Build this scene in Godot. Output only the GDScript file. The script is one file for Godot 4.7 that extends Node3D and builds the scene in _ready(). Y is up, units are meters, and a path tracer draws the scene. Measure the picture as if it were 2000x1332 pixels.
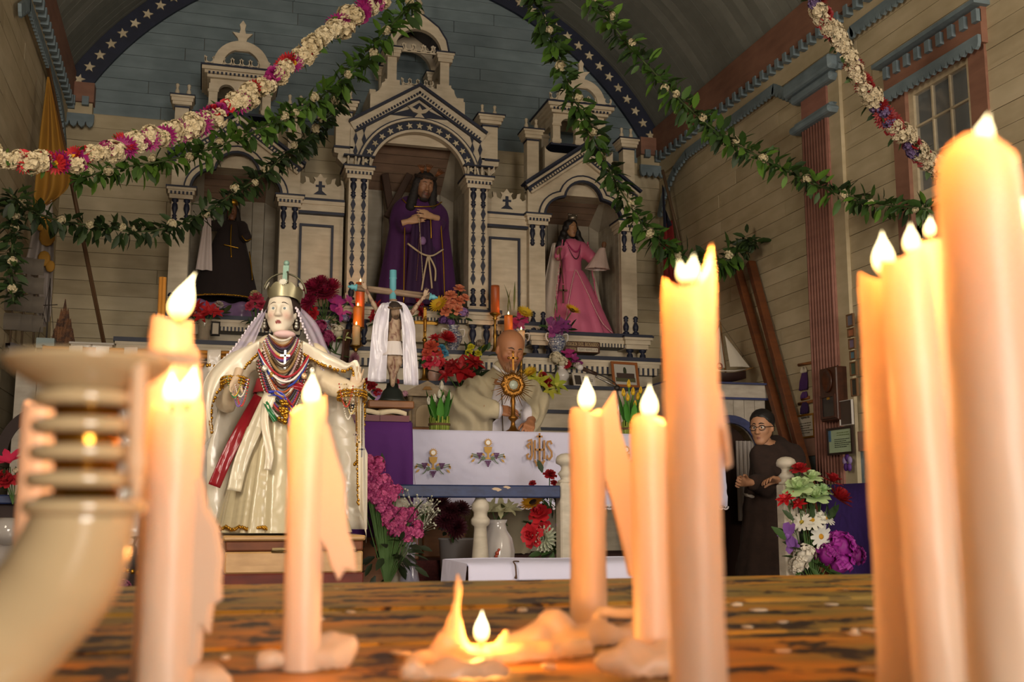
extends Node3D
# A small wooden church: altarpiece, statues, a priest at the altar, and votive candles on a table close to the lens.
const EYE := 1.0
const WALL_L := -1.18
const WALL_R := 3.93
const WALL_B := -9.0
const VAULT := Vector2(1.375, 2.97)
const VAULT_R := 2.93
var mats := {}
var taken := {}
var lib := {}
var rng := RandomNumberGenerator.new()
var fwd: Vector3
var right: Vector3
var up: Vector3

# ---------- placing: where a sight line meets a plane of the room ----------
func sight(px: float, py: float) -> Vector3:
	return fwd + right * ((px - 1000.0) / 2150.0) - up * ((py - 666.0) / 2150.0)
func at_z(px: float, py: float, z: float) -> Vector3:
	var d := sight(px, py)
	return Vector3(0, EYE, 0) + d * (z / d.z)
func at_x(px: float, py: float, x: float) -> Vector3:
	var d := sight(px, py)
	return Vector3(0, EYE, 0) + d * (x / d.x)
func at_y(px: float, py: float, y: float) -> Vector3:
	var d := sight(px, py)
	return Vector3(0, EYE, 0) + d * ((y - EYE) / d.y)

# ---------- materials ----------
func mat(c: String, rough := 0.8, metal := 0.0) -> StandardMaterial3D:
	var key := "%s %f %f" % [c, rough, metal]
	if not mats.has(key):
		var m := StandardMaterial3D.new()
		m.albedo_color = Color(c)
		m.roughness = rough
		m.metallic = metal
		m.resource_name = "paint_" + c
		mats[key] = m
	return mats[key]
func cloth_mat(c: String, rough := 0.75, sheen := 0.4) -> StandardMaterial3D:
	var key := "cloth" + c + str(rough)
	if not mats.has(key):
		var m: StandardMaterial3D = mat(c, rough).duplicate()
		m.rim_enabled = true
		m.rim = sheen
		m.rim_tint = 0.7
		wrinkled(m, 0.22, 1.1)
		mats[key] = m
	return mats[key]
# soft creases in cloth as fine relief
func wrinkled(m: StandardMaterial3D, deep: float, scale: float) -> void:
	if not lib.has("wrinkle"):
		var im := Image.create(256, 256, false, Image.FORMAT_L8)
		var n := noise(0.022, 71, 3)
		for y in 256:
			for x in 256:
				var a := TAU * x / 256.0
				var v := n.get_noise_3d(cos(a) * 40.0, sin(a) * 40.0, absf(y - 128.0) * 0.9)
				im.set_pixel(x, y, Color.WHITE * clampf(1.0 - absf(v) * 2.2, 0.0, 1.0))
		lib["wrinkle"] = ImageTexture.create_from_image(im)
	m.heightmap_enabled = true
	m.heightmap_texture = lib["wrinkle"]
	m.heightmap_scale = deep
	m.uv1_triplanar = true
	m.uv1_scale = Vector3.ONE * scale
func petal_mat(c: String) -> StandardMaterial3D:
	var key := "petal" + c
	if not mats.has(key):
		var m := StandardMaterial3D.new()
		m.albedo_color = Color(c)
		m.roughness = 0.6
		m.backlight_enabled = true
		m.backlight = Color(c) * 0.5
		mats[key] = m
	return mats[key]
func sheer_mat(c: String, alpha: float) -> StandardMaterial3D:
	var key := "sheer" + c + str(alpha)
	if not mats.has(key):
		var m := StandardMaterial3D.new()
		m.albedo_color = Color(Color(c), alpha)
		m.transparency = BaseMaterial3D.TRANSPARENCY_ALPHA
		m.roughness = 0.9
		mats[key] = m
	return mats[key]
func glass_mat(c: String, alpha: float) -> StandardMaterial3D:
	var key := "glass" + c + str(alpha)
	if not mats.has(key):
		var m := StandardMaterial3D.new()
		m.albedo_color = Color(Color(c), alpha)
		m.transparency = BaseMaterial3D.TRANSPARENCY_ALPHA
		m.roughness = 0.05
		mats[key] = m
	return mats[key]
func noise(freq: float, seed_: int, octaves := 4, kind := FastNoiseLite.TYPE_SIMPLEX_SMOOTH) -> FastNoiseLite:
	var n := FastNoiseLite.new()
	n.noise_type = kind
	n.frequency = freq
	n.seed = seed_
	n.fractal_octaves = octaves
	return n
# paint or wood with patches and grain: two colours mixed by stretched noise, placed by world position
func worn(called: String, a: String, b: String, scale: Vector3, rough := 0.8, contrast := 1.0, stretch := 6.0, seed_ := 1) -> StandardMaterial3D:
	if mats.has(called):
		return mats[called]
	var w := 256
	var im := Image.create(w, w, false, Image.FORMAT_RGB8)
	var ca := Color(a)
	var cb := Color(b)
	var n1 := noise(0.011, seed_, 5)
	var n2 := noise(0.05, seed_ + 7, 3)
	for y in w:
		for x in w:
			var ang := TAU * x / w
			var g := n1.get_noise_3d(cos(ang) * 41.0, sin(ang) * 41.0, y * 1.0) * 0.7 + n2.get_noise_3d(cos(ang) * 41.0 / stretch, sin(ang) * 41.0 / stretch, y * 1.0) * 0.5
			var t := clampf(0.5 + g * contrast, 0.0, 1.0)
			im.set_pixel(x, y, ca.lerp(cb, t))
	var m := StandardMaterial3D.new()
	m.albedo_texture = ImageTexture.create_from_image(im)
	m.roughness = rough
	m.uv1_triplanar = true
	m.uv1_world_triplanar = true
	m.uv1_scale = scale
	m.resource_name = called
	mats[called] = m
	return m

# ---------- shapes: each adds to a SurfaceTool ----------
func tool(flat := false) -> SurfaceTool:
	var s := SurfaceTool.new()
	s.begin(Mesh.PRIMITIVE_TRIANGLES)
	s.set_smooth_group(-1 if flat else 0)
	return s
func tri(s: SurfaceTool, a: Vector3, b: Vector3, c: Vector3) -> void:
	s.add_vertex(a)
	s.add_vertex(b)
	s.add_vertex(c)
func quad(s: SurfaceTool, a: Vector3, b: Vector3, c: Vector3, d: Vector3) -> void:
	tri(s, a, b, c)
	tri(s, a, c, d)
func box(s: SurfaceTool, c: Vector3, size: Vector3, b := Basis()) -> void:
	s.set_smooth_group(-1)
	var h := size * 0.5
	var p := []
	for k in 8:
		p.append(c + b * Vector3(h.x if k & 1 else -h.x, h.y if k & 2 else -h.y, h.z if k & 4 else -h.z))
	for f in [[0, 2, 3, 1], [4, 5, 7, 6], [0, 1, 5, 4], [2, 6, 7, 3], [0, 4, 6, 2], [1, 3, 7, 5]]:
		quad(s, p[f[3]], p[f[2]], p[f[1]], p[f[0]])
	s.set_smooth_group(0)
# a box whose long edges along its axis "ax" are rounded off by r
func soft_box(s: SurfaceTool, c: Vector3, size: Vector3, r: float, b := Basis()) -> void:
	var h := size * 0.5
	var poly := PackedVector2Array()
	for q in [[1, 1, 0], [-1, 1, 90], [-1, -1, 180], [1, -1, 270]]:
		for k in 3:
			var a := deg_to_rad(q[2] + k * 45.0)
			poly.append(Vector2(q[0] * (h.x - r) + cos(a) * r, q[1] * (h.y - r) + sin(a) * r))
	var n := poly.size()
	var rings := [[-h.z, r], [-h.z + r, 0.0], [h.z - r, 0.0], [h.z, r]]
	var loops := []
	for g in rings:
		var loop := []
		for p in poly:
			loop.append(c + b * Vector3(p.x * (1.0 - g[1] / h.x), p.y * (1.0 - g[1] / h.y), g[0]))
		loops.append(loop)
	s.set_smooth_group(-1)
	for k in 3:
		for i in n:
			var j := (i + 1) % n
			quad(s, loops[k][i], loops[k + 1][i], loops[k + 1][j], loops[k][j])
	for i in range(1, n - 1):
		tri(s, loops[0][0], loops[0][i], loops[0][i + 1])
		tri(s, loops[3][0], loops[3][i + 1], loops[3][i])
	s.set_smooth_group(0)
func frame_at(d: Vector3) -> Basis:
	var u := d.cross(Vector3.UP if absf(d.y) < 0.9 * d.length() else Vector3.RIGHT).normalized()
	return Basis(u, d.normalized(), u.cross(d).normalized())
func tube(s: SurfaceTool, pts: Array, radii, n := 8, caps := true) -> void:
	var loops := []
	var u := Vector3.ZERO
	for i in pts.size():
		var d: Vector3 = (pts[mini(i + 1, pts.size() - 1)] - pts[maxi(i - 1, 0)]).normalized()
		if u == Vector3.ZERO:
			u = frame_at(d).x
		u = (u - d * u.dot(d)).normalized()
		var v := d.cross(u)
		var r: float = radii[i] if radii is Array else radii
		var loop := []
		for k in n:
			var a := TAU * k / n
			loop.append(pts[i] + (u * cos(a) + v * sin(a)) * r)
		loops.append(loop)
	for i in loops.size() - 1:
		for k in n:
			var j := (k + 1) % n
			quad(s, loops[i][k], loops[i][j], loops[i + 1][j], loops[i + 1][k])
	if caps:
		for k in range(1, n - 1):
			tri(s, loops[0][0], loops[0][k + 1], loops[0][k])
			tri(s, loops[-1][0], loops[-1][k], loops[-1][k + 1])
func lathe(s: SurfaceTool, prof: Array, n := 16, x := Transform3D(), wob = null) -> void:
	var loops := []
	for i in prof.size():
		var loop := []
		for k in n:
			var a := TAU * k / n
			var r: float = prof[i][0]
			if wob:
				r *= wob.call(a, prof[i][1])
			loop.append(x * Vector3(cos(a) * r, prof[i][1], sin(a) * r))
		loops.append(loop)
	for i in loops.size() - 1:
		for k in n:
			var j := (k + 1) % n
			quad(s, loops[i][k], loops[i][j], loops[i + 1][j], loops[i + 1][k])
	for e in [[loops[0], 1], [loops[-1], 0]]:
		for k in range(1, n - 1):
			if e[1]:
				tri(s, e[0][0], e[0][k + 1], e[0][k])
			else:
				tri(s, e[0][0], e[0][k], e[0][k + 1])
func prism(s: SurfaceTool, poly: PackedVector2Array, depth: float, x := Transform3D()) -> void:
	s.set_smooth_group(-1)
	if Geometry2D.is_polygon_clockwise(poly):
		poly = poly.duplicate()
		poly.reverse()
	var t := Geometry2D.triangulate_polygon(poly)
	var h := depth * 0.5
	for i in range(0, t.size(), 3):
		var a := poly[t[i]]
		var b := poly[t[i + 1]]
		var c := poly[t[i + 2]]
		if (b - a).cross(c - a) < 0:
			var k := b
			b = c
			c = k
		tri(s, x * Vector3(a.x, a.y, h), x * Vector3(c.x, c.y, h), x * Vector3(b.x, b.y, h))
		tri(s, x * Vector3(a.x, a.y, -h), x * Vector3(b.x, b.y, -h), x * Vector3(c.x, c.y, -h))
	for i in poly.size():
		var a := poly[i]
		var b := poly[(i + 1) % poly.size()]
		quad(s, x * Vector3(a.x, a.y, -h), x * Vector3(a.x, a.y, h), x * Vector3(b.x, b.y, h), x * Vector3(b.x, b.y, -h))
	s.set_smooth_group(0)
# a surface f(u, v) over the unit square
func sheet(s: SurfaceTool, f: Callable, nu: int, nv: int, around := false) -> void:
	var g := []
	for i in nv + 1:
		var row := []
		for k in nu + 1:
			row.append(f.call(float(k if not around else k % nu) / nu, float(i) / nv))
		g.append(row)
	for i in nv:
		for k in nu:
			s.set_uv(Vector2(float(k) / nu, float(i) / nv))
			s.add_vertex(g[i][k])
			s.set_uv(Vector2(float(k + 1) / nu, float(i) / nv))
			s.add_vertex(g[i][k + 1])
			s.set_uv(Vector2(float(k + 1) / nu, float(i + 1) / nv))
			s.add_vertex(g[i + 1][k + 1])
			s.set_uv(Vector2(float(k) / nu, float(i) / nv))
			s.add_vertex(g[i][k])
			s.set_uv(Vector2(float(k + 1) / nu, float(i + 1) / nv))
			s.add_vertex(g[i + 1][k + 1])
			s.set_uv(Vector2(float(k) / nu, float(i + 1) / nv))
			s.add_vertex(g[i + 1][k])
# the same with a back side a thickness away, so that cloth has body
func thick_sheet(s: SurfaceTool, f: Callable, nu: int, nv: int, off: Vector3) -> void:
	sheet(s, f, nu, nv)
	sheet(s, func(u, v): return f.call(1.0 - u, v) + off, nu, nv)
	for e in [[0, 1], [1, 0]]:
		for k in nv:
			var a: Vector3 = f.call(float(e[0]), float(k) / nv)
			var b: Vector3 = f.call(float(e[0]), float(k + 1) / nv)
			quad(s, a, b, b + off, a + off)
	for e in 2:
		for k in nu:
			var a: Vector3 = f.call(float(k) / nu, float(e))
			var b: Vector3 = f.call(float(k + 1) / nu, float(e))
			quad(s, a, b, b + off, a + off)
func ball(s: SurfaceTool, c: Vector3, r, n := 10, b := Basis()) -> void:
	var rr: Vector3 = r if r is Vector3 else Vector3(r, r, r)
	var m := maxi(4, n / 2 + 1)
	for i in m:
		for k in n:
			var p := []
			for q in [[i, k], [i, k + 1], [i + 1, k + 1], [i + 1, k]]:
				var t: float = PI * q[0] / m
				var a: float = TAU * (q[1] % n) / n
				p.append(c + b * (Vector3(sin(t) * cos(a), cos(t), sin(t) * sin(a)) * rr))
			if i > 0:
				tri(s, p[0], p[1], p[2])
			if i < m - 1:
				tri(s, p[0], p[2], p[3])
func star_poly(r: float, r2: float, n := 5, turn := 0.0) -> PackedVector2Array:
	var p := PackedVector2Array()
	for k in n * 2:
		var a := PI / 2 + PI * k / n + turn
		p.append(Vector2(cos(a), sin(a)) * (r if k % 2 == 0 else r2))
	return p
func arc(c: Vector2, r: float, a0: float, a1: float, n: int) -> PackedVector2Array:
	var p := PackedVector2Array()
	for k in n + 1:
		var a := deg_to_rad(lerpf(a0, a1, float(k) / n))
		p.append(c + Vector2(cos(a), sin(a)) * r)
	return p
func smooth_path(pts: Array, per := 6) -> Array:
	var out := []
	for i in pts.size() - 1:
		for k in per:
			var t := float(k) / per
			out.append((pts[i] as Vector3).cubic_interpolate(pts[i + 1], pts[maxi(i - 1, 0)], pts[mini(i + 2, pts.size() - 1)], t))
	out.append(pts[-1])
	return out

# ---------- objects ----------
func numbered(called: String) -> String:
	var n: int = taken.get(called, 0)
	taken[called] = n + 1
	return called if n == 0 else "%s_%03d" % [called, n]
func done(s: SurfaceTool, normals := true) -> ArrayMesh:
	if normals:
		s.generate_normals()
	return s.commit()
func put(m, called: String, material: Material, parent: Node3D = null, pos := Vector3.ZERO) -> MeshInstance3D:
	var o := MeshInstance3D.new()
	o.mesh = done(m) if m is SurfaceTool else m
	o.material_override = material
	o.position = pos
	o.cast_shadow = GeometryInstance3D.SHADOW_CASTING_SETTING_ON
	o.name = called if parent else numbered(called)
	(parent if parent else self).add_child(o, true)
	return o
func tag(o: Node3D, label: String, category: String, group := "") -> Node3D:
	o.set_meta("label", label)
	o.set_meta("category", category)
	if group:
		o.set_meta("group", group)
	return o
func thing(called: String, label: String, category: String, pos: Vector3, group := "") -> Node3D:
	var o := Node3D.new()
	o.name = numbered(called)
	add_child(o)
	o.position = pos
	return tag(o, label, category, group)
func structure(called: String, pos := Vector3.ZERO) -> Node3D:
	var o := Node3D.new()
	o.name = called
	add_child(o)
	o.position = pos
	o.set_meta("kind", "structure")
	return o
func stuff(o: Node3D) -> Node3D:
	o.set_meta("kind", "stuff")
	return o

func area_light(called: String, pos: Vector3, look: Vector3, size: Vector2, color: String, energy: float) -> void:
	var l := AreaLight3D.new()
	l.name = called
	l.area_size = size
	l.light_color = Color(color)
	l.light_energy = energy
	l.area_range = 30.0
	l.shadow_enabled = true
	add_child(l)
	l.look_at_from_position(pos, look, Vector3.UP if absf((look - pos).normalized().y) < 0.95 else Vector3.RIGHT)

func _ready() -> void:
	rng.seed = 20240
	var pitch := deg_to_rad(8.9083)
	var yaw := deg_to_rad(15.6581)
	fwd = Vector3(sin(yaw) * cos(pitch), sin(pitch), -cos(yaw) * cos(pitch))
	right = Vector3(cos(yaw), 0, sin(yaw))
	up = right.cross(fwd)
	var lens := CameraAttributesPhysical.new()
	lens.frustum_focal_length = 36.0
	lens.exposure_aperture = 7.5
	lens.frustum_focus_distance = 6.3
	lens.exposure_multiplier = 1.0
	var cam := Camera3D.new()
	cam.name = "camera"
	cam.attributes = lens
	add_child(cam)
	cam.look_at_from_position(Vector3(0, EYE, 0), Vector3(0, EYE, 0) + fwd)
	cam.near = 0.05
	cam.far = 100.0
	cam.fov = 34.4226
	cam.current = true
	var env := Environment.new()
	env.background_mode = Environment.BG_SKY
	var sky := Sky.new()
	var overcast := ProceduralSkyMaterial.new()
	overcast.sky_top_color = Color("c9d3de")
	overcast.sky_horizon_color = Color("dfe3e6")
	overcast.ground_horizon_color = Color("8f8f88")
	overcast.ground_bottom_color = Color("6b6a62")
	sky.sky_material = overcast
	env.sky = sky
	env.tonemap_mode = Environment.TONE_MAPPER_LINEAR
	env.tonemap_exposure = 4.9
	env.sdfgi_enabled = true
	env.ssao_enabled = true
	env.ssil_enabled = true
	var we := WorldEnvironment.new()
	we.name = "surroundings"
	we.environment = env
	add_child(we)
	# daylight through the nave windows and the open church door behind the camera
	area_light("daylight_window_north", Vector3(WALL_L + 0.06, 2.75, -2.4), Vector3(2.4, 2.6, -5.4), Vector2(0.9, 1.5), "ffecd2", 1.9)
	area_light("daylight_window_south", Vector3(WALL_R - 0.06, 2.75, -1.4), Vector3(1.2, 2.0, -5.6), Vector2(0.9, 1.5), "ffecd2", 1.5)
	area_light("daylight_door", Vector3(1.2, 1.7, 5.4), Vector3(1.4, 1.9, -6.0), Vector2(2.2, 2.6), "fff2e2", 8.4)
	build_room()
	build_wall_trim()
	build_altarpiece()
	build_sanctuary()
	build_statues()
	build_people()
	build_altar_things()
	build_right_side()
	build_left_side()
	build_garlands()
	build_candle_table()

# ---------- the room ----------
# boards of a wall: rows of planks cut to random lengths; axis "x" runs along x (back wall), "z" along z (side walls)
func plank_rows(parent: Node3D, along_z: bool, plane: float, y0: float, y1: float, h: float, a0: Callable, a1: Callable, materials: Array, long: float, holes: Array, inward: float) -> void:
	var rows := int(ceil((y1 - y0) / h))
	for r in rows:
		var yb := y0 + r * h
		var yt := minf(yb + h, y1)
		var spans := [[a0.call(yb), a1.call(yt)]]
		for hole in holes:
			if yt > hole[2] + 0.01 and yb < hole[3] - 0.01:
				var cut := []
				for sp in spans:
					if hole[0] > sp[0]:
						cut.append([sp[0], minf(sp[1], hole[0])])
					if hole[1] < sp[1]:
						cut.append([maxf(sp[0], hole[1]), sp[1]])
				spans = cut
		for sp in spans:
			var u: float = sp[0]
			var first := true
			while u < sp[1] - 0.02:
				var l: float = long * rng.randf_range(0.55, 1.25)
				if first:
					l *= rng.randf_range(0.35, 1.0)
				first = false
				var e: float = minf(sp[1], u + l)
				if sp[1] - e < 0.35:
					e = sp[1]
				var s := tool(true)
				var d := 0.02 + rng.randf_range(-0.002, 0.002)
				var size := Vector3(d, yt - yb - 0.003, e - u - 0.004) if along_z else Vector3(e - u - 0.004, yt - yb - 0.003, d)
				var c := Vector3(inward * d * 0.5, 0, 0) if along_z else Vector3(0, 0, inward * d * 0.5)
				box(s, c, size)
				var mid := (yb + yt) * 0.5
				var pos := Vector3(plane, mid, (u + e) * 0.5) if along_z else Vector3((u + e) * 0.5, mid, plane)
				put(s, "plank", materials[rng.randi() % materials.size()], parent, pos)
				u = e

func slab(parent: Node3D, called: String, lo: Vector3, hi: Vector3, material: Material) -> MeshInstance3D:
	var s := tool(true)
	box(s, Vector3.ZERO, hi - lo)
	return put(s, called, material, parent, (lo + hi) * 0.5)

func build_room() -> void:
	var cream := [worn("cream_boards", "bdae90", "a29474", Vector3(0.9, 0.9, 0.9), 0.7, 0.8, 4.0, 3), worn("cream_boards_pale", "c1b396", "a7997a", Vector3(0.8, 0.8, 0.8), 0.7, 0.8, 4.0, 5), worn("cream_boards_dull", "b7a88a", "9c8e70", Vector3(0.9, 0.9, 0.9), 0.72, 0.9, 4.0, 9)]
	var blue := [worn("blue_boards", "76858a", "5e6d72", Vector3(0.8, 0.8, 0.8), 0.7, 0.9, 4.0, 13), worn("blue_boards_dull", "707e83", "58666b", Vector3(0.7, 0.7, 0.7), 0.7, 1.0, 4.0, 17)]
	var vault_paint := [worn("vault_boards", "84867e", "6b6d66", Vector3(0.9, 0.9, 0.9), 0.75, 0.9, 4.0, 21), worn("vault_boards_dull", "7c7e76", "64665f", Vector3(0.9, 0.9, 0.9), 0.75, 0.9, 4.0, 23)]
	var gap := mat("66583f", 0.9)
	# floors: the nave, the sanctuary behind the rail, the step the altar stands on
	var floor_ := structure("floor")
	slab(floor_, "nave_floor", Vector3(WALL_L - 0.2, -0.15, -9.2), Vector3(WALL_R + 0.2, 0.0, 5.7), worn("floor_boards", "6b4a33", "4e3524", Vector3(0.7, 0.7, 0.7), 0.6))
	var carpet := worn("red_carpet", "5e2b26", "451c1a", Vector3(5, 5, 5), 0.95, 1.1, 1.0, 31)
	slab(floor_, "sanctuary_floor", Vector3(WALL_L, 0.0, WALL_B), Vector3(2.9, 0.45, -5.02), carpet)
	slab(floor_, "altar_step", Vector3(0.55, 0.45, -7.25), Vector3(2.9, 0.60, -5.75), carpet)
	slab(floor_, "altar_platform", Vector3(0.75, 0.60, -7.2), Vector3(2.9, 0.75, -5.95), carpet)
	slab(floor_, "entry_step", Vector3(0.3, 0.0, -5.02), Vector3(2.9, 0.22, -4.7), carpet)
	# back wall: cream boards below, blue-grey lunette above
	var wall := structure("wall_back")
	slab(wall, "backing", Vector3(WALL_L - 0.2, 0, WALL_B - 0.2), Vector3(WALL_R + 0.2, 6.1, WALL_B - 0.001), gap)
	plank_rows(wall, false, WALL_B, 0.42, 4.15, 0.113, func(_y): return WALL_L, func(_y): return WALL_R, cream, 2.2, [[-0.3, 3.4, 0.0, 2.6]], 1.0)
	var edge := func(y: float) -> float: return sqrt(maxf(0.02, pow(VAULT_R - 0.06, 2) - pow(y - VAULT.y, 2)))
	plank_rows(wall, false, WALL_B, 4.15, 5.84, 0.105, func(y): return VAULT.x - edge.call(y), func(y): return VAULT.x + edge.call(y), blue, 2.0, [], 1.0)
	# side walls
	var wr := structure("wall_right")
	for q in [[-9.0, -5.42, 0.0, 4.5], [-4.66, -1.85, 0.0, 4.5], [-0.95, 5.5, 0.0, 4.5], [-5.42, -4.66, 0.0, 2.1], [-5.42, -4.66, 3.5, 4.5], [-1.85, -0.95, 0.0, 2.0], [-1.85, -0.95, 3.5, 4.5]]:
		slab(wr, "backing", Vector3(WALL_R + 0.001, q[2], q[0]), Vector3(WALL_R + 0.2, q[3], q[1]), gap)
	plank_rows(wr, true, WALL_R, 1.5, 4.35, 0.113, func(_y): return -8.98, func(_y): return -1.9, cream, 2.4, [[-5.42, -4.66, 2.1, 3.5]], -1.0)
	var wl := structure("wall_left")
	for q in [[-9.0, -2.85, 0.0, 4.5], [-1.95, 5.5, 0.0, 4.5], [-2.85, -1.95, 0.0, 2.0], [-2.85, -1.95, 3.5, 4.5]]:
		slab(wl, "backing", Vector3(WALL_L - 0.2, q[2], q[0]), Vector3(WALL_L - 0.001, q[3], q[1]), gap)
	plank_rows(wl, true, WALL_L, 0.6, 4.35, 0.113, func(_y): return -8.98, func(_y): return -3.4, cream, 2.4, [], 1.0)
	var wf := structure("wall_front")
	for q in [[WALL_L - 0.2, 0.1, 0.0, 6.1], [2.3, WALL_R + 0.2, 0.0, 6.1], [0.1, 2.3, 3.0, 6.1]]:
		slab(wf, "backing", Vector3(q[0], q[2], 5.5), Vector3(q[1], q[3], 5.7), cream[0])
	# boarded vault: every board is an arch strip across the nave
	var ceil := structure("ceiling")
	var half := [[], []]
	for side in 2:
		var s := tool(true)
		var a0 := 28.0 if side == 0 else 90.0
		var n := 12
		for k in n:
			var t0 := deg_to_rad(a0 + 62.0 * k / n)
			var t1 := deg_to_rad(a0 + 62.0 * (k + 1) / n)
			var d0 := Vector3(cos(t0), sin(t0), 0)
			var d1 := Vector3(cos(t1), sin(t1), 0)
			var w := Vector3(0, 0, 0.048)
			quad(s, d0 * VAULT_R - w, d1 * VAULT_R - w, d1 * VAULT_R + w, d0 * VAULT_R + w)
			quad(s, d0 * (VAULT_R + 0.03) - w, d0 * (VAULT_R + 0.03) + w, d1 * (VAULT_R + 0.03) + w, d1 * (VAULT_R + 0.03) - w)
			quad(s, d0 * VAULT_R - w, d0 * (VAULT_R + 0.03) - w, d1 * (VAULT_R + 0.03) - w, d1 * VAULT_R - w)
			quad(s, d0 * VAULT_R + w, d1 * VAULT_R + w, d1 * (VAULT_R + 0.03) + w, d0 * (VAULT_R + 0.03) + w)
		half[side] = done(s)
	for k in 72:
		for side in 2:
			put(half[side], "board", vault_paint[rng.randi() % 2], ceil, Vector3(VAULT.x, VAULT.y + rng.randf_range(-0.0015, 0.0015), WALL_B + 0.05 + k * 0.1))
	var shell := tool()
	for k in 24:
		var t0 := deg_to_rad(25.0 + 130.0 * k / 24)
		var t1 := deg_to_rad(25.0 + 130.0 * (k + 1) / 24)
		for r in [VAULT_R + 0.032, VAULT_R + 0.2]:
			quad(shell, Vector3(cos(t0) * r, sin(t0) * r, -9.2), Vector3(cos(t1) * r, sin(t1) * r, -9.2), Vector3(cos(t1) * r, sin(t1) * r, 5.7), Vector3(cos(t0) * r, sin(t0) * r, 5.7))
	put(shell, "vault_shell", gap, ceil, Vector3(VAULT.x, VAULT.y, 0))

# a board with a toothed lower edge that follows a line; built in the plane of (along, y)
func scallop(s: SurfaceTool, pts: Array, wide: float, tooth: float, thick: float, x: Transform3D) -> void:
	for i in pts.size() - 1:
		var a: Vector2 = pts[i]
		var b: Vector2 = pts[i + 1]
		var n := maxi(1, int(round(a.distance_to(b) / tooth)))
		var d := (b - a) / n
		var down := Vector2(d.y, -d.x).normalized()
		if down.y > 0:
			down = -down
		for k in n:
			var p := a + d * k
			prism(s, PackedVector2Array([p, p + d, p + d + down * wide * 0.55, p + d * 0.85 + down * wide * 0.85, p + d * 0.5 + down * wide, p + d * 0.15 + down * wide * 0.85, p + down * wide * 0.55]), thick, x)

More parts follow.
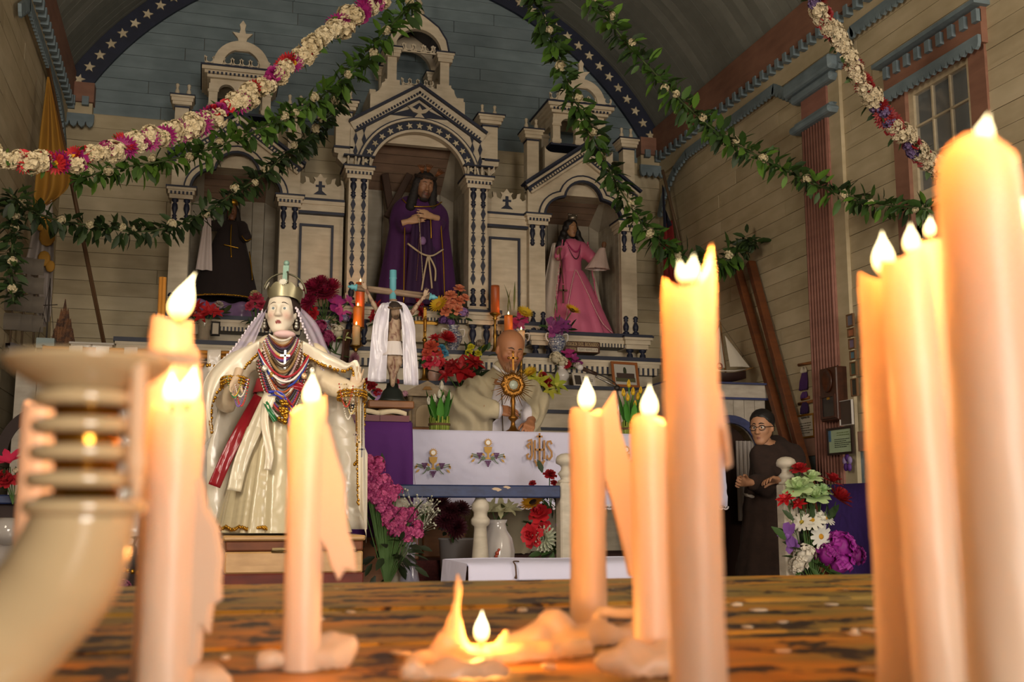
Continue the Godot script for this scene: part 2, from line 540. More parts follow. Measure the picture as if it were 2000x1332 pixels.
func build_wall_trim() -> void:
	var navy := worn("navy_paint", "1a2138", "12182b", Vector3(2, 2, 2), 0.55, 1.0, 3.0, 41)
	var pink := worn("pink_paint", "8c6450", "745040", Vector3(1.2, 1.2, 1.2), 0.7, 0.9, 5.0, 43)
	var sky_blue := worn("light_blue_paint", "75858c", "5f6e75", Vector3(1.5, 1.5, 1.5), 0.65, 0.9, 3.0, 47)
	var cream := worn("cream_boards", "", "", Vector3.ONE)
	var star_paint := worn("star_white", "cfc3a6", "ab9d80", Vector3(3, 3, 3), 0.7, 1.0, 3.0, 51)
	# navy band with stars along the arch
	var band := structure("trim_1", Vector3(VAULT.x, VAULT.y, WALL_B + 0.045))
	var s := tool(true)
	var poly := arc(Vector2.ZERO, VAULT_R - 0.005, 28.5, 151.5, 44)
	var inner := arc(Vector2.ZERO, VAULT_R - 0.2, 28.5, 151.5, 44)
	inner.reverse()
	poly.append_array(inner)
	prism(s, poly, 0.03)
	put(s, "star_band", navy, band)
	s = tool(true)
	prism(s, star_poly(0.045, 0.019), 0.014)
	var star := done(s)
	for k in 46:
		var a := deg_to_rad(30.5 + 119.0 * k / 45.0)
		var o := put(star, "star", star_paint, band, Vector3(cos(a), sin(a), 0) * (VAULT_R - 0.1) + Vector3(0, 0, 0.022))
		o.rotation.z = rng.randf_range(-0.2, 0.2)
	# cornices along both side walls
	for side in [-1, 1]:
		var wx := WALL_R if side == 1 else WALL_L
		var c := structure("trim_2" if side == 1 else "trim_3", Vector3(wx, 0, 0))
		slab(c, "fascia", Vector3(minf(-side * 0.09, 0), 4.19, -8.95), Vector3(maxf(-side * 0.09, 0), 4.47, -1.9), pink)
		slab(c, "under_board", Vector3(minf(-side * 0.05, 0), 4.02, -8.95), Vector3(maxf(-side * 0.05, 0), 4.19, -1.9), cream)
		var d := tool(true)
		box(d, Vector3.ZERO, Vector3(0.05, 0.07, 0.042))
		var dentil := done(d)
		for k in 62:
			put(dentil, "dentil", sky_blue, c, Vector3(-side * 0.075, 4.175, -8.88 + k * 0.11))
		var x := Transform3D(Basis(Vector3(0, 0, 1), Vector3(0, 1, 0), Vector3(-1, 0, 0)), Vector3(-side * 0.06, 0, 0))
		s = tool(true)
		scallop(s, [Vector2(-8.93, 3.66), Vector2(-8.8, 3.84), Vector2(-8.55, 4.0), Vector2(-8.3, 4.07), Vector2(-6.78, 4.07), Vector2(-6.5, 3.9)], 0.085, 0.055, 0.02, x)
		scallop(s, [Vector2(-6.02, 3.9), Vector2(-5.8, 4.07), Vector2(-3.0, 4.07)], 0.085, 0.055, 0.02, x)
		put(s, "scalloped_valance", sky_blue, c)
	# bracket ends of the cornices on the back wall
	for side in [-1, 1]:
		var wx := WALL_R - 0.13 if side == 1 else WALL_L + 0.13
		var c := structure("trim_4" if side == 1 else "trim_5", Vector3(wx, 0, WALL_B + 0.02))
		slab(c, "bracket_block", Vector3(-0.11, 4.2, 0), Vector3(0.11, 4.36, 0.12), pink)
		slab(c, "bracket_neck", Vector3(-0.1, 4.08, 0), Vector3(0.1, 4.2, 0.09), cream)
		for k in 2:
			slab(c, "dentil", Vector3(-0.075 + k * 0.1, 4.17, 0.1), Vector3(-0.025 + k * 0.1, 4.24, 0.14), sky_blue)
		s = tool(true)
		scallop(s, [Vector2(-0.12, 4.1), Vector2(0.12, 4.1)], 0.11, 0.06, 0.03, Transform3D(Basis(), Vector3(0, 0, 0.11)))
		put(s, "scalloped_valance", sky_blue, c)
	# fluted pilaster on the right wall
	var pil := structure("trim_6", Vector3(WALL_R, 0, -6.26))
	slab(pil, "pilaster_back", Vector3(-0.045, 1.0, -0.18), Vector3(0, 3.95, 0.27), cream)
	var fl := worn("flute_paint", "96685a", "7c5347", Vector3(1.2, 1.2, 1.2), 0.7, 0.9, 5.0, 61)
	slab(pil, "pilaster_face", Vector3(-0.06, 1.0, -0.175), Vector3(-0.045, 3.9, 0.14), fl)
	for k in 9:
		var r := tool()
		tube(r, [Vector3(-0.06, 1.0, 0), Vector3(-0.06, 3.66, 0)], 0.012, 6)
		put(r, "flute", fl, pil, Vector3(0, 0, -0.158 + k * 0.035))
	for q in [[3.86, 3.96, 0.13, 0.30], [3.80, 3.86, 0.10, 0.26], [3.58, 3.63, 0.12, 0.26], [3.63, 3.66, 0.09, 0.24]]:
		var b := tool()
		soft_box(b, Vector3(-q[2] * 0.5, (q[0] + q[1]) * 0.5, 0), Vector3(q[2], q[1] - q[0], q[3] * 2.0), 0.02)
		put(b, "capital_moulding", sky_blue, pil)
	# window on the right wall
	var win := structure("window_1", Vector3(WALL_R, 0, -5.04))
	var white := worn("sash_paint", "c9b99a", "a89a7e", Vector3(2, 2, 2), 0.6, 0.8, 4.0, 71)
	slab(win, "header_fascia", Vector3(-0.06, 3.46, -0.45), Vector3(0, 3.66, 0.42), pink)
	slab(win, "header_cap", Vector3(-0.12, 3.66, -0.48), Vector3(0, 3.685, 0.45), sky_blue)
	for k in 9:
		slab(win, "dentil", Vector3(-0.085, 3.575, -0.42 + k * 0.1), Vector3(-0.055, 3.645, -0.38 + k * 0.1), sky_blue)
	s = tool(true)
	scallop(s, [Vector2(-0.45, 3.5), Vector2(0.42, 3.5)], 0.075, 0.05, 0.02, Transform3D(Basis(Vector3(0, 0, 1), Vector3(0, 1, 0), Vector3(-1, 0, 0)), Vector3(-0.075, 0, 0)))
	put(s, "scalloped_valance", sky_blue, win)
	for z in [-0.42, 0.27]:
		slab(win, "jamb", Vector3(-0.035, 2.0, z), Vector3(0, 3.46, z + 0.13), pink)
	slab(win, "sill", Vector3(-0.09, 1.97, -0.45), Vector3(0.02, 2.05, 0.42), pink)
	slab(win, "reveal_shutter", Vector3(0.13, 2.05, -0.38), Vector3(0.16, 3.5, 0.38), mat("3a2a18", 0.8))
	for sash in [[2.77, 3.46, -0.01, 3], [2.06, 2.79, 0.03, 3]]:
		var y0: float = sash[0]
		var y1: float = sash[1]
		var o := slab(win, "sash", Vector3(sash[2], y1 - 0.04, -0.29), Vector3(sash[2] + 0.035, y1, 0.27), white)
		for q in [[y0, y0 + 0.06, -0.29, 0.27], [y0 + 0.06, y1 - 0.04, -0.29, -0.245], [y0 + 0.06, y1 - 0.04, 0.225, 0.27]]:
			slab(o, "rail", Vector3(sash[2], q[0], q[2]) - o.position, Vector3(sash[2] + 0.035, q[1], q[3]) - o.position, white)
		for k in 2:
			slab(o, "muntin", Vector3(sash[2] + 0.008, y0 + 0.06, -0.095 + k * 0.157) - o.position, Vector3(sash[2] + 0.03, y1 - 0.04, -0.083 + k * 0.157) - o.position, white)
			slab(o, "muntin", Vector3(sash[2] + 0.006, y0 + 0.25 + k * 0.2, -0.245) - o.position, Vector3(sash[2] + 0.028, y0 + 0.262 + k * 0.2, 0.225) - o.position, white)
		for i in 3:
			for k in 3:
				slab(o, "pane", Vector3(sash[2] + 0.016, y0 + 0.06 + k * 0.2, -0.245 + i * 0.157) - o.position, Vector3(sash[2] + 0.019, y0 + 0.25 + k * 0.2, -0.095 + i * 0.157) - o.position, glass_mat("cfd6d6", 0.12))
	# nave windows and door out of sight: frames round the openings the daylight comes through
	for q in [["window_2", WALL_L, -2.4, 1.0], ["window_3", WALL_R, -1.4, -1.0]]:
		var w := structure(q[0], Vector3(q[1], 0, q[2]))
		for z in [-0.45, 0.41]:
			slab(w, "jamb", Vector3(-0.03, 2.0, z), Vector3(0.03, 3.5, z + 0.04), white)
		for y in [2.0, 2.73, 3.46]:
			slab(w, "rail", Vector3(-0.03, y, -0.41), Vector3(0.03, y + 0.04, 0.41), white)
	# wainscot of the right wall: pink rail over a light blue dado
	var dado := structure("baseboard_right", Vector3(WALL_R, 0, 0))
	slab(dado, "dado_rail", Vector3(-0.03, 1.38, -8.2), Vector3(0, 1.5, -2.0), worn("rail_paint", "a98473", "916c5d", Vector3(1.2, 1.2, 1.2), 0.7, 0.9, 5.0, 73))
	var k0 := -8.2
	while k0 < -3.0:
		slab(dado, "dado_board", Vector3(-0.016, 0.3, k0 + 0.003), Vector3(0, 1.38, k0 + 0.247), sky_blue)
		k0 += 0.25
	# electric conduit down the corner
	s = tool()
	tube(s, [at_x(1305, 362, WALL_R - 0.03), at_x(1316, 420, WALL_R - 0.03), at_x(1326, 480, WALL_R - 0.03), at_x(1330, 560, WALL_R - 0.03)], 0.012, 8)
	var pipe := structure("trim_7")
	put(s, "conduit", mat("8d8069", 0.6), pipe)

# ---------- the altarpiece ----------
# a flat moulding that follows a line in the plane: from offset o0 to o1 beside it, from z0 to z1
func ribbon(s: SurfaceTool, pts: PackedVector2Array, o0: float, o1: float, z0: float, z1: float, closed := false, x := Transform3D()) -> void:
	var n := pts.size()
	var a := []
	var b := []
	for i in n:
		var d0 := (pts[i] - pts[(i - 1 + n) % n]).normalized() if i > 0 or closed else (pts[1] - pts[0]).normalized()
		var d1 := (pts[(i + 1) % n] - pts[i]).normalized() if i < n - 1 or closed else (pts[n - 1] - pts[n - 2]).normalized()
		var m := (Vector2(-d0.y, d0.x) + Vector2(-d1.y, d1.x)).normalized()
		m /= maxf(0.4, m.dot(Vector2(-d0.y, d0.x)))
		a.append(pts[i] + m * o0)
		b.append(pts[i] + m * o1)
	s.set_smooth_group(-1)
	for i in (n if closed else n - 1):
		var j := (i + 1) % n
		var p := []
		for q in [[a[i], z0], [a[j], z0], [b[j], z0], [b[i], z0], [a[i], z1], [a[j], z1], [b[j], z1], [b[i], z1]]:
			p.append(x * Vector3(q[0].x, q[0].y, q[1]))
		quad(s, p[4], p[7], p[6], p[5])
		quad(s, p[0], p[1], p[2], p[3])
		quad(s, p[0], p[4], p[5], p[1])
		quad(s, p[3], p[2], p[6], p[7])
		if not closed and i == 0:
			quad(s, p[0], p[3], p[7], p[4])
		if not closed and i == n - 2:
			quad(s, p[1], p[5], p[6], p[2])
	s.set_smooth_group(0)

func dentils(parent: Node3D, a: Vector2, b: Vector2, z: float, step: float, size: Vector3, material: Material) -> void:
	var s := tool(true)
	var n := maxi(1, int(a.distance_to(b) / step))
	var turn := Basis(Vector3(0, 0, 1), (b - a).angle())
	for k in n:
		var p := a.lerp(b, (k + 0.5) / n)
		box(s, Vector3(p.x, p.y, z), size, turn)
	stuff(put(s, "dentil_strip", material, parent))

func turned(h: float, r: float) -> ArrayMesh:
	var key := "turned %f %f" % [h, r]
	if not lib.has(key):
		var s := tool()
		lathe(s, [[r, 0], [r, h * 0.1], [r * 0.45, h * 0.16], [r * 0.8, h * 0.24], [r * 0.95, h * 0.42], [r * 0.55, h * 0.6], [r * 0.4, h * 0.68], [r * 0.75, h * 0.74], [r * 0.5, h * 0.8], [r * 0.85, h * 0.88], [r * 0.4, h]], 10)
		lib[key] = done(s)
	return lib[key]

# lace-like crest of little crescents between x0 and x1
func crest(s: SurfaceTool, x0: float, x1: float, y: float, h: float, n: int, z: float) -> void:
	var w := (x1 - x0) / n
	ribbon(s, PackedVector2Array([Vector2(x0, y + h * 0.1), Vector2(x1, y + h * 0.1)]), -h * 0.1, h * 0.1, z - 0.008, z + 0.008)
	for k in n:
		var c := Vector2(x0 + w * (k + 0.5), y + h * 0.62)
		ribbon(s, arc(c, minf(w * 0.42, h * 0.4), 140, 400, 9), -h * 0.12, h * 0.06, z - 0.008, z + 0.008)
		ribbon(s, PackedVector2Array([Vector2(x0 + w * k + w * 0.06, y + h * 0.2), Vector2(x0 + w * k - w * 0.04, y + h)]), -w * 0.07, w * 0.07, z - 0.008, z + 0.008)

func cap_block(parent: Node3D, called: String, x: float, y0: float, y1: float, w: float, d: float, zc: float, paint: Material, navy: Material) -> MeshInstance3D:
	var s := tool(true)
	var h := y1 - y0
	for q in [[0.0, 0.35, 0.8], [0.35, 0.7, 0.9], [0.7, 0.92, 1.0]]:
		box(s, Vector3(x, y0 + h * (q[0] + q[1]) * 0.5, zc), Vector3(w * q[2], h * (q[1] - q[0]), d * q[2]))
	var o := put(s, called, paint, parent)
	s = tool(true)
	box(s, Vector3(x, y1 - h * 0.02, zc), Vector3(w * 1.06, h * 0.14, d * 1.06))
	put(s, "navy_cap", navy, o)
	return o

func corner_post(root: Node3D, x: float, y0: float, y1: float, w: float, ivory: Material, navy: Material, drop: bool) -> void:
	var s := tool(true)
	box(s, Vector3(x, (y0 + y1) * 0.5, -0.05), Vector3(w, y1 - y0, w))
	var o := put(s, "corner_post", ivory, root)
	var c := cap_block(root, "post_cap", x, y1, y1 + 0.075, w * 1.75, w * 1.75, -0.05, ivory, navy)
	for k in [-1, 1]:
		put(turned(0.11, 0.019), "finial", ivory, c, Vector3(x + k * w * 0.42, y1 + 0.078, -0.05))
	s = tool(true)
	box(s, Vector3(x, y1 - 0.012, -0.05), Vector3(w * 1.1, 0.016, w * 1.1))
	put(s, "navy_line", navy, o)
	if drop:
		s = tool(true)
		box(s, Vector3(x, y0, -0.05), Vector3(w * 1.2, 0.016, w * 1.2))
		put(s, "navy_line", navy, o)
		s = tool(true)
		prism(s, PackedVector2Array([Vector2(x - w * 0.6, y0), Vector2(x + w * 0.6, y0), Vector2(x + w * 0.55, y0 - 0.045), Vector2(x + w * 0.3, y0 - 0.05), Vector2(x + w * 0.35, y0 - 0.09), Vector2(x, y0 - 0.135), Vector2(x - w * 0.35, y0 - 0.09), Vector2(x - w * 0.3, y0 - 0.05), Vector2(x - w * 0.55, y0 - 0.045)]), w * 0.9, Transform3D(Basis(), Vector3(0, 0, -0.05)))
		put(s, "drop_bracket", ivory, root)

func niche(root: Node3D, cx: float, half: float, y0: float, yb: float, yf: float, depth: float, wood: Array, lid: Material, straight: float) -> void:
	var n := 7
	for k in n:
		var w := half * 2.0 / n
		slab(root, "niche_board", Vector3(cx - half + k * w + 0.002, y0, -depth - 0.015 + 0.002 * (k % 2)), Vector3(cx - half + (k + 1) * w - 0.002, yb, -depth), wood[k % wood.size()])
	for side in [-1, 1]:
		for k in 6:
			var w := (depth - 0.02) / 6.0
			var x0: float = cx + side * half
			slab(root, "niche_board", Vector3(x0 - 0.006, y0, -depth + k * w + 0.002), Vector3(x0 + 0.006 + 0.002 * (k % 2), straight, -depth + (k + 1) * w - 0.002), wood[(k + 1) % wood.size()])
		var s := tool(true)
		quad(s, Vector3(cx + side * half, straight, -depth), Vector3(cx + side * half, straight, -0.02), Vector3(cx + side * half * 0.72, yf, -0.02), Vector3(cx + side * half * 0.72, yb, -depth))
		put(s, "niche_slope", wood[0], root)
	for k in 7:
		var t0 := k / 7.0
		var t1 := (k + 0.96) / 7.0
		var s := tool(true)
		quad(s, Vector3(cx - half, lerpf(yb, yf, t0), lerpf(-depth, -0.02, t0)), Vector3(cx + half, lerpf(yb, yf, t0), lerpf(-depth, -0.02, t0)), Vector3(cx + half, lerpf(yb, yf, t1), lerpf(-depth, -0.02, t1)), Vector3(cx - half, lerpf(yb, yf, t1), lerpf(-depth, -0.02, t1)))
		put(s, "niche_ceiling_board", lid, root)

func gable_roof(root: Node3D, cx: float, half: float, y_eave: float, y_peak: float, w: float, ivory: Material, navy: Material, dark: bool) -> void:
	var line := PackedVector2Array([Vector2(cx - half, y_eave), Vector2(cx, y_peak), Vector2(cx + half, y_eave)])
	var s := tool(true)
	ribbon(s, line, -w, 0.0, -0.03, 0.045)
	var o := put(s, "gable_moulding", navy if dark else ivory, root)
	s = tool(true)
	ribbon(s, line, -0.004, 0.016, -0.06, 0.075)
	put(s, "gable_edge", navy, o)
	s = tool(true)
	ribbon(s, line, -w - 0.012, -w + 0.006, -0.03, 0.055)
	put(s, "gable_lip", ivory if dark else navy, o)
	if dark:
		s = tool(true)
		ribbon(s, line, -w * 0.42, -w * 0.2, -0.03, 0.062)
		put(s, "gable_fillet", ivory, o)
	for side in [-1, 1]:
		var a := Vector2(cx + side * half * 0.97, y_eave - 0.0)
		var b := Vector2(cx + side * 0.02, y_peak - 0.0)
		var nrm := Vector2(-(b - a).y, (b - a).x).normalized() * (-1.0 if side == -1 else 1.0)
		dentils(o, a + nrm * w * 0.72, b + nrm * w * 0.72, 0.05, 0.026, Vector3(0.013, 0.018, 0.02), ivory if dark else navy)

func side_bay(root: Node3D, cx: float, ivory: Material, navy: Material, wood: Array, lid: Material) -> void:
	niche(root, cx, 0.33, 2.42, 3.47, 3.72, 0.5, wood, lid, 3.42)
	slab(root, "niche_floor", Vector3(cx - 0.34, 2.40, -0.5), Vector3(cx + 0.34, 2.42, 0.1), ivory)
	for side in [-1, 1]:
		var x: float = cx + side * 0.395
		var s := tool(true)
		box(s, Vector3(x, 2.92, -0.04), Vector3(0.135, 0.94, 0.13))
		var p := put(s, "pillar", ivory, root)
		cap_block(root, "capital", x, 3.3, 3.39, 0.21, 0.2, -0.02, ivory, navy)
		dentils(root, Vector2(x - 0.085, 3.34), Vector2(x + 0.085, 3.34), 0.075, 0.028, Vector3(0.014, 0.02, 0.012), navy)
		for k in [-1, 1]:
			var t := put(turned(0.17, 0.024), "baluster", navy, p, Vector3(x + k * 0.042, 3.3, 0.035))
			t.rotation.x = PI
			put(turned(0.15, 0.026), "baluster", navy, p, Vector3(x + k * 0.042, 2.44, 0.045))
	# spandrel board with a trefoil opening
	var tre := PackedVector2Array()
	tre.append_array(arc(Vector2(cx + 0.165, 3.385), 0.165, 0, 72, 7))
	tre.append_array(arc(Vector2(cx, 3.535), 0.16, 8, 172, 12))
	tre.append_array(arc(Vector2(cx - 0.165, 3.385), 0.165, 108, 180, 7))
	var poly := PackedVector2Array([Vector2(cx - 0.47, 3.385), Vector2(cx - 0.47, 3.62), Vector2(cx, 3.95), Vector2(cx + 0.47, 3.62), Vector2(cx + 0.47, 3.385)])
	poly.append_array(tre)
	var s := tool(true)
	prism(s, poly, 0.04, Transform3D(Basis(), Vector3(0, 0, 0.0)))
	put(s, "spandrel", ivory, root)
	s = tool(true)
	ribbon(s, tre, -0.055, -0.045, 0.018, 0.045)
	ribbon(s, tre, -0.012, 0.006, 0.0, 0.05)
	put(s, "arch_line", navy, root)
	s = tool(true)
	ribbon(s, tre, -0.045, -0.012, 0.018, 0.036)
	put(s, "arch_moulding", ivory, root)
	gable_roof(root, cx, 0.5, 3.64, 4.0, 0.085, ivory, navy, true)
	for side in [-1, 1]:
		corner_post(root, cx + side * 0.42, 3.6, 4.04, 0.1, ivory, navy, false)
	# attic and open belfry
	s = tool(true)
	var att := PackedVector2Array([Vector2(cx - 0.30, 3.6), Vector2(cx - 0.30, 3.93)])
	for k in 6:
		var a := deg_to_rad(180 - 90.0 * k / 5)
		att.append(Vector2(cx - 0.30 + 0.07 + cos(a) * 0.07, 3.96 + 0.06 - sin(a) * 0.06 + 0.0))
	for k in 6:
		var a := deg_to_rad(90 - 90.0 * k / 5)
		att.append(Vector2(cx + 0.30 - 0.07 + cos(a) * 0.07, 4.02 - sin(a) * 0.06))
	att.append_array(PackedVector2Array([Vector2(cx + 0.30, 3.93), Vector2(cx + 0.30, 3.6)]))
	prism(s, att, 0.36, Transform3D(Basis(), Vector3(0, 0, -0.24)))
	put(s, "attic", ivory, root)
	s = tool(true)
	box(s, Vector3(cx, 4.035, -0.24), Vector3(0.5, 0.02, 0.38))
	put(s, "attic_ledge", navy, root)
	for q in [[-0.2, -0.08], [0.0, -0.08], [0.2, -0.08], [-0.2, -0.4], [0.2, -0.4]]:
		s = tool(true)
		box(s, Vector3(cx + q[0], 4.15, q[1]), Vector3(0.065, 0.22, 0.065))
		box(s, Vector3(cx + q[0], 4.06, q[1]), Vector3(0.08, 0.03, 0.08))
		box(s, Vector3(cx + q[0], 4.2, q[1]), Vector3(0.08, 0.02, 0.08))
		put(s, "belfry_post", ivory, root)
	for k in [-0.1, 0.1]:
		s = tool(true)
		var ap := arc(Vector2(cx + k, 4.2), 0.062, 0, 180, 10)
		ap.append_array(PackedVector2Array([Vector2(cx + k - 0.1, 4.2), Vector2(cx + k - 0.1, 4.31), Vector2(cx + k + 0.1, 4.31), Vector2(cx + k + 0.1, 4.2)]))
		prism(s, ap, 0.05, Transform3D(Basis(), Vector3(0, 0, -0.08)))
		put(s, "belfry_arch", ivory, root)
	for side in [-1, 1]:
		s = tool(true)
		box(s, Vector3(cx + side * 0.2, 4.27, -0.24), Vector3(0.05, 0.09, 0.36))
		put(s, "belfry_beam", ivory, root)
	s = tool(true)
	for q in [[4.31, 0.025, 0.5, 0.44], [4.335, 0.025, 0.54, 0.48], [4.36, 0.03, 0.58, 0.52]]:
		box(s, Vector3(cx, q[0], -0.24), Vector3(q[2], q[1], q[3]))
	var ent := put(s, "entablature", ivory, root)
	s = tool(true)
	box(s, Vector3(cx, 4.38, -0.24), Vector3(0.6, 0.014, 0.54))
	put(s, "navy_cap", navy, ent)
	dentils(ent, Vector2(cx - 0.25, 4.325), Vector2(cx + 0.25, 4.325), 0.002, 0.03, Vector3(0.015, 0.018, 0.01), navy)
	s = tool(true)
	crest(s, cx - 0.27, cx + 0.27, 4.385, 0.07, 8, 0.0)
	put(s, "crest", ivory, root)
	s = tool(true)
	var dome := arc(Vector2(cx, 4.385), 0.16, 0, 180, 16)
	ribbon(s, dome, -0.05, 0.02, -0.02, 0.02)
	var fleur := PackedVector2Array()
	for q in [[0.1, 0.13], [0.075, 0.19], [0.035, 0.2], [0.045, 0.235], [0.095, 0.28], [0.03, 0.275], [0.02, 0.31], [0.03, 0.345], [0.0, 0.38], [-0.03, 0.345], [-0.02, 0.31], [-0.03, 0.275], [-0.095, 0.28], [-0.045, 0.235], [-0.035, 0.2], [-0.075, 0.19], [-0.1, 0.13]]:
		fleur.append(Vector2(cx + q[0] * 0.8, 4.385 + q[1]))
	prism(s, fleur, 0.03)
	put(s, "fleur_finial", ivory, root)

func centre_bay(root: Node3D, ivory: Material, navy: Material, wood: Array, lid: Material, star_paint: Material) -> void:
	niche(root, 0, 0.43, 2.56, 3.68, 4.05, 0.6, wood, lid, 3.62)
	slab(root, "niche_floor", Vector3(-0.45, 2.53, -0.6), Vector3(0.45, 2.56, 0.1), ivory)
	for side in [-1, 1]:
		var x: float = side * 0.475
		var s := tool(true)
		box(s, Vector3(x, 3.08, 0.0), Vector3(0.15, 1.06, 0.16))
		box(s, Vector3(x, 2.62, 0.0), Vector3(0.17, 0.06, 0.18))
		var p := put(s, "column", ivory, root)
		for k in [-1, 1]:
			s = tool(true)
			for j in 6:
				var yc := 2.82 + j * 0.105
				prism(s, PackedVector2Array([Vector2(0, yc - 0.052), Vector2(0.019, yc), Vector2(0, yc + 0.052), Vector2(-0.019, yc)]), 0.02)
				box(s, Vector3(0, yc + 0.052, 0), Vector3(0.026, 0.008, 0.016))
			put(s, "diamond_strip", navy, p, Vector3(x + k * 0.04, 0, 0.085))
			var t := put(turned(0.15, 0.026), "baluster", navy, p, Vector3(x + k * 0.04, 3.55, 0.085))
			t.rotation.x = PI
			put(turned(0.14, 0.026), "baluster", navy, p, Vector3(x + k * 0.04, 2.6, 0.09))
		cap_block(root, "capital", x, 3.55, 3.645, 0.235, 0.24, 0.01, ivory, navy)
		dentils(root, Vector2(x - 0.1, 3.59), Vector2(x + 0.1, 3.59), 0.122, 0.026, Vector3(0.013, 0.02, 0.012), navy)
		# little gallery over the capital
		s = tool(true)
		box(s, Vector3(x, 3.735, 0.08), Vector3(0.24, 0.012, 0.05))
		put(s, "gallery_rail", navy, root)
		for k in 4:
			put(turned(0.08, 0.013), "gallery_baluster", ivory, root, Vector3(x - 0.085 + k * 0.057, 3.65, 0.09))
		# navy turned strips on the spandrel and outer posts with hanging brackets
		for k in 2:
			s = tool(true)
			for j in (2 if k == 0 else 3):
				var yc := 3.79 + j * 0.1
				prism(s, PackedVector2Array([Vector2(0, yc - 0.05), Vector2(0.016, yc), Vector2(0, yc + 0.05), Vector2(-0.016, yc)]), 0.02)
			put(s, "diamond_strip", navy, root, Vector3(side * (0.50 - k * 0.065), 0, 0.035))
		corner_post(root, side * 0.59, 3.82, 4.12, 0.125, ivory, navy, true)
	# arch board
	var ring := arc(Vector2(0, 3.60), 0.39, 0, 180, 28)
	var poly := PackedVector2Array([Vector2(-0.54, 3.60), Vector2(-0.54, 3.98), Vector2(0, 4.33), Vector2(0.54, 3.98), Vector2(0.54, 3.60)])
	poly.append_array(ring)
	var s := tool(true)
	prism(s, poly, 0.05)
	put(s, "spandrel", ivory, root)
	s = tool(true)
	ribbon(s, arc(Vector2(0, 3.60), 0.39, 8, 172, 30), -0.085, 0.0, 0.02, 0.05)
	var band := put(s, "star_arch", navy, root)
	s = tool(true)
	ribbon(s, arc(Vector2(0, 3.60), 0.39, 8, 172, 30), -0.012, 0.008, 0.0, 0.062)
	ribbon(s, arc(Vector2(0, 3.60), 0.485, 8, 172, 30), -0.01, 0.006, 0.02, 0.062)
	put(s, "arch_bead", ivory, band)
	s = tool(true)
	ribbon(s, arc(Vector2(0, 3.60), 0.5, 10, 170, 30), -0.006, 0.004, 0.02, 0.055)
	put(s, "arch_line", navy, root)
	s = tool(true)
	prism(s, star_poly(0.029, 0.012), 0.01)
	var star := done(s)
	for k in 15:
		var a := deg_to_rad(15.0 + 150.0 * k / 14.0)
		var o := put(star, "star", star_paint, band, Vector3(cos(a) * 0.435, 3.60 + sin(a) * 0.435, 0.056))
		o.rotation.z = a - PI / 2 + rng.randf_range(-0.2, 0.2)
	# dove in its triangle
	s = tool(true)
	prism(s, PackedVector2Array([Vector2(-0.24, 4.115), Vector2(0.24, 4.115), Vector2(0.09, 4.17), Vector2(0, 4.235), Vector2(-0.09, 4.17)]), 0.012, Transform3D(Basis(), Vector3(0, 0, 0.03)))
	put(s, "dove_ground", navy, root)
	s = tool(true)
	prism(s, PackedVector2Array([Vector2(-0.045, 4.1), Vector2(0.045, 4.1), Vector2(0.012, 4.14), Vector2(0.05, 4.15), Vector2(0.1, 4.2), Vector2(0.055, 4.185), Vector2(0.02, 4.17), Vector2(0.0, 4.205), Vector2(-0.02, 4.17), Vector2(-0.055, 4.185), Vector2(-0.1, 4.2), Vector2(-0.05, 4.15), Vector2(-0.012, 4.14)]), 0.02, Transform3D(Basis(), Vector3(0, 0, 0.042)))
	put(s, "carved_dove", ivory, root)
	gable_roof(root, 0, 0.55, 4.02, 4.37, 0.08, ivory, navy, false)
	# attic with scooped shoulders, open belfry and round arch on top
	s = tool(true)
	var att := PackedVector2Array([Vector2(-0.385, 3.9), Vector2(-0.385, 4.3)])
	att.append_array(arc(Vector2(-0.385, 4.39), 0.09, -90, 0, 6))
	att.append_array(PackedVector2Array([Vector2(-0.27, 4.41), Vector2(-0.27, 4.43), Vector2(-0.15, 4.43), Vector2(-0.15, 4.39), Vector2(0.15, 4.39), Vector2(0.15, 4.43), Vector2(0.27, 4.43), Vector2(0.27, 4.41)]))
	att.append_array(arc(Vector2(0.385, 4.39), 0.09, 180, 270, 6))
	att.append_array(PackedVector2Array([Vector2(0.385, 4.3), Vector2(0.385, 3.9)]))
	prism(s, att, 0.06, Transform3D(Basis(), Vector3(0, 0, -0.05)))
	prism(s, att, 0.06, Transform3D(Basis(), Vector3(0, 0, -0.5)))
	box(s, Vector3(-0.36, 4.15, -0.27), Vector3(0.05, 0.4, 0.4))
	box(s, Vector3(0.36, 4.15, -0.27), Vector3(0.05, 0.4, 0.4))
	put(s, "attic", ivory, root)
	for q in [[-0.215, -0.06], [0.215, -0.06], [-0.215, -0.48], [0.215, -0.48]]:
		s = tool(true)
		box(s, Vector3(q[0], 4.53, q[1]), Vector3(0.075, 0.24, 0.075))
		put(s, "belfry_post", ivory, root)
		cap_block(root, "belfry_cap", q[0], 4.62, 4.70, 0.15, 0.15, q[1], ivory, navy)
	for x in [-0.215, 0.215]:
		s = tool(true)
		var side_arch := arc(Vector2(-0.27, 4.42), 0.15, 0, 180, 12)
		side_arch.append_array(PackedVector2Array([Vector2(-0.48, 4.42), Vector2(-0.48, 4.66), Vector2(-0.06, 4.66), Vector2(-0.06, 4.42)]))
		prism(s, side_arch, 0.05, Transform3D(Basis(Vector3(0, 0, 1), Vector3(0, 1, 0), Vector3(-1, 0, 0)), Vector3(x, 0, 0)))
		put(s, "belfry_side_arch", ivory, root)
	s = tool(true)
	crest(s, -0.13, 0.13, 4.40, 0.065, 4, -0.05)
	crest(s, -0.2, 0.2, 4.68, 0.075, 5, -0.03)
	put(s, "crest", ivory, root)
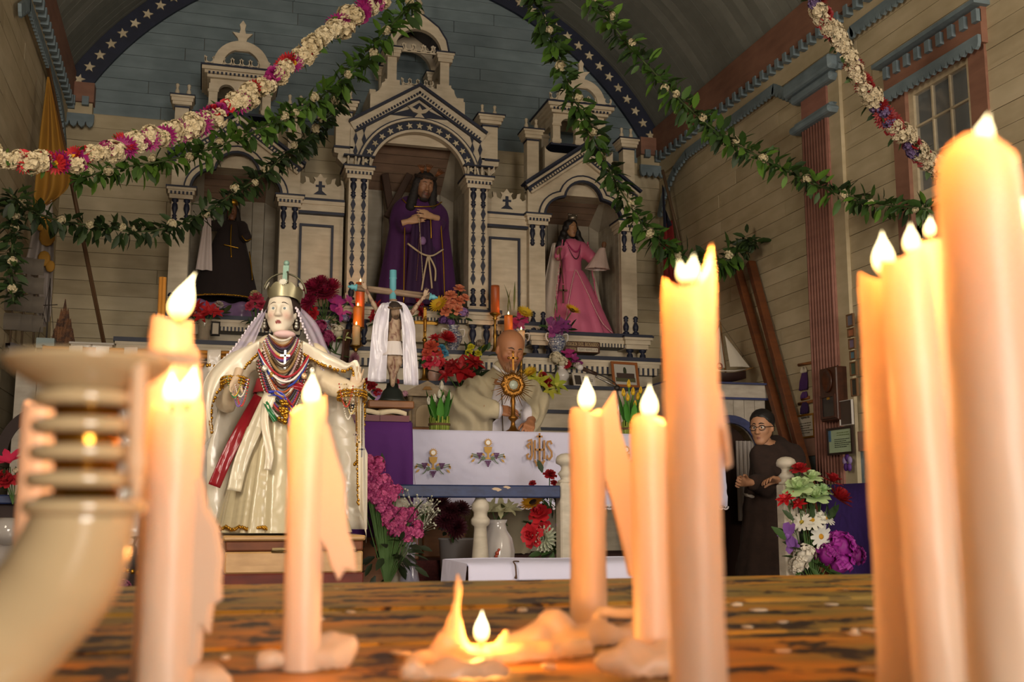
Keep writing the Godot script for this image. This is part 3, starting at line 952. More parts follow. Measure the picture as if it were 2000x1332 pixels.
	for z in [-0.06, -0.48]:
		s = tool(true)
		var crown := arc(Vector2(0, 4.70), 0.19, 0, 180, 18)
		var outer := PackedVector2Array([Vector2(-0.25, 4.70), Vector2(-0.225, 4.82), Vector2(-0.16, 4.92), Vector2(-0.07, 4.985), Vector2(0, 5.03), Vector2(0.07, 4.985), Vector2(0.16, 4.92), Vector2(0.225, 4.82), Vector2(0.25, 4.70)])
		outer.append_array(crown)
		prism(s, outer, 0.05, Transform3D(Basis(), Vector3(0, 0, z)))
		put(s, "crown_arch", ivory, root)
	s = tool(true)
	ribbon(s, PackedVector2Array([Vector2(-0.245, 4.73), Vector2(-0.225, 4.82), Vector2(-0.16, 4.92), Vector2(-0.07, 4.985), Vector2(0, 5.03), Vector2(0.07, 4.985), Vector2(0.16, 4.92), Vector2(0.225, 4.82), Vector2(0.245, 4.73)]), 0.0, 0.012, -0.52, -0.03)
	put(s, "crown_roof", navy, root)
	s = tool()
	lathe(s, [[0.05, 5.02], [0.05, 5.05], [0.02, 5.065], [0.022, 5.09], [0.035, 5.12], [0.02, 5.15], [0.012, 5.2]], 10, Transform3D(Basis(), Vector3(0, 0, -0.06)))
	put(s, "crown_finial", ivory, root)

func panel_bay(root: Node3D, x0: float, x1: float, ivory: Material, navy: Material) -> void:
	var cx := (x0 + x1) * 0.5
	slab(root, "panel_board", Vector3(x0, 2.3, -0.09), Vector3(x1, 3.4, -0.05), ivory)
	var s := tool(true)
	var p := PackedVector2Array([Vector2(x0 + 0.035, 2.54), Vector2(x0 + 0.035, 3.2), Vector2(x1 - 0.075, 3.2), Vector2(x1 - 0.075, 2.54)])
	ribbon(s, p, -0.018, 0.0, -0.06, -0.03, true)
	put(s, "panel_frame", navy, root)
	s = tool(true)
	box(s, Vector3(cx, 3.385, -0.03), Vector3(x1 - x0, 0.02, 0.09))
	box(s, Vector3(cx, 3.285, -0.03), Vector3(x1 - x0, 0.022, 0.06))
	put(s, "panel_line", navy, root)
	s = tool(true)
	box(s, Vector3(cx, 3.33, -0.03), Vector3(x1 - x0, 0.07, 0.07))
	box(s, Vector3(cx, 3.36, -0.02), Vector3(x1 - x0, 0.03, 0.07))
	put(s, "panel_cornice", ivory, root)
	# crest board cut into horns round a little cross
	var c := PackedVector2Array([Vector2(x0, 3.39)])
	var w := x1 - x0
	for q in [[0.0, 0.6], [0.03, 0.86], [0.08, 0.9], [0.06, 0.7], [0.14, 0.62], [0.2, 0.74], [0.18, 0.95], [0.26, 0.9], [0.28, 0.72], [0.36, 0.66], [0.4, 0.82], [0.36, 0.95], [0.43, 0.93], [0.5, 1.1], [0.57, 0.93], [0.64, 0.95], [0.6, 0.82], [0.64, 0.66], [0.72, 0.72], [0.74, 0.9], [0.82, 0.95], [0.8, 0.74], [0.86, 0.62], [0.94, 0.7], [0.92, 0.9], [0.97, 0.86], [1.0, 0.6]]:
		c.append(Vector2(x0 + w * q[0], 3.39 + 0.2 * q[1]))
	c.append(Vector2(x1, 3.39))
	s = tool(true)
	prism(s, c, 0.03, Transform3D(Basis(), Vector3(0, 0, -0.06)))
	put(s, "crest_board", ivory, root)
	s = tool(true)
	prism(s, PackedVector2Array([Vector2(cx - 0.05, 3.44), Vector2(cx + 0.05, 3.44), Vector2(cx + 0.014, 3.47), Vector2(cx + 0.012, 3.5), Vector2(cx + 0.035, 3.5), Vector2(cx + 0.035, 3.516), Vector2(cx + 0.012, 3.516), Vector2(cx + 0.012, 3.545), Vector2(cx - 0.012, 3.545), Vector2(cx - 0.012, 3.516), Vector2(cx - 0.035, 3.516), Vector2(cx - 0.035, 3.5), Vector2(cx - 0.012, 3.5), Vector2(cx - 0.014, 3.47)]), 0.012, Transform3D(Basis(), Vector3(0, 0, -0.042)))
	put(s, "painted_cross", navy, root)

func ledge(root: Node3D, called: String, x0: float, x1: float, y: float, z0: float, z1: float, ivory: Material, navy: Material, step: float, tooth: float) -> void:
	var s := tool(true)
	box(s, Vector3((x0 + x1) * 0.5, y - 0.015, (z0 + z1) * 0.5), Vector3(x1 - x0 + 0.06, 0.03, z1 - z0 + 0.03))
	var top := put(s, called, navy, root)
	s = tool(true)
	box(s, Vector3((x0 + x1) * 0.5, y - 0.055, (z0 + z1) * 0.5), Vector3(x1 - x0 + 0.02, 0.05, z1 - z0))
	box(s, Vector3((x0 + x1) * 0.5, y - 0.03 - 0.01, (z0 + z1) * 0.5), Vector3(x1 - x0 + 0.04, 0.02, z1 - z0 + 0.015))
	put(s, "ledge_moulding", ivory, top)
	s = tool(true)
	box(s, Vector3((x0 + x1) * 0.5, y - 0.08 - tooth * 0.5, (z0 + z1) * 0.5), Vector3(x1 - x0, tooth, z1 - z0 - 0.02))
	put(s, "dentil_ground", navy, top)
	dentils(top, Vector2(x0, y - 0.08 - tooth * 0.5), Vector2(x1, y - 0.08 - tooth * 0.5), z1 - 0.012, step, Vector3(step * 0.55, tooth, 0.02), ivory)

func build_altarpiece() -> void:
	var ivory := worn("ivory_paint", "cdc0a8", "b0a28a", Vector3(1.6, 1.6, 1.6), 0.62, 0.9, 5.0, 81)
	var navy := worn("navy_paint", "", "", Vector3.ONE)
	var star_paint := worn("star_white", "", "", Vector3.ONE)
	var wood := [worn("niche_paint", "a39a88", "867d6d", Vector3(1.2, 1.2, 1.2), 0.7, 0.9, 5.0, 83), worn("niche_paint_pale", "aba291", "8f8674", Vector3(1.2, 1.2, 1.2), 0.7, 0.9, 5.0, 87)]
	var lid := worn("niche_lid", "8a705c", "6d5646", Vector3(1.6, 1.6, 1.6), 0.7, 1.0, 5.0, 89)
	var root := thing("altarpiece", "ivory and navy painted wooden altarpiece with three arched niches and belfry tops", "altarpiece", Vector3(1.55, 0, -8.3))
	side_bay(root, -1.385, ivory, navy, wood, lid)
	side_bay(root, 1.375, ivory, navy, wood, lid)
	centre_bay(root, ivory, navy, wood, lid, star_paint)
	panel_bay(root, -0.94, -0.57, ivory, navy)
	panel_bay(root, 0.56, 0.93, ivory, navy)
	# stepped base with dentilled ledges
	slab(root, "base_wall", Vector3(-1.95, 0.42, -0.62), Vector3(1.85, 2.40, -0.02), ivory)
	slab(root, "base_centre", Vector3(-0.6, 2.3, -0.58), Vector3(0.6, 2.53, 0.08), ivory)
	ledge(root, "centre_ledge", -0.62, 0.62, 2.56, -0.1, 0.16, ivory, navy, 0.026, 0.03)
	for cx in [-1.385, 1.375]:
		ledge(root, "niche_ledge", cx - 0.5, cx + 0.5, 2.42, -0.1, 0.16, ivory, navy, 0.026, 0.03)
	for x in [-0.76, 0.76]:
		ledge(root, "panel_ledge", x - 0.2, x + 0.2, 2.5, -0.1, 0.06, ivory, navy, 0.026, 0.03)
	for x in [-1.78, -0.99, -0.475, 0.475, 0.98, 1.77]:
		var y := 2.44 if absf(x) < 0.6 else 2.30
		cap_block(root, "pedestal_cap", x, y, y + 0.1, 0.24, 0.34, 0.04, ivory, navy)
		for k in [-1, 1]:
			var t := put(turned(0.19, 0.03), "baluster", navy, root, Vector3(x + k * 0.055, y, 0.15))
			t.rotation.x = PI
	slab(root, "second_step", Vector3(-2.1, 0.42, -0.02), Vector3(1.84, 2.16, 0.3), ivory)
	ledge(root, "second_ledge", -2.14, 1.86, 2.2, -0.02, 0.38, ivory, navy, 0.042, 0.055)
	slab(root, "third_step", Vector3(-2.1, 0.42, 0.3), Vector3(1.84, 1.93, 0.48), ivory)
	slab(root, "third_ledge", Vector3(-2.13, 1.925, 0.28), Vector3(1.87, 1.95, 0.52), navy)
	slab(root, "fourth_step", Vector3(-2.1, 0.42, 0.48), Vector3(1.84, 1.73, 0.62), ivory)
	slab(root, "fourth_ledge", Vector3(-2.13, 1.725, 0.46), Vector3(1.87, 1.75, 0.66), navy)
	slab(root, "fifth_ledge", Vector3(-2.13, 1.6, 0.62), Vector3(1.87, 1.62, 0.66), navy)

# ---------- flowers ----------
func petal(s: SurfaceTool, x: Transform3D, long: float, wide: float, curl: float, cup: float, tip := 0.15) -> void:
	var ts := [0.0, 0.35, 0.72, 1.0]
	var ws := [0.22, 0.85, 0.9 - 0.25 * (1.0 - tip), tip]
	var rows := []
	for i in 4:
		var row := []
		for e in [-1, 0, 1]:
			row.append(x * Vector3(e * wide * ws[i] * 0.5, long * ts[i], curl * ts[i] * ts[i] + cup * absf(e) * ws[i]))
		rows.append(row)
	for i in 3:
		for e in 2:
			quad(s, rows[i][e], rows[i][e + 1], rows[i + 1][e + 1], rows[i + 1][e])
# petals stand round the y axis, leaning out by "lean" degrees from it
func ring(s: SurfaceTool, n: int, lean: float, long: float, wide: float, curl: float, cup: float, y := 0.0, turn := 0.0, tip := 0.15, off := 0.0) -> void:
	for k in n:
		var b := Basis(Vector3.UP, TAU * k / n + turn) * Basis(Vector3.RIGHT, deg_to_rad(lean)) * Basis(Vector3.UP, PI)
		petal(s, Transform3D(b, Vector3(0, y, 0) + Basis(Vector3.UP, TAU * k / n + turn) * Vector3(0, 0, off)), long, wide, curl, cup, tip)
func bloom(kind: String) -> ArrayMesh:
	if lib.has(kind):
		return lib[kind]
	var s := tool()
	match kind:
		"rose":
			ring(s, 3, 8, 0.6, 0.55, 0.1, 0.12, 0.05, 0.3, 0.6)
			ring(s, 5, 24, 0.72, 0.7, 0.0, 0.12, 0.0, 0.0, 0.6)
			ring(s, 6, 48, 0.85, 0.8, -0.15, 0.1, -0.02, 0.5, 0.6)
			ring(s, 6, 75, 0.95, 0.85, -0.2, 0.05, -0.05, 0.2, 0.6)
		"pompom":
			for k in 6:
				ring(s, 5 + k * 3, 5 + k * 17.0, 0.75 + 0.05 * k, 0.24, 0.12, 0.03, 0.0, k * 0.37, 0.4)
		"daisy":
			ring(s, 12, 80, 1.0, 0.42, -0.1, 0.03, 0.0, 0.0, 0.55)
		"sunflower":
			ring(s, 17, 78, 1.0, 0.3, 0.05, 0.02, 0.0, 0.0, 0.12)
			ring(s, 16, 66, 0.9, 0.28, 0.05, 0.02, 0.02, 0.2, 0.12)
		"lily":
			ring(s, 3, 50, 1.1, 0.5, -0.45, 0.06, 0.0, 0.0, 0.08)
			ring(s, 3, 44, 1.05, 0.6, -0.45, 0.06, 0.02, 1.05, 0.08)
		"tulip":
			ring(s, 3, 10, 1.5, 0.95, 0.42, 0.28, 0.0, 0.0, 0.12, 0.28)
			ring(s, 3, 8, 1.45, 0.95, 0.42, 0.28, 0.0, 1.05, 0.12, 0.22)
			ball(s, Vector3(0, 0.45, 0), Vector3(0.42, 0.5, 0.42), 8)
		"orchid":
			ring(s, 3, 72, 1.0, 0.6, -0.1, 0.05, 0.0, 0.0, 0.4)
			ring(s, 2, 76, 0.95, 0.95, -0.1, 0.05, 0.03, 0.8, 0.5)
			ring(s, 1, 40, 0.5, 0.5, -0.2, 0.15, 0.05, 3.0, 0.3)
		"poinsettia":
			ring(s, 6, 82, 1.0, 0.5, -0.08, 0.05, 0.0, 0.0, 0.05)
			ring(s, 5, 66, 0.75, 0.42, -0.05, 0.05, 0.04, 0.4, 0.05)
			ring(s, 4, 45, 0.45, 0.3, -0.02, 0.05, 0.06, 0.9, 0.05)
		"cluster":
			var r := RandomNumberGenerator.new()
			r.seed = 5
			for k in 40:
				var d := Vector3(r.randf_range(-1, 1), r.randf_range(-0.25, 1.2), r.randf_range(-1, 1)).normalized()
				var b := frame_at(d) * Basis(Vector3.UP, r.randf() * TAU)
				for q in 4:
					var bb := b * Basis(Vector3.UP, TAU * q / 4)
					quad(s, d * 0.66, d * 0.72 + bb * Vector3(0.13, 0.1, 0.13), d * 0.72 + bb * Vector3(0.26, 0.06 + r.randf() * 0.1, 0), d * 0.72 + bb * Vector3(0.13, 0.1, -0.13))
			ball(s, Vector3(0, 0.05, 0), 0.62, 8)
		"sprig":
			var r := RandomNumberGenerator.new()
			r.seed = 9
			for k in 26:
				var d := Vector3(r.randf_range(-1, 1), r.randf_range(-0.6, 1.0), r.randf_range(-1, 1))
				ball(s, d, 0.075, 5)
				tube(s, [Vector3(0, -0.8, 0), d], 0.012, 3, false)
		"leaf":
			petal(s, Transform3D(Basis(Vector3.RIGHT, PI / 2).inverse() * Basis(), Vector3.ZERO), 1.0, 0.5, -0.12, 0.06, 0.05)
		"blade":
			petal(s, Transform3D(), 1.0, 0.09, 0.25, 0.01, 0.05)
		"broad":
			petal(s, Transform3D(), 1.0, 0.22, 0.1, 0.05, 0.05)
		"button":
			ball(s, Vector3.ZERO, Vector3(1, 0.5, 1), 10)
	lib[kind] = done(s)
	return lib[kind]
const FLOWER_NAME := {"rose": "rose", "pompom": "chrysanthemum", "daisy": "daisy", "sunflower": "sunflower", "lily": "lily", "tulip": "tulip", "orchid": "orchid", "poinsettia": "poinsettia", "cluster": "blossom_cluster", "sprig": "blossom_sprig", "leaf": "leaf", "blade": "grass_blade", "broad": "broad_leaf"}
func flower(parent: Node3D, kind: String, color: String, pos: Vector3, dir: Vector3, size: float, centre := "") -> MeshInstance3D:
	var o := put(bloom(kind), FLOWER_NAME[kind], petal_mat(color), parent, pos)
	o.basis = (frame_at(dir) * Basis(Vector3.UP, rng.randf() * TAU)).scaled(Vector3.ONE * size)
	if centre:
		put(bloom("button"), "flower_centre", mat(centre, 0.9), o, Vector3(0, 0.06, 0)).scale = Vector3.ONE * (0.36 if kind == "sunflower" else 0.22)
	return o
func metres(p: Vector3) -> float:
	return (p - Vector3(0, EYE, 0)).dot(fwd) / 2150.0
# flowers are given as [kind, colour, x, y, width, centre]; stems meet at the foot
func bouquet(called: String, label: String, z: float, foot: Vector2, items: Array, leaves: int, leaf_color: String, leaf_px := 26.0, reach := 1.0) -> Node3D:
	var base := at_z(foot.x, foot.y, z)
	var root := thing(called, label, "bouquet", base)
	var m := metres(base)
	var stems := tool()
	var mid := Vector3.ZERO
	var spots := []
	for q in items:
		var p := at_z(q[2], q[3], z + rng.randf_range(-0.03, 0.05) * 20.0 * m * q[4] / 30.0 * 0.6) - base
		mid += p / items.size()
		spots.append(p)
	for i in items.size():
		var q: Array = items[i]
		var p: Vector3 = spots[i]
		var out := p - mid
		var dir := Vector3(out.x * 1.2, 0.1 + out.y * 1.2 if q[0] != "tulip" else 3.0, 0.0) / maxf(0.04, 25.0 * m) * 0.6 + Vector3(-0.25, 0.1, 1.0)
		if q[0] in ["tulip", "cluster", "sprig", "blade"]:
			dir = Vector3(out.x * 2.0 + rng.randf_range(-0.1, 0.1), 1.0, 0.15)
		var o := flower(root, q[0], q[1], p, dir.normalized(), q[4] * 0.62 * m, q[5] if q.size() > 5 else "")
		var at: Vector3 = p - o.basis.y.normalized() * q[4] * 0.12 * m
		tube(stems, [Vector3(0, 0, 0), at * 0.5 + Vector3(0, 0.0, -0.01), at], maxf(0.0016, 1.1 * m), 4, false)
	put(stems, "stems", mat("3c5a22", 0.7), root)
	for k in leaves:
		var t: Vector3 = spots[rng.randi() % spots.size()]
		var p := t * rng.randf_range(0.25, 0.95) + Vector3(rng.randf_range(-1, 1), rng.randf_range(-0.6, 0.5), rng.randf_range(-1, 0.3)) * leaf_px * m * 0.8 * reach
		var dir := (p - mid * 0.5 + Vector3(rng.randf_range(-1, 1), rng.randf_range(-0.3, 1), rng.randf_range(-0.5, 1)) * leaf_px * m).normalized()
		var o := put(bloom("leaf"), "leaf", petal_mat(leaf_color if k % 3 else Color(leaf_color).darkened(0.25).to_html(false)), root, p)
		o.basis = (Basis.looking_at(dir, Vector3(0.1, 1, 0.3)) * Basis(Vector3.BACK, rng.randf_range(-1, 1))).scaled(Vector3.ONE * leaf_px * m * rng.randf_range(0.7, 1.15))
	return root

func vase(called: String, label: String, pos: Vector3, prof: Array, material: Material, category := "vase") -> MeshInstance3D:
	var s := tool()
	lathe(s, prof, 20)
	var o := put(s, called, material)
	o.position = pos
	tag(o, label, category)
	return o
func urn(h: float, r: float) -> Array:
	return [[r * 0.55, 0.0], [r * 0.6, h * 0.04], [r * 0.42, h * 0.1], [r * 0.6, h * 0.2], [r * 0.98, h * 0.45], [r, h * 0.58], [r * 0.8, h * 0.74], [r * 0.5, h * 0.84], [r * 0.52, h * 0.92], [r * 0.72, h], [r * 0.62, h], [r * 0.42, h * 0.9], [r * 0.4, h * 0.85]]

# ---------- bodies: smooth union of capsules and ellipsoids, meshed as surface nets ----------
# prims: ["c", a, b, ra, rb, k] capsule, ["e", centre, radii, k] ellipsoid, ["-", centre, radii, k] carved ellipsoid
func pack(prims: Array) -> Array:
	var out := []
	for q in prims:
		if q[0] == "c":
			var ba: Vector3 = q[2] - q[1]
			out.append([0, q[1], ba, q[3], q[4] - q[3], maxf(q[5], 0.0001), 1.0 / maxf(ba.length_squared(), 1e-9)])
		else:
			out.append([1 if q[0] == "e" else 2, q[1], Vector3.ONE / (q[2] as Vector3), minf(minf(q[2].x, q[2].y), q[2].z), 0.0, maxf(q[3], 0.0001)])
	return out
func field(prims: Array, p: Vector3) -> float:
	var d := 1e3
	for q in prims:
		var dd: float
		var l: Vector3 = p - q[1]
		if q[0] == 0:
			var ba: Vector3 = q[2]
			var t := clampf(l.dot(ba) * q[6], 0.0, 1.0)
			dd = (l - ba * t).length() - q[3] - q[4] * t
		else:
			var iv: Vector3 = q[2]
			var lo := l * iv
			var k0 := lo.length()
			dd = k0 * (k0 - 1.0) / maxf((lo * iv).length(), 1e-5)
		var k: float = q[5]
		if q[0] == 2:
			var h := clampf(0.5 - 0.5 * (d + dd) / k, 0.0, 1.0)
			d = lerpf(d, -dd, h) + k * h * (1.0 - h)
		else:
			var h := clampf(0.5 + 0.5 * (d - dd) / k, 0.0, 1.0)
			d = lerpf(d, dd, h) - k * h * (1.0 - h)
	return d
func blend(s: SurfaceTool, raw: Array, lo: Vector3, hi: Vector3, cell: float, x := Transform3D(), ripple = null, tint = null) -> void:
	var prims := pack(raw)
	var n := Vector3i(((hi - lo) / cell / 4.0).ceil()) * 4
	var sx := n.x + 1
	var sy := n.y + 1
	var val := PackedFloat32Array()
	val.resize(sx * sy * (n.z + 1))
	val.fill(1e6)
	var active := []
	var reach := cell * 4.0 * 0.87 * 1.35 + (0.02 if ripple else 0.0)
	for bz in n.z / 4:
		for by in n.y / 4:
			for bx in n.x / 4:
				if absf(field(prims, lo + Vector3(bx * 4 + 2, by * 4 + 2, bz * 4 + 2) * cell)) > reach:
					continue
				active.append(Vector3i(bx * 4, by * 4, bz * 4))
				for k in 5:
					for j in 5:
						var row := ((bz * 4 + k) * sy + by * 4 + j) * sx + bx * 4
						for i in 5:
							if val[row + i] > 1e5:
								var p := lo + Vector3(bx * 4 + i, by * 4 + j, bz * 4 + k) * cell
								var d := field(prims, p)
								if ripple:
									d += ripple.call(p)
								val[row + i] = d
	var offs := [0, 1, sx, sx + 1, sx * sy, sx * sy + 1, sx * sy + sx, sx * sy + sx + 1]
	var edges := [[0, 1], [2, 3], [4, 5], [6, 7], [0, 2], [1, 3], [4, 6], [5, 7], [0, 4], [1, 5], [2, 6], [3, 7]]
	var verts := {}
	for a in active:
		for k in 4:
			for j in 4:
				for i in 4:
					var base: int = ((a.z + k) * sy + a.y + j) * sx + a.x + i
					var inside := 0
					for c in 8:
						if val[base + offs[c]] < 0.0:
							inside += 1
					if inside == 0 or inside == 8:
						continue
					var sum := Vector3.ZERO
					var cnt := 0
					for e in edges:
						var v0 := val[base + offs[e[0]]]
						var v1 := val[base + offs[e[1]]]
						if (v0 < 0.0) != (v1 < 0.0):
							var t := clampf(v0 / (v0 - v1), 0.0, 1.0)
							var p0 := Vector3(e[0] & 1, (e[0] >> 1) & 1, e[0] >> 2)
							var p1 := Vector3(e[1] & 1, (e[1] >> 1) & 1, e[1] >> 2)
							sum += p0.lerp(p1, t)
							cnt += 1
					verts[base] = lo + (Vector3(a.x + i, a.y + j, a.z + k) + sum / cnt) * cell
	var axes := [[1, sx, sx * sy], [sx, sx * sy, 1], [sx * sy, 1, sx]]
	for base in verts:
		for ax in axes:
			var v0 := val[base]
			var v1 := val[base + ax[0]]
			if (v0 < 0.0) == (v1 < 0.0) or v1 > 1e5:
				continue
			var q := [base, base - ax[1], base - ax[1] - ax[2], base - ax[2]]
			if not (verts.has(q[1]) and verts.has(q[2]) and verts.has(q[3])):
				continue
			if v0 < 0.0:
				q = [q[3], q[2], q[1], q[0]]
			for t in [0, 1, 2, 0, 2, 3]:
				var p: Vector3 = verts[q[t]]
				if tint:
					s.set_color(tint.call(p))
				s.add_vertex(x * p)

# a head one unit high with its chin at y = 0, facing +z
func head_prims(open_eyes: bool, female: bool) -> Array:
	var w := 0.93 if female else 1.0
	var p := [["e", Vector3(0, 0.64, -0.06), Vector3(0.335 * w, 0.36, 0.40), 0.1], ["e", Vector3(0, 0.37, 0.10), Vector3(0.25 * w, 0.34, 0.27), 0.12],
		["e", Vector3(0, 0.085, 0.245), Vector3(0.1, 0.075, 0.09), 0.1], ["c", Vector3(0, 0.2, -0.08), Vector3(0, -0.4, -0.15), 0.17 * w, 0.19 * w, 0.08]]
	for e in [-1, 1]:
		p.append(["c", Vector3(e * 0.22 * w, 0.32, 0.0), Vector3(e * 0.08, 0.09, 0.21), 0.07, 0.06, 0.12])
		p.append(["e", Vector3(e * 0.16 * w, 0.41, 0.22), Vector3(0.09, 0.08, 0.08), 0.1])
		p.append(["c", Vector3(e * 0.05, 0.59, 0.335), Vector3(e * 0.2 * w, 0.575, 0.24), 0.03, 0.025, 0.06])
		p.append(["-", Vector3(e * 0.125 * w, 0.515, 0.385), Vector3(0.085, 0.06, 0.085), 0.05])
		p.append(["e", Vector3(e * 0.33 * w, 0.47, -0.03), Vector3(0.035, 0.11, 0.065), 0.03])
		p.append(["e", Vector3(e * 0.045, 0.362, 0.375), Vector3(0.04, 0.033, 0.045), 0.03])
		if not open_eyes:
			p.append(["e", Vector3(e * 0.125 * w, 0.512, 0.275), Vector3(0.072, 0.055, 0.058), 0.015])
	p.append(["c", Vector3(0, 0.56, 0.325), Vector3(0, 0.375, 0.42), 0.032, 0.05, 0.05])
	for q in [[0.232, 0.335, 0.024], [0.192, 0.325, 0.03]]:
		p.append(["c", Vector3(-0.07, q[0] - 0.004, q[1] - 0.03), Vector3(0, q[0], q[1]), q[2] * 0.7, q[2], 0.025])
		p.append(["c", Vector3(0.07, q[0] - 0.004, q[1] - 0.03), Vector3(0, q[0], q[1]), q[2] * 0.7, q[2], 0.025])
	p.append(["-", Vector3(0, 0.213, 0.37), Vector3(0.085, 0.009, 0.04), 0.012])
	return p
func head_tint(skin: String, lip: String, beard := "", blush := "") -> Variant:
	var a := Color(skin).srgb_to_linear()
	var l := Color(lip).srgb_to_linear()
	var b := Color(beard).srgb_to_linear() if beard else a
	var r := Color(blush).srgb_to_linear() if blush else a
	return func(p: Vector3) -> Color:
		var c := a
		if blush:
			var d := Vector2(absf(p.x) - 0.17, p.y - 0.36).length()
			c = c.lerp(r, clampf(1.0 - d / 0.13, 0, 1) * (1.0 if p.z > 0.1 else 0.0) * 0.8)
		if beard and p.z > 0.05 and p.y < 0.33 and p.y > -0.02 and not (p.y > 0.27 and absf(p.x) > 0.12) and not (absf(p.x) < 0.06 and p.y > 0.28):
			c = c.lerp(b, 0.75 if absf(p.x) < 0.15 else 0.4)
		if p.z > 0.27 and absf(p.x) < 0.06 and p.y > 0.172 and p.y < 0.25 - absf(p.x) * 0.25:
			c = l
		return c
func head(s: SurfaceTool, x: Transform3D, open_eyes: bool, female: bool, tint: Variant, cell := 0.024) -> void:
	blend(s, head_prims(open_eyes, female), Vector3(-0.44, -0.42, -0.52), Vector3(0.44, 1.04, 0.56), cell, x, null, tint)
func eyes(parent: Node3D, x: Transform3D, iris: String) -> void:
	for e in [-1, 1]:
		var s := tool()
		ball(s, Vector3(e * 0.118, 0.515, 0.265), Vector3(0.07, 0.056, 0.062), 12)
		var o := put(s, "eyeball", mat("e8e2d8", 0.2), parent)
		o.transform = x
		s = tool()
		ball(s, Vector3(e * 0.118, 0.515, 0.325), Vector3(0.028, 0.028, 0.01), 10)
		put(s, "iris", mat(iris, 0.2), o)
		s = tool()
		tube(s, smooth_path([Vector3(e * 0.04, 0.52, 0.305), Vector3(e * 0.09, 0.565, 0.315), Vector3(e * 0.15, 0.56, 0.295), Vector3(e * 0.19, 0.515, 0.255)], 3), 0.011, 5)
		put(s, "eyelid", mat("5d4034", 0.7), o)
func brows(parent: Node3D, x: Transform3D, color: String, thick := 0.014) -> void:
	for e in [-1, 1]:
		var s := tool()
		tube(s, smooth_path([Vector3(e * 0.04, 0.61, 0.352), Vector3(e * 0.11, 0.645, 0.335), Vector3(e * 0.21, 0.6, 0.25)], 4), thick, 5)
		put(s, "eyebrow", mat(color, 0.8), parent).transform = x

# a right hand one unit long: wrist at the origin, fingers along +y, palm facing +z, thumb on -x; curl bends the fingers
func hand(s: SurfaceTool, x: Transform3D, curl: float, tint: Variant = null, mirror := false, cell := 0.034) -> void:
	var p := [["c", Vector3(0, -0.35, 0), Vector3(0, 0.05, 0), 0.17, 0.15, 0.05]]
	for k in 4:
		p.append(["c", Vector3(-0.09 + k * 0.06, 0.08, 0), Vector3(-0.165 + k * 0.11, 0.44, 0), 0.1, 0.075, 0.06])
	for k in 4:
		var at := Vector3(-0.165 + k * 0.11, 0.45, 0)
		var ang := 0.0
		var l: float = [0.95, 1.05, 1.0, 0.8][k]
		var side := (k - 1.5) * 0.06
		for j in 3:
			ang += curl * [0.7, 0.9, 0.6][j]
			var to: Vector3 = at + Vector3(side * cos(ang), cos(ang), sin(ang)).normalized() * [0.22, 0.14, 0.11][j] * l
			p.append(["c", at, to, 0.055 - j * 0.006, 0.049 - j * 0.006, 0.015])
			at = to
	var th := [Vector3(-0.1, 0.1, 0.04), Vector3(-0.27, 0.26, 0.1), Vector3(-0.33, 0.4, 0.16 + curl * 0.05), Vector3(-0.33, 0.5, 0.2 + curl * 0.1)]
	for j in 3:
		p.append(["c", th[j], th[j + 1], [0.09, 0.06, 0.055][j], [0.065, 0.055, 0.045][j], 0.03])
	if mirror:
		x = x * Transform3D(Basis(Vector3(-1, 0, 0), Vector3(0, 1, 0), Vector3(0, 0, 1)), Vector3.ZERO)
	blend(s, p, Vector3(-0.5, -0.4, -0.25), Vector3(0.45, 1.1, 0.75), cell, x, null, (func(_q): return tint) if tint else null)
func aim(dir: Vector3, palm: Vector3, pos: Vector3, size: float) -> Transform3D:
	var y := dir.normalized()
	var z := (palm - y * palm.dot(y)).normalized()
	return Transform3D(Basis(y.cross(z), y, z).scaled(Vector3.ONE * size), pos)
func skin_mat(rough := 0.55, key := "skin") -> StandardMaterial3D:
	if not mats.has(key):
		var m := StandardMaterial3D.new()
		m.vertex_color_use_as_albedo = true
		m.roughness = rough
		mats[key] = m
	return mats[key]
# a skirt that flares from a waist to a hem with soft folds
func skirt(s: SurfaceTool, waist: Vector3, hem: Vector3, r0: Vector2, r1: Vector2, folds: int, amp: float, seed_: int, nu := 72, nv := 18, power := 1.0) -> void:
	var n := noise(0.9, seed_, 2)
	sheet(s, func(u: float, v: float) -> Vector3:
		var a := u * TAU
		var t := pow(v, power)
		var w := n.get_noise_2d(cos(a) * 2.2, sin(a) * 2.2) * 3.0
		var f := 1.0 + amp * v * (sin(a * folds + w * 2.0 + v * 0.8) * 0.6 + 0.5 * sin(a * folds * 0.5 + 1.3 + w))
		return waist.lerp(hem, v) + Vector3(cos(a) * lerpf(r0.x, r1.x, t) * f, 0, sin(a) * lerpf(r0.y, r1.y, t) * f), nu, nv, true)
# beads strung along a line
func beads(s: SurfaceTool, pts: Array, r: float, n := 5) -> void:
	for p in pts:
		ball(s, p, r, n)
func strand(a: Vector3, b: Vector3, sag: float, out: float, n: int) -> Array:
	var r := []
	for k in n + 1:
		var t := float(k) / n
		var h := 4.0 * t * (1.0 - t)
		r.append(a.lerp(b, t) + Vector3(0, -sag * h, out * h))
	return r

# ---------- statues ----------
func build_statues() -> void:
	statue_front()
	statue_christ()
	statue_mourning()
	statue_pink()

func satin(c: String) -> StandardMaterial3D:
	var key := "satin" + c
	if not mats.has(key):
		var m: StandardMaterial3D = mat(c, 0.26).duplicate()
		m.metallic_specular = 0.6
		m.rim_enabled = true
		m.rim = 0.5
		m.rim_tint = 0.6
		wrinkled(m, 0.3, 1.3)
		mats[key] = m
	return mats[key]
func gold(rough := 0.35) -> StandardMaterial3D:
	return mat("b98a2e", rough, 0.9)
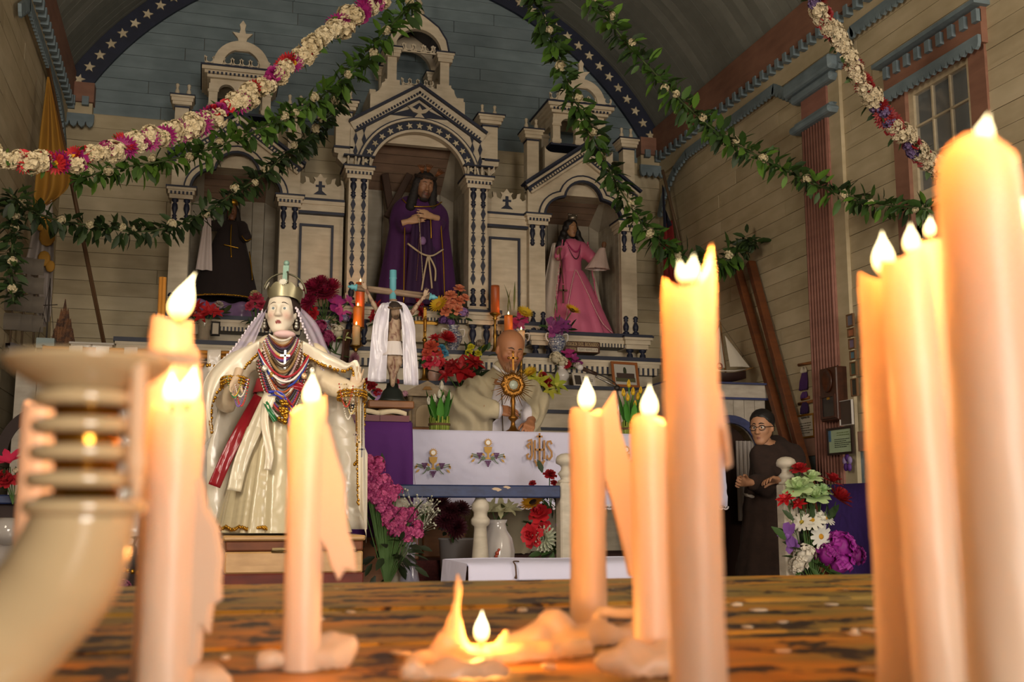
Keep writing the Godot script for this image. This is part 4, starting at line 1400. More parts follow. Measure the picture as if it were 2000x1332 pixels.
# glittering gold braid along a line: a lumpy cord
func braid(s: SurfaceTool, pts: Array, r: float) -> void:
	var path := smooth_path(pts, 5)
	for i in path.size() - 1:
		var a: Vector3 = path[i]
		var b: Vector3 = path[i + 1]
		var n := maxi(1, int(a.distance_to(b) / (r * 1.3)))
		for k in n:
			ball(s, a.lerp(b, float(k) / n) + Vector3(rng.randf_range(-1, 1), rng.randf_range(-1, 1), rng.randf_range(-1, 1)) * r * 0.4, Vector3(r, r * 1.1, r), 5)

func statue_front() -> void:
	var z := -4.7
	var base := Vector3(0.33, 0.925, z)
	var root := thing("virgin_statue", "crowned statue of the Virgin in white satin with many necklaces on a wooden chest", "statue", base)
	var w := func(px: float, py: float, dz: float) -> Vector3: return at_z(px, py, z + dz) - base
	var hx := Transform3D(Basis(Vector3.UP, -0.22) * Basis(Vector3.RIGHT, -0.08), w.call(547, 655, 0.0)).scaled_local(Vector3.ONE * 0.198)
	var s := tool()
	head(s, hx, true, true, head_tint("d9cdb9", "7c2a22", "", "c99a88"))
	# hands carved in wood
	var pale := Color("c2a98c").srgb_to_linear()
	hand(s, aim(Vector3(-0.25, -0.9, 0.35), Vector3(0.5, -0.3, 0.6), w.call(462, 738, 0.2), 0.105), 0.35, pale, false, 0.045)
	hand(s, aim(Vector3(0.25, 1.0, 0.1), Vector3(-0.3, 0.0, 1.0), w.call(690, 760, 0.14), 0.105), 0.25, pale, true, 0.045)
	put(s, "carved_figure", skin_mat(), root)
	eyes(root, hx, "5b6b70")
	brows(root, hx, "2b1d16", 0.009)
	var hair := tool()
	blend(hair, [["e", Vector3(0, 0.66, -0.1), Vector3(0.36, 0.38, 0.40), 0.1], ["c", Vector3(-0.3, 0.6, -0.1), Vector3(-0.32, 0.2, -0.15), 0.1, 0.08, 0.1], ["c", Vector3(0.3, 0.6, -0.1), Vector3(0.32, 0.2, -0.15), 0.1, 0.08, 0.1], ["-", Vector3(0, 0.4, 0.35), Vector3(0.3, 0.48, 0.32), 0.04]], Vector3(-0.5, 0.0, -0.6), Vector3(0.5, 1.1, 0.4), 0.045, hx)
	put(hair, "painted_hair", mat("2a1a12", 0.7), root)
	# crown: band, points, hoops, flowers
	var crown := tool()
	var cx := Transform3D(hx.basis.orthonormalized() * Basis(Vector3.RIGHT, -0.15), w.call(556, 586, -0.01))
	sheet(crown, func(u: float, v: float) -> Vector3:
		var a := u * TAU
		var top := 0.044 + 0.02 * absf(sin(a * 4.0))
		return cx * Vector3(cos(a) * lerpf(0.066, 0.076, v), v * top - 0.012, sin(a) * lerpf(0.072, 0.08, v)), 48, 4, true)
	var crown_o := put(crown, "crown", mat("9a9478", 0.42, 0.75), root)
	for k in 2:
		var hoop := tool()
		var pts := []
		for j in 13:
			var a := PI * j / 12
			pts.append(cx * (Basis(Vector3.UP, 0.25 + k * PI / 2) * Vector3(cos(a) * 0.088, 0.04 + sin(a) * 0.085, 0)))
		tube(hoop, pts, 0.004, 5)
		put(hoop, "crown_hoop", mat("6e6a55", 0.5, 0.8), crown_o)
	var top := tool()
	box(top, cx * Vector3(0.0, 0.115, 0.02), Vector3(0.024, 0.075, 0.008), cx.basis)
	ball(top, cx * Vector3(0.0, 0.165, 0.02), 0.013, 8)
	put(top, "crown_cross", mat("84a394", 0.6, 0.3), crown_o)
	for k in 6:
		var a := TAU * k / 6 + 0.5
		flower(crown_o, "daisy", "d9d6c4", cx * Vector3(cos(a) * 0.08, 0.046, sin(a) * 0.085), cx.basis * Vector3(cos(a), 0.3, sin(a)), 0.017)
	# gown: bodice and skirt in satin
	var body := tool()
	blend(body, [["c", Vector3(-0.02, 0.5, 0.02), Vector3(-0.03, 0.74, 0.0), 0.085, 0.085, 0.05], ["c", Vector3(-0.12, 0.755, 0), Vector3(0.09, 0.755, 0), 0.045, 0.045, 0.05],
		["c", Vector3(-0.14, 0.74, 0.02), w.call(440, 785, 0.04), 0.035, 0.04, 0.03], ["c", w.call(440, 785, 0.04), w.call(462, 748, 0.17), 0.04, 0.038, 0.03],
		["c", Vector3(0.13, 0.74, 0.02), w.call(640, 745, 0.05), 0.035, 0.042, 0.03], ["c", w.call(640, 745, 0.05), w.call(684, 768, 0.13), 0.042, 0.044, 0.03]],
		Vector3(-0.55, 0.3, -0.25), Vector3(0.55, 0.95, 0.4), 0.014, Transform3D(), func(p: Vector3) -> float: return 0.006 * sin(p.x * 60.0 + p.y * 35.0 + sin(p.y * 40.0)))
	put(body, "bodice", satin("d8c7a8"), root)
	var sk := tool()
	skirt(sk, Vector3(-0.02, 0.60, 0.02), Vector3(0.0, 0.0, 0.03), Vector2(0.085, 0.08), Vector2(0.255, 0.21), 7, 0.12, 3, 110, 30, 0.75)
	put(sk, "skirt", satin("bfb290"), root)
	var hem := tool()
	var hp := []
	for k in 41:
		var a := PI * (0.02 + 0.96 * k / 40.0)
		hp.append(Vector3(cos(a) * 0.25, 0.018 + 0.006 * sin(k * 1.3), 0.035 + sin(a) * 0.212))
	braid(hem, hp, 0.006)
	put(hem, "gold_hem", gold(), root)
	# cape from the shoulders, open in front, with gold edges
	for side in [-1, 1]:
		var e0: Vector3 = w.call(488, 690, 0.06) if side == -1 else w.call(600, 690, 0.06)
		var edge: Array
		var back: Array
		if side == -1:
			edge = [w.call(505, 688, 0.06), w.call(470, 725, 0.14), w.call(430, 760, 0.15), w.call(412, 800, 0.14), w.call(415, 850, 0.1)]
			back = [w.call(505, 672, 0.0), w.call(446, 692, 0.02), w.call(402, 738, 0.03), w.call(394, 800, 0.03), w.call(398, 870, 0.0)]
		else:
			edge = [w.call(590, 690, 0.06), w.call(628, 712, 0.14), w.call(668, 725, 0.16), w.call(694, 742, 0.14), w.call(700, 990, 0.02)]
			back = [w.call(588, 672, 0.0), w.call(632, 690, 0.02), w.call(676, 712, 0.04), w.call(706, 735, 0.06), w.call(716, 1060, -0.04)]
		var pe := smooth_path(edge, 6)
		var pb := smooth_path(back, 6)
		s = tool()
		thick_sheet(s, func(u: float, v: float) -> Vector3:
			var i := int(round(v * (pe.size() - 1)))
			var a: Vector3 = pe[i]
			var b: Vector3 = pb[i]
			var m := a.lerp(b, u)
			m.y += sin(u * PI) * 0.025 * (1.0 - v)
			return m + Vector3(0.0, 0.0, 0.012 * sin(u * 14.0 + v * 9.0) * v + 0.05 * sin(u * PI)), 18, pe.size() - 1, Vector3(0, -0.002, -0.004))
		put(s, "cape", satin("e6dcc6"), root)
		s = tool()
		braid(s, edge, 0.0075)
		put(s, "gold_braid", gold(), root)
		if side == 1:
			s = tool()
			braid(s, [w.call(712, 745, 0.01), w.call(710, 830, 0.01), w.call(702, 885, 0.01), w.call(692, 910, 0.02)], 0.008)
			put(s, "gold_braid", gold(), root)
	s = tool()
	thick_sheet(s, func(u: float, v: float) -> Vector3:
		var l: Vector3 = w.call(lerpf(455, 404, minf(1.0, v * 1.8)), lerpf(700, 1030, v), -0.1)
		var r: Vector3 = w.call(lerpf(640, 719, minf(1.0, v * 1.8)), lerpf(700, 1034, v), -0.1)
		return l.lerp(r, u) + Vector3(0, 0, 0.03 * sin(u * 17.0) * v - 0.08 * sin(u * PI)), 40, 18, Vector3(0, 0, -0.004))
	put(s, "cape_back", satin("d9d0bc"), root)
	# lace cuffs
	for q in [[w.call(458, 742, 0.17), 0.052], [w.call(688, 768, 0.13), 0.06]]:
		s = tool()
		for k in 3:
			var ring_ := []
			for j in 15:
				var a := TAU * j / 14
				ring_.append(q[0] + Vector3(cos(a) * q[1], -0.012 * k + 0.01 * sin(a), sin(a) * q[1] * 0.8))
			braid(s, ring_, 0.005)
		put(s, "gold_cuff", gold(), root)
	# veil
	for side in [-1, 1]:
		var pin: Array = [w.call(522, 600, 0.03), w.call(505, 650, 0.04), w.call(480, 700, 0.06), w.call(448, 720, 0.04)] if side == -1 else [w.call(578, 602, 0.04), w.call(600, 660, 0.06), w.call(628, 720, 0.07), w.call(648, 730, 0.05)]
		var pout: Array = [w.call(530, 588, -0.06), w.call(492, 630, -0.08), w.call(456, 680, -0.06), w.call(425, 712, -0.02)] if side == -1 else [w.call(575, 590, -0.05), w.call(618, 630, -0.07), w.call(645, 690, -0.06), w.call(672, 722, -0.02)]
		var a1 := smooth_path(pin, 5)
		var b1 := smooth_path(pout, 5)
		s = tool()
		sheet(s, func(u: float, v: float) -> Vector3:
			var i := int(round(v * (a1.size() - 1)))
			return (a1[i] as Vector3).lerp(b1[i], u) + Vector3(0, 0, 0.01 * sin(u * 16.0)), 12, a1.size() - 1)
		put(s, "veil", sheer_mat("cfc3d6", 0.5), root)
		s = tool()
		var lace := smooth_path(pin if side == 1 else pout, 12)
		for i in lace.size():
			ball(s, lace[i] + Vector3(0.004 * (i % 2), 0, 0.004), Vector3(0.006, 0.006, 0.003), 5)
		put(s, "veil_lace", mat("d9cfd8", 0.8), root)
	s = tool()
	skirt(s, Vector3(-0.02, 0.63, 0.02), Vector3(-0.02, 0.57, 0.025), Vector2(0.106, 0.104), Vector2(0.12, 0.116), 14, 0.05, 5, 60, 5)
	put(s, "red_sash", satin("8f1422"), root)
	# necklaces and rosaries
	var cols := ["d9d2c4", "8a5a2e", "3b2a3f", "6b2a2a", "2c2c34", "c9b26a", "b8a6a0", "5a3b7a", "a33", "4c3a28", "e2dccf", "7a4a22", "33405e", "927247", "2e2420", "caa", "6a2f55", "ddd3bd", "4a2a1a", "8b8b90", "70462a", "b05a2a"]
	for k in 34:
		s = tool()
		var spread := 0.05 + 0.0024 * k
		var a := Vector3(-0.045 - spread * 0.7, 0.815 - 0.0028 * k, 0.045)
		var b := Vector3(-0.025 + spread * 0.9, 0.82 - 0.0028 * k, 0.045)
		beads(s, strand(a, b, 0.045 + 0.0072 * k + rng.randf_range(-0.012, 0.012), 0.085 + 0.0012 * k + rng.randf_range(-0.008, 0.012), 30 + k), rng.randf_range(0.0038, 0.0078))
		put(s, "bead_necklace", mat(cols[k % 22], 0.25), root)
	for k in 3:
		s = tool()
		tube(s, strand(Vector3(-0.13, 0.76, 0.06), Vector3(0.1, 0.77, 0.06), 0.14 + k * 0.02, 0.1, 14), 0.005, 5)
		put(s, "medal_ribbon", cloth_mat(["a61e2a", "e8e4dc", "2a3f9a"][k]), root)
	for k in 7:
		s = tool()
		ball(s, Vector3(-0.1 + k * 0.032, 0.66 - 0.05 * sin(k * 0.52), 0.14), Vector3(0.012, 0.014, 0.005), 9)
		put(s, "medallion", mat(["c9c2ae", "8a6a2e", "d8d8d8", "6e7f9a", "b9924a", "caa27a", "e6e0d0"][k], 0.3, 0.4), root)
	s = tool()
	box(s, Vector3(-0.02, 0.7, 0.145), Vector3(0.008, 0.075, 0.005))
	box(s, Vector3(-0.02, 0.715, 0.145), Vector3(0.04, 0.008, 0.005))
	put(s, "silver_cross", mat("c8c6be", 0.3, 0.8), root)
	s = tool()
	ball(s, Vector3(-0.02, 0.815, 0.075), Vector3(0.046, 0.017, 0.026), 12)
	put(s, "lace_collar", mat("d9b7b4", 0.9), root)
	for e in [-1, 1]:
		s = tool()
		for k in 3:
			ball(s, hx * Vector3(e * 0.34, 0.33 - k * 0.07, 0.02), 0.006 + 0.002 * k, 7)
		put(s, "earring", mat("b9b6aa", 0.3, 0.7), root)
	# rosaries round the hands
	for k in 9:
		s = tool()
		var c: Vector3 = w.call(463, 752, 0.21) if k < 5 else w.call(692, 765, 0.17)
		var o := rng.randf_range(-0.03, 0.03)
		beads(s, strand(c + Vector3(o - 0.035, 0.03, 0), c + Vector3(o + 0.02, 0.02, 0.02), 0.06 + rng.randf() * 0.1, 0.02, 26), 0.0036)
		put(s, "rosary", mat(["c33", "ddd8c8", "2a8a5a", "d9a02a", "7b5ea0", "c8b27a", "b33a2a", "8a6a3a", "d8d0c0"][k], 0.3), root)
	for k in 3:
		s = tool()
		var c: Vector3 = w.call(695 + k * 6, 775, 0.2)
		beads(s, strand(c, c + Vector3(0.004, -0.14 - 0.03 * k, 0.0), 0.0, 0.0, 30), 0.0035)
		box(s, c + Vector3(0.004, -0.165 - 0.03 * k, 0.0), Vector3(0.006, 0.045, 0.004))
		box(s, c + Vector3(0.004, -0.155 - 0.03 * k, 0.0), Vector3(0.022, 0.006, 0.004))
		put(s, "rosary", mat(["6b4a24", "a98a4a", "3a2a20"][k], 0.35), root)
	# sash and hanging ribbons
	var ribbons := [["8f1422", [[500, 762], [530, 756], [575, 760], [600, 775]], 0.035], ["8f1422", [[505, 780], [470, 840], [440, 900], [418, 950]], 0.05], ["d5cbb0", [[525, 778], [500, 830], [470, 900], [455, 960]], 0.055], ["d8ccb4", [[518, 775], [512, 830], [520, 890], [516, 922]], 0.03],
		["2433a0", [[520, 775], [545, 782], [560, 830], [572, 880]], 0.024], ["c79a2a", [[545, 790], [560, 810], [575, 835], [590, 870]], 0.022], ["8f1422", [[550, 785], [570, 815], [590, 850], [600, 900]], 0.02], ["3e2a8a", [[560, 800], [566, 850], [572, 910], [574, 960]], 0.018], ["1e6a3a", [[514, 792], [520, 805], [526, 818], [532, 830]], 0.02]]
	for q in ribbons:
		var pts := []
		for i in q[1].size():
			var p: Array = q[1][i]
			var v: Vector3 = w.call(p[0], p[1], 0.0)
			var rr := lerpf(0.1, 0.25, pow(clampf((0.60 - v.y) / 0.58, 0, 1), 0.75))
			v.z = 0.045 + sqrt(maxf(0.0, rr * rr - pow(v.x + 0.01, 2))) * 0.92 + 0.012
			pts.append(v)
		var path := smooth_path(pts, 6)
		s = tool()
		var half: float = q[2] * 0.5
		thick_sheet(s, func(u: float, v: float) -> Vector3:
			var i := int(round(v * (path.size() - 1)))
			var d: Vector3 = (path[mini(i + 1, path.size() - 1)] - path[maxi(i - 1, 0)]).normalized()
			var across := d.cross(Vector3(0, 0.2, 1)).normalized()
			return path[i] + across * (u - 0.5) * half * 2.0 + Vector3(0, 0, 0.006 * sin(u * 7.0 + v * 5.0)), 6, path.size() - 1, Vector3(0, 0, -0.002))
		put(s, "ribbon", satin(q[0]), root)
	s = tool()
	for k in 26:
		ball(s, w.call(553 + rng.randf_range(-8, 8), 805 + rng.randf_range(-22, 22), 0.2), rng.randf_range(0.006, 0.012), 5)
	stuff(put(s, "gold_ornament", gold(0.25), root))

func robe_line(s: SurfaceTool, pts: Array, r: float) -> void:
	tube(s, smooth_path(pts, 5), r, 5)

func statue_christ() -> void:
	var base := Vector3(1.59, 2.562, -8.46)
	var root := thing("christ_statue", "statue of Christ carrying the cross in a purple gold-edged cloak", "statue", base)
	var velvet := cloth_mat("3d1147", 0.85, 0.6)
	var hx := Transform3D(Basis(Vector3.UP, 0.12) * Basis(Vector3.RIGHT, 0.28) * Basis(Vector3.BACK, -0.08), Vector3(0.01, 0.905, 0.11)).scaled_local(Vector3.ONE * 0.215)
	var s := tool()
	head(s, hx, false, false, head_tint("8a6248", "6b3a30", "2a1811"))
	var brown := Color("b08a68").srgb_to_linear()
	hand(s, aim(Vector3(0.9, 0.25, 0.3), Vector3(0.1, -0.2, -1.0), Vector3(-0.12, 0.68, 0.25), 0.15), 0.2, brown, true, 0.05)
	hand(s, aim(Vector3(-0.9, 0.1, 0.4), Vector3(-0.1, -0.2, -1.0), Vector3(0.06, 0.725, 0.27), 0.15), 0.2, brown, false, 0.05)
	put(s, "carved_figure", skin_mat(), root)
	brows(root, hx, "1d120c", 0.016)
	# hair and beard
	s = tool()
	var curls := func(p: Vector3) -> float: return 0.012 * sin(p.x * 70.0 + sin(p.y * 30.0) * 2.0) + 0.008 * sin(p.y * 50.0)
	blend(s, [["e", Vector3(0, 0.68, -0.1), Vector3(0.38, 0.38, 0.42), 0.1], ["c", Vector3(-0.33, 0.6, 0.0), Vector3(-0.42, -0.35, 0.1), 0.13, 0.2, 0.1], ["c", Vector3(0.33, 0.6, 0.0), Vector3(0.4, -0.35, 0.1), 0.13, 0.2, 0.1], ["c", Vector3(0, 0.3, -0.3), Vector3(0, -0.4, -0.25), 0.3, 0.3, 0.1], ["-", Vector3(0, 0.42, 0.4), Vector3(0.25, 0.42, 0.36), 0.04]], Vector3(-0.75, -0.7, -0.7), Vector3(0.75, 1.15, 0.5), 0.05, hx, curls)
	put(s, "hair", mat("140d0a", 0.75), root)
	s = tool()
	blend(s, [["e", Vector3(0, 0.06, 0.22), Vector3(0.13, 0.13, 0.12), 0.05], ["c", Vector3(-0.2, 0.25, 0.1), Vector3(-0.08, 0.0, 0.2), 0.06, 0.08, 0.06], ["c", Vector3(0.2, 0.25, 0.1), Vector3(0.08, 0.0, 0.2), 0.06, 0.08, 0.06], ["c", Vector3(-0.09, 0.255, 0.31), Vector3(0.09, 0.255, 0.31), 0.022, 0.022, 0.02]], Vector3(-0.35, -0.2, -0.05), Vector3(0.35, 0.4, 0.45), 0.04, hx)
	put(s, "beard", mat("1c110c", 0.75), root)
	# crown of thorns with three ray bursts
	s = tool()
	for k in 3:
		var pts := []
		for j in 25:
			var a := TAU * j / 24
			pts.append(hx * Vector3(cos(a) * 0.38 + 0.02 * sin(a * 5 + k), 0.82 + 0.05 * sin(a * 4.0 + k * 2.0), -0.06 + sin(a) * 0.42))
		tube(s, pts, 0.007, 5, false)
	var thorns := put(s, "crown_of_thorns", mat("2c1d12", 0.8), root)
	for q in [[-0.2, 0.0, -0.25], [0.0, 0.15, 0.05], [0.33, -0.05, 0.5]]:
		s = tool()
		for k in 5:
			var a: float = q[2] + (k - 2) * 0.16
			tube(s, [hx * Vector3(q[0], 0.95 + q[1] * 0.4, 0.1), hx * (Vector3(q[0], 0.95 + q[1] * 0.4, 0.1) + Vector3(sin(a) * 0.42, cos(a) * 0.3, 0))], [0.008, 0.003], 5)
		put(s, "ray_burst", mat("7a4a2a", 0.45, 0.5), thorns)
	# cloak
	s = tool()
	blend(s, [["c", Vector3(-0.09, 0.86, 0.0), Vector3(0.09, 0.86, 0.0), 0.075, 0.075, 0.08], ["c", Vector3(-0.0, 0.8, 0.0), Vector3(-0.0, 0.05, 0.0), 0.15, 0.24, 0.1], ["c", Vector3(-0.14, 0.8, 0.03), Vector3(-0.24, 0.05, 0.0), 0.08, 0.09, 0.08], ["c", Vector3(0.15, 0.8, 0.03), Vector3(0.25, 0.03, 0.0), 0.08, 0.09, 0.08], ["c", Vector3(0.14, 0.76, 0.08), Vector3(0.1, 0.68, 0.2), 0.075, 0.06, 0.06], ["c", Vector3(-0.15, 0.74, 0.06), Vector3(-0.13, 0.65, 0.2), 0.07, 0.055, 0.06], ["c", Vector3(0.1, 0.67, 0.2), Vector3(0.09, 0.5, 0.2), 0.055, 0.06, 0.04]],
		Vector3(-0.45, 0.0, -0.3), Vector3(0.45, 1.02, 0.36), 0.018, Transform3D(), func(p: Vector3) -> float: return 0.009 * sin(atan2(p.z, p.x) * 15.0 + sin(p.y * 5.0)) * clampf(1.0 - p.y, 0.1, 1.0))
	put(s, "cloak", velvet, root)
	s = tool()
	sheet(s, func(u: float, v: float) -> Vector3:
		var x := lerpf(-0.13, 0.1, u)
		return Vector3(x * (0.7 + 0.5 * v), 0.7 - v * 0.68, 0.235 + 0.09 * v + 0.012 * sin(u * 18.0)), 24, 10)
	put(s, "tunic", cloth_mat("2c0d36", 0.85, 0.4), root)
	for q in [[[-0.15, 0.66, 0.235], [-0.155, 0.4, 0.265], [-0.16, 0.02, 0.3]], [[0.13, 0.7, 0.25], [0.15, 0.4, 0.27], [0.16, 0.02, 0.3]], [[-0.15, 0.9, 0.1], [-0.1, 0.84, 0.14], [-0.02, 0.83, 0.16], [0.1, 0.85, 0.14], [0.17, 0.9, 0.1]], [[0.045, 0.76, 0.265], [0.05, 0.65, 0.27], [0.055, 0.55, 0.265]]]:
		s = tool()
		var pts := []
		for p in q:
			pts.append(Vector3(p[0], p[1], p[2]))
		robe_line(s, pts, 0.0055)
		put(s, "gold_braid", gold(), root)
	# rope belt with hanging ends, rosary
	for q in [[[-0.13, 0.5, 0.26], [-0.03, 0.42, 0.3], [0.03, 0.4, 0.31]], [[0.15, 0.47, 0.27], [0.07, 0.41, 0.31], [0.02, 0.4, 0.31]], [[0.02, 0.4, 0.31], [-0.01, 0.25, 0.33], [-0.03, 0.12, 0.34]], [[0.025, 0.4, 0.31], [0.04, 0.25, 0.33], [0.05, 0.14, 0.34]], [[0.03, 0.4, 0.31], [0.075, 0.3, 0.33], [0.075, 0.2, 0.335]]]:
		s = tool()
		var pts := []
		for p in q:
			pts.append(Vector3(p[0], p[1], p[2]))
		robe_line(s, pts, 0.0075)
		put(s, "rope_belt", mat("b3a184", 0.85), root)
	for k in 2:
		s = tool()
		beads(s, strand(Vector3(-0.055 + k * 0.02, 0.74, 0.3), Vector3(-0.02 - k * 0.05, 0.2, 0.33), 0.0, 0.01, 46), 0.0045)
		put(s, "rosary", mat(["c2b594", "6b4a3a"][k], 0.4), root)
	s = tool()
	ball(s, Vector3(-0.02, 0.52, 0.3), Vector3(0.03, 0.035, 0.015), 8)
	put(s, "violet_bow", petal_mat("7b5a86"), root)
	# the cross over his shoulder leans behind
	var cr := thing("wooden_cross", "dark wooden cross leaning behind the statue in the purple cloak", "cross", base + Vector3(-0.02, 0.0, -0.26))
	for q in [[Vector3(-0.02, 0.03, 0.1), Vector3(-0.22, 1.2, 0.02)], [Vector3(-0.2, 0.82, 0.06), Vector3(-0.02, 1.2, 0.06)]]:
		s = tool()
		var d: Vector3 = q[1] - q[0]
		soft_box(s, (q[0] + q[1]) * 0.5, Vector3(0.06, 0.045, d.length()), 0.006, Basis.looking_at(d, Vector3.BACK))
		put(s, "beam", mat("37200f", 0.7), cr)

func statue_mourning() -> void:
	var z := -8.5
	var base := Vector3(0.12, 2.42, z)
	var root := thing("mourning_virgin_statue", "statue of the Virgin in a long dark gown holding a white cloth", "statue", base)
	var hx := Transform3D(Basis(Vector3.UP, 0.1) * Basis(Vector3.RIGHT, 0.1), Vector3(0.02, 0.8, 0.02)).scaled_local(Vector3.ONE * 0.135)
	var s := tool()
	head(s, hx, false, true, head_tint("6b452f", "5a2b22"), 0.04)
	hand(s, aim(Vector3(0.2, 1, 0.3), Vector3(0, 0, 1), Vector3(-0.17, 0.76, 0.12), 0.08), 0.4, Color("6b4a34").srgb_to_linear(), false, 0.07)
	put(s, "carved_figure", skin_mat(), root)
	s = tool()
	blend(s, [["e", Vector3(0, 0.66, -0.1), Vector3(0.37, 0.38, 0.40), 0.1], ["c", Vector3(-0.3, 0.6, -0.05), Vector3(-0.45, -0.4, 0.0), 0.14, 0.2, 0.1], ["c", Vector3(0.3, 0.6, -0.05), Vector3(0.42, -0.4, 0.0), 0.14, 0.22, 0.1], ["-", Vector3(0, 0.42, 0.4), Vector3(0.26, 0.42, 0.36), 0.04]], Vector3(-0.8, -0.8, -0.6), Vector3(0.8, 1.1, 0.5), 0.06, hx)
	put(s, "hair", mat("1a100b", 0.75), root)
	s = tool()
	ball(s, hx * Vector3(0, 1.02, -0.05), Vector3(0.05, 0.035, 0.05), 10)
	put(s, "gold_crown", gold(0.4), root)
	s = tool()
	skirt(s, Vector3(0.02, 0.78, 0.0), Vector3(-0.01, 0.17, 0.03), Vector2(0.07, 0.06), Vector2(0.255, 0.2), 8, 0.04, 11, 64, 16, 0.9)
	blend(s, [["c", Vector3(-0.05, 0.76, 0), Vector3(0.09, 0.76, 0), 0.05, 0.05, 0.04], ["c", Vector3(-0.07, 0.76, 0.02), Vector3(-0.16, 0.72, 0.1), 0.045, 0.04, 0.03], ["c", Vector3(0.1, 0.75, 0.02), Vector3(0.13, 0.66, 0.1), 0.045, 0.045, 0.03]], Vector3(-0.3, 0.5, -0.2), Vector3(0.3, 0.9, 0.25), 0.02)
	put(s, "gown", cloth_mat("1d1110", 0.9, 0.5), root)
	s = tool()
	sheet(s, func(u: float, v: float) -> Vector3:
		return Vector3(-0.155 + (u - 0.5) * (0.05 + 0.07 * v) - 0.01 * v, 0.77 - v * 0.4, 0.17 + 0.012 * sin(u * 12.0)), 10, 10)
	put(s, "white_cloth", cloth_mat("b9aba6", 0.8), root)
	for q in [[[0.02, 0.75, 0.1], [0.02, 0.6, 0.13], [0.03, 0.48, 0.15]], [[-0.03, 0.58, 0.14], [0.02, 0.57, 0.145], [0.08, 0.56, 0.14]], [[0.16, 0.55, 0.09], [0.18, 0.42, 0.11], [0.19, 0.32, 0.13]], [[-0.2, 0.48, 0.1], [-0.22, 0.4, 0.12]], [[0.1, 0.66, 0.13], [0.13, 0.62, 0.15], [0.17, 0.64, 0.13]]]:
		s = tool()
		var pts := []
		for p in q:
			pts.append(Vector3(p[0], p[1], p[2]))
		robe_line(s, pts, 0.005)
		put(s, "gold_trim", gold(), root)
	s = tool()
	var hp := []
	for k in 21:
		var a := PI * (0.1 + 0.8 * k / 20.0)
		hp.append(Vector3(-0.01 + cos(a) * 0.255, 0.18, 0.03 + sin(a) * 0.205))
	braid(s, hp, 0.006)
	put(s, "gold_hem", gold(), root)
	# purple satin swag on the ledge below
	s = tool()
	thick_sheet(s, func(u: float, v: float) -> Vector3:
		var x := lerpf(-0.3, 0.33, u)
		var drop := 0.10 + 0.17 * pow(sin(u * PI), 0.7)
		var pz := 0.2 + 0.03 * sin(u * 26.0) * v + 0.04 * v
		return Vector3(x, 0.17 - v * drop - (0.0 if v < 0.05 else 0.01 * sin(u * 26.0)), pz if v > 0.15 else lerpf(-0.1, pz, v / 0.15)), 60, 14, Vector3(0, -0.003, -0.003))
	var sw := put(s, "satin_swag", satin("7a5f86"))
	sw.position = base
	tag(sw, "crumpled lilac satin cloth under the dark-gowned statue", "cloth")

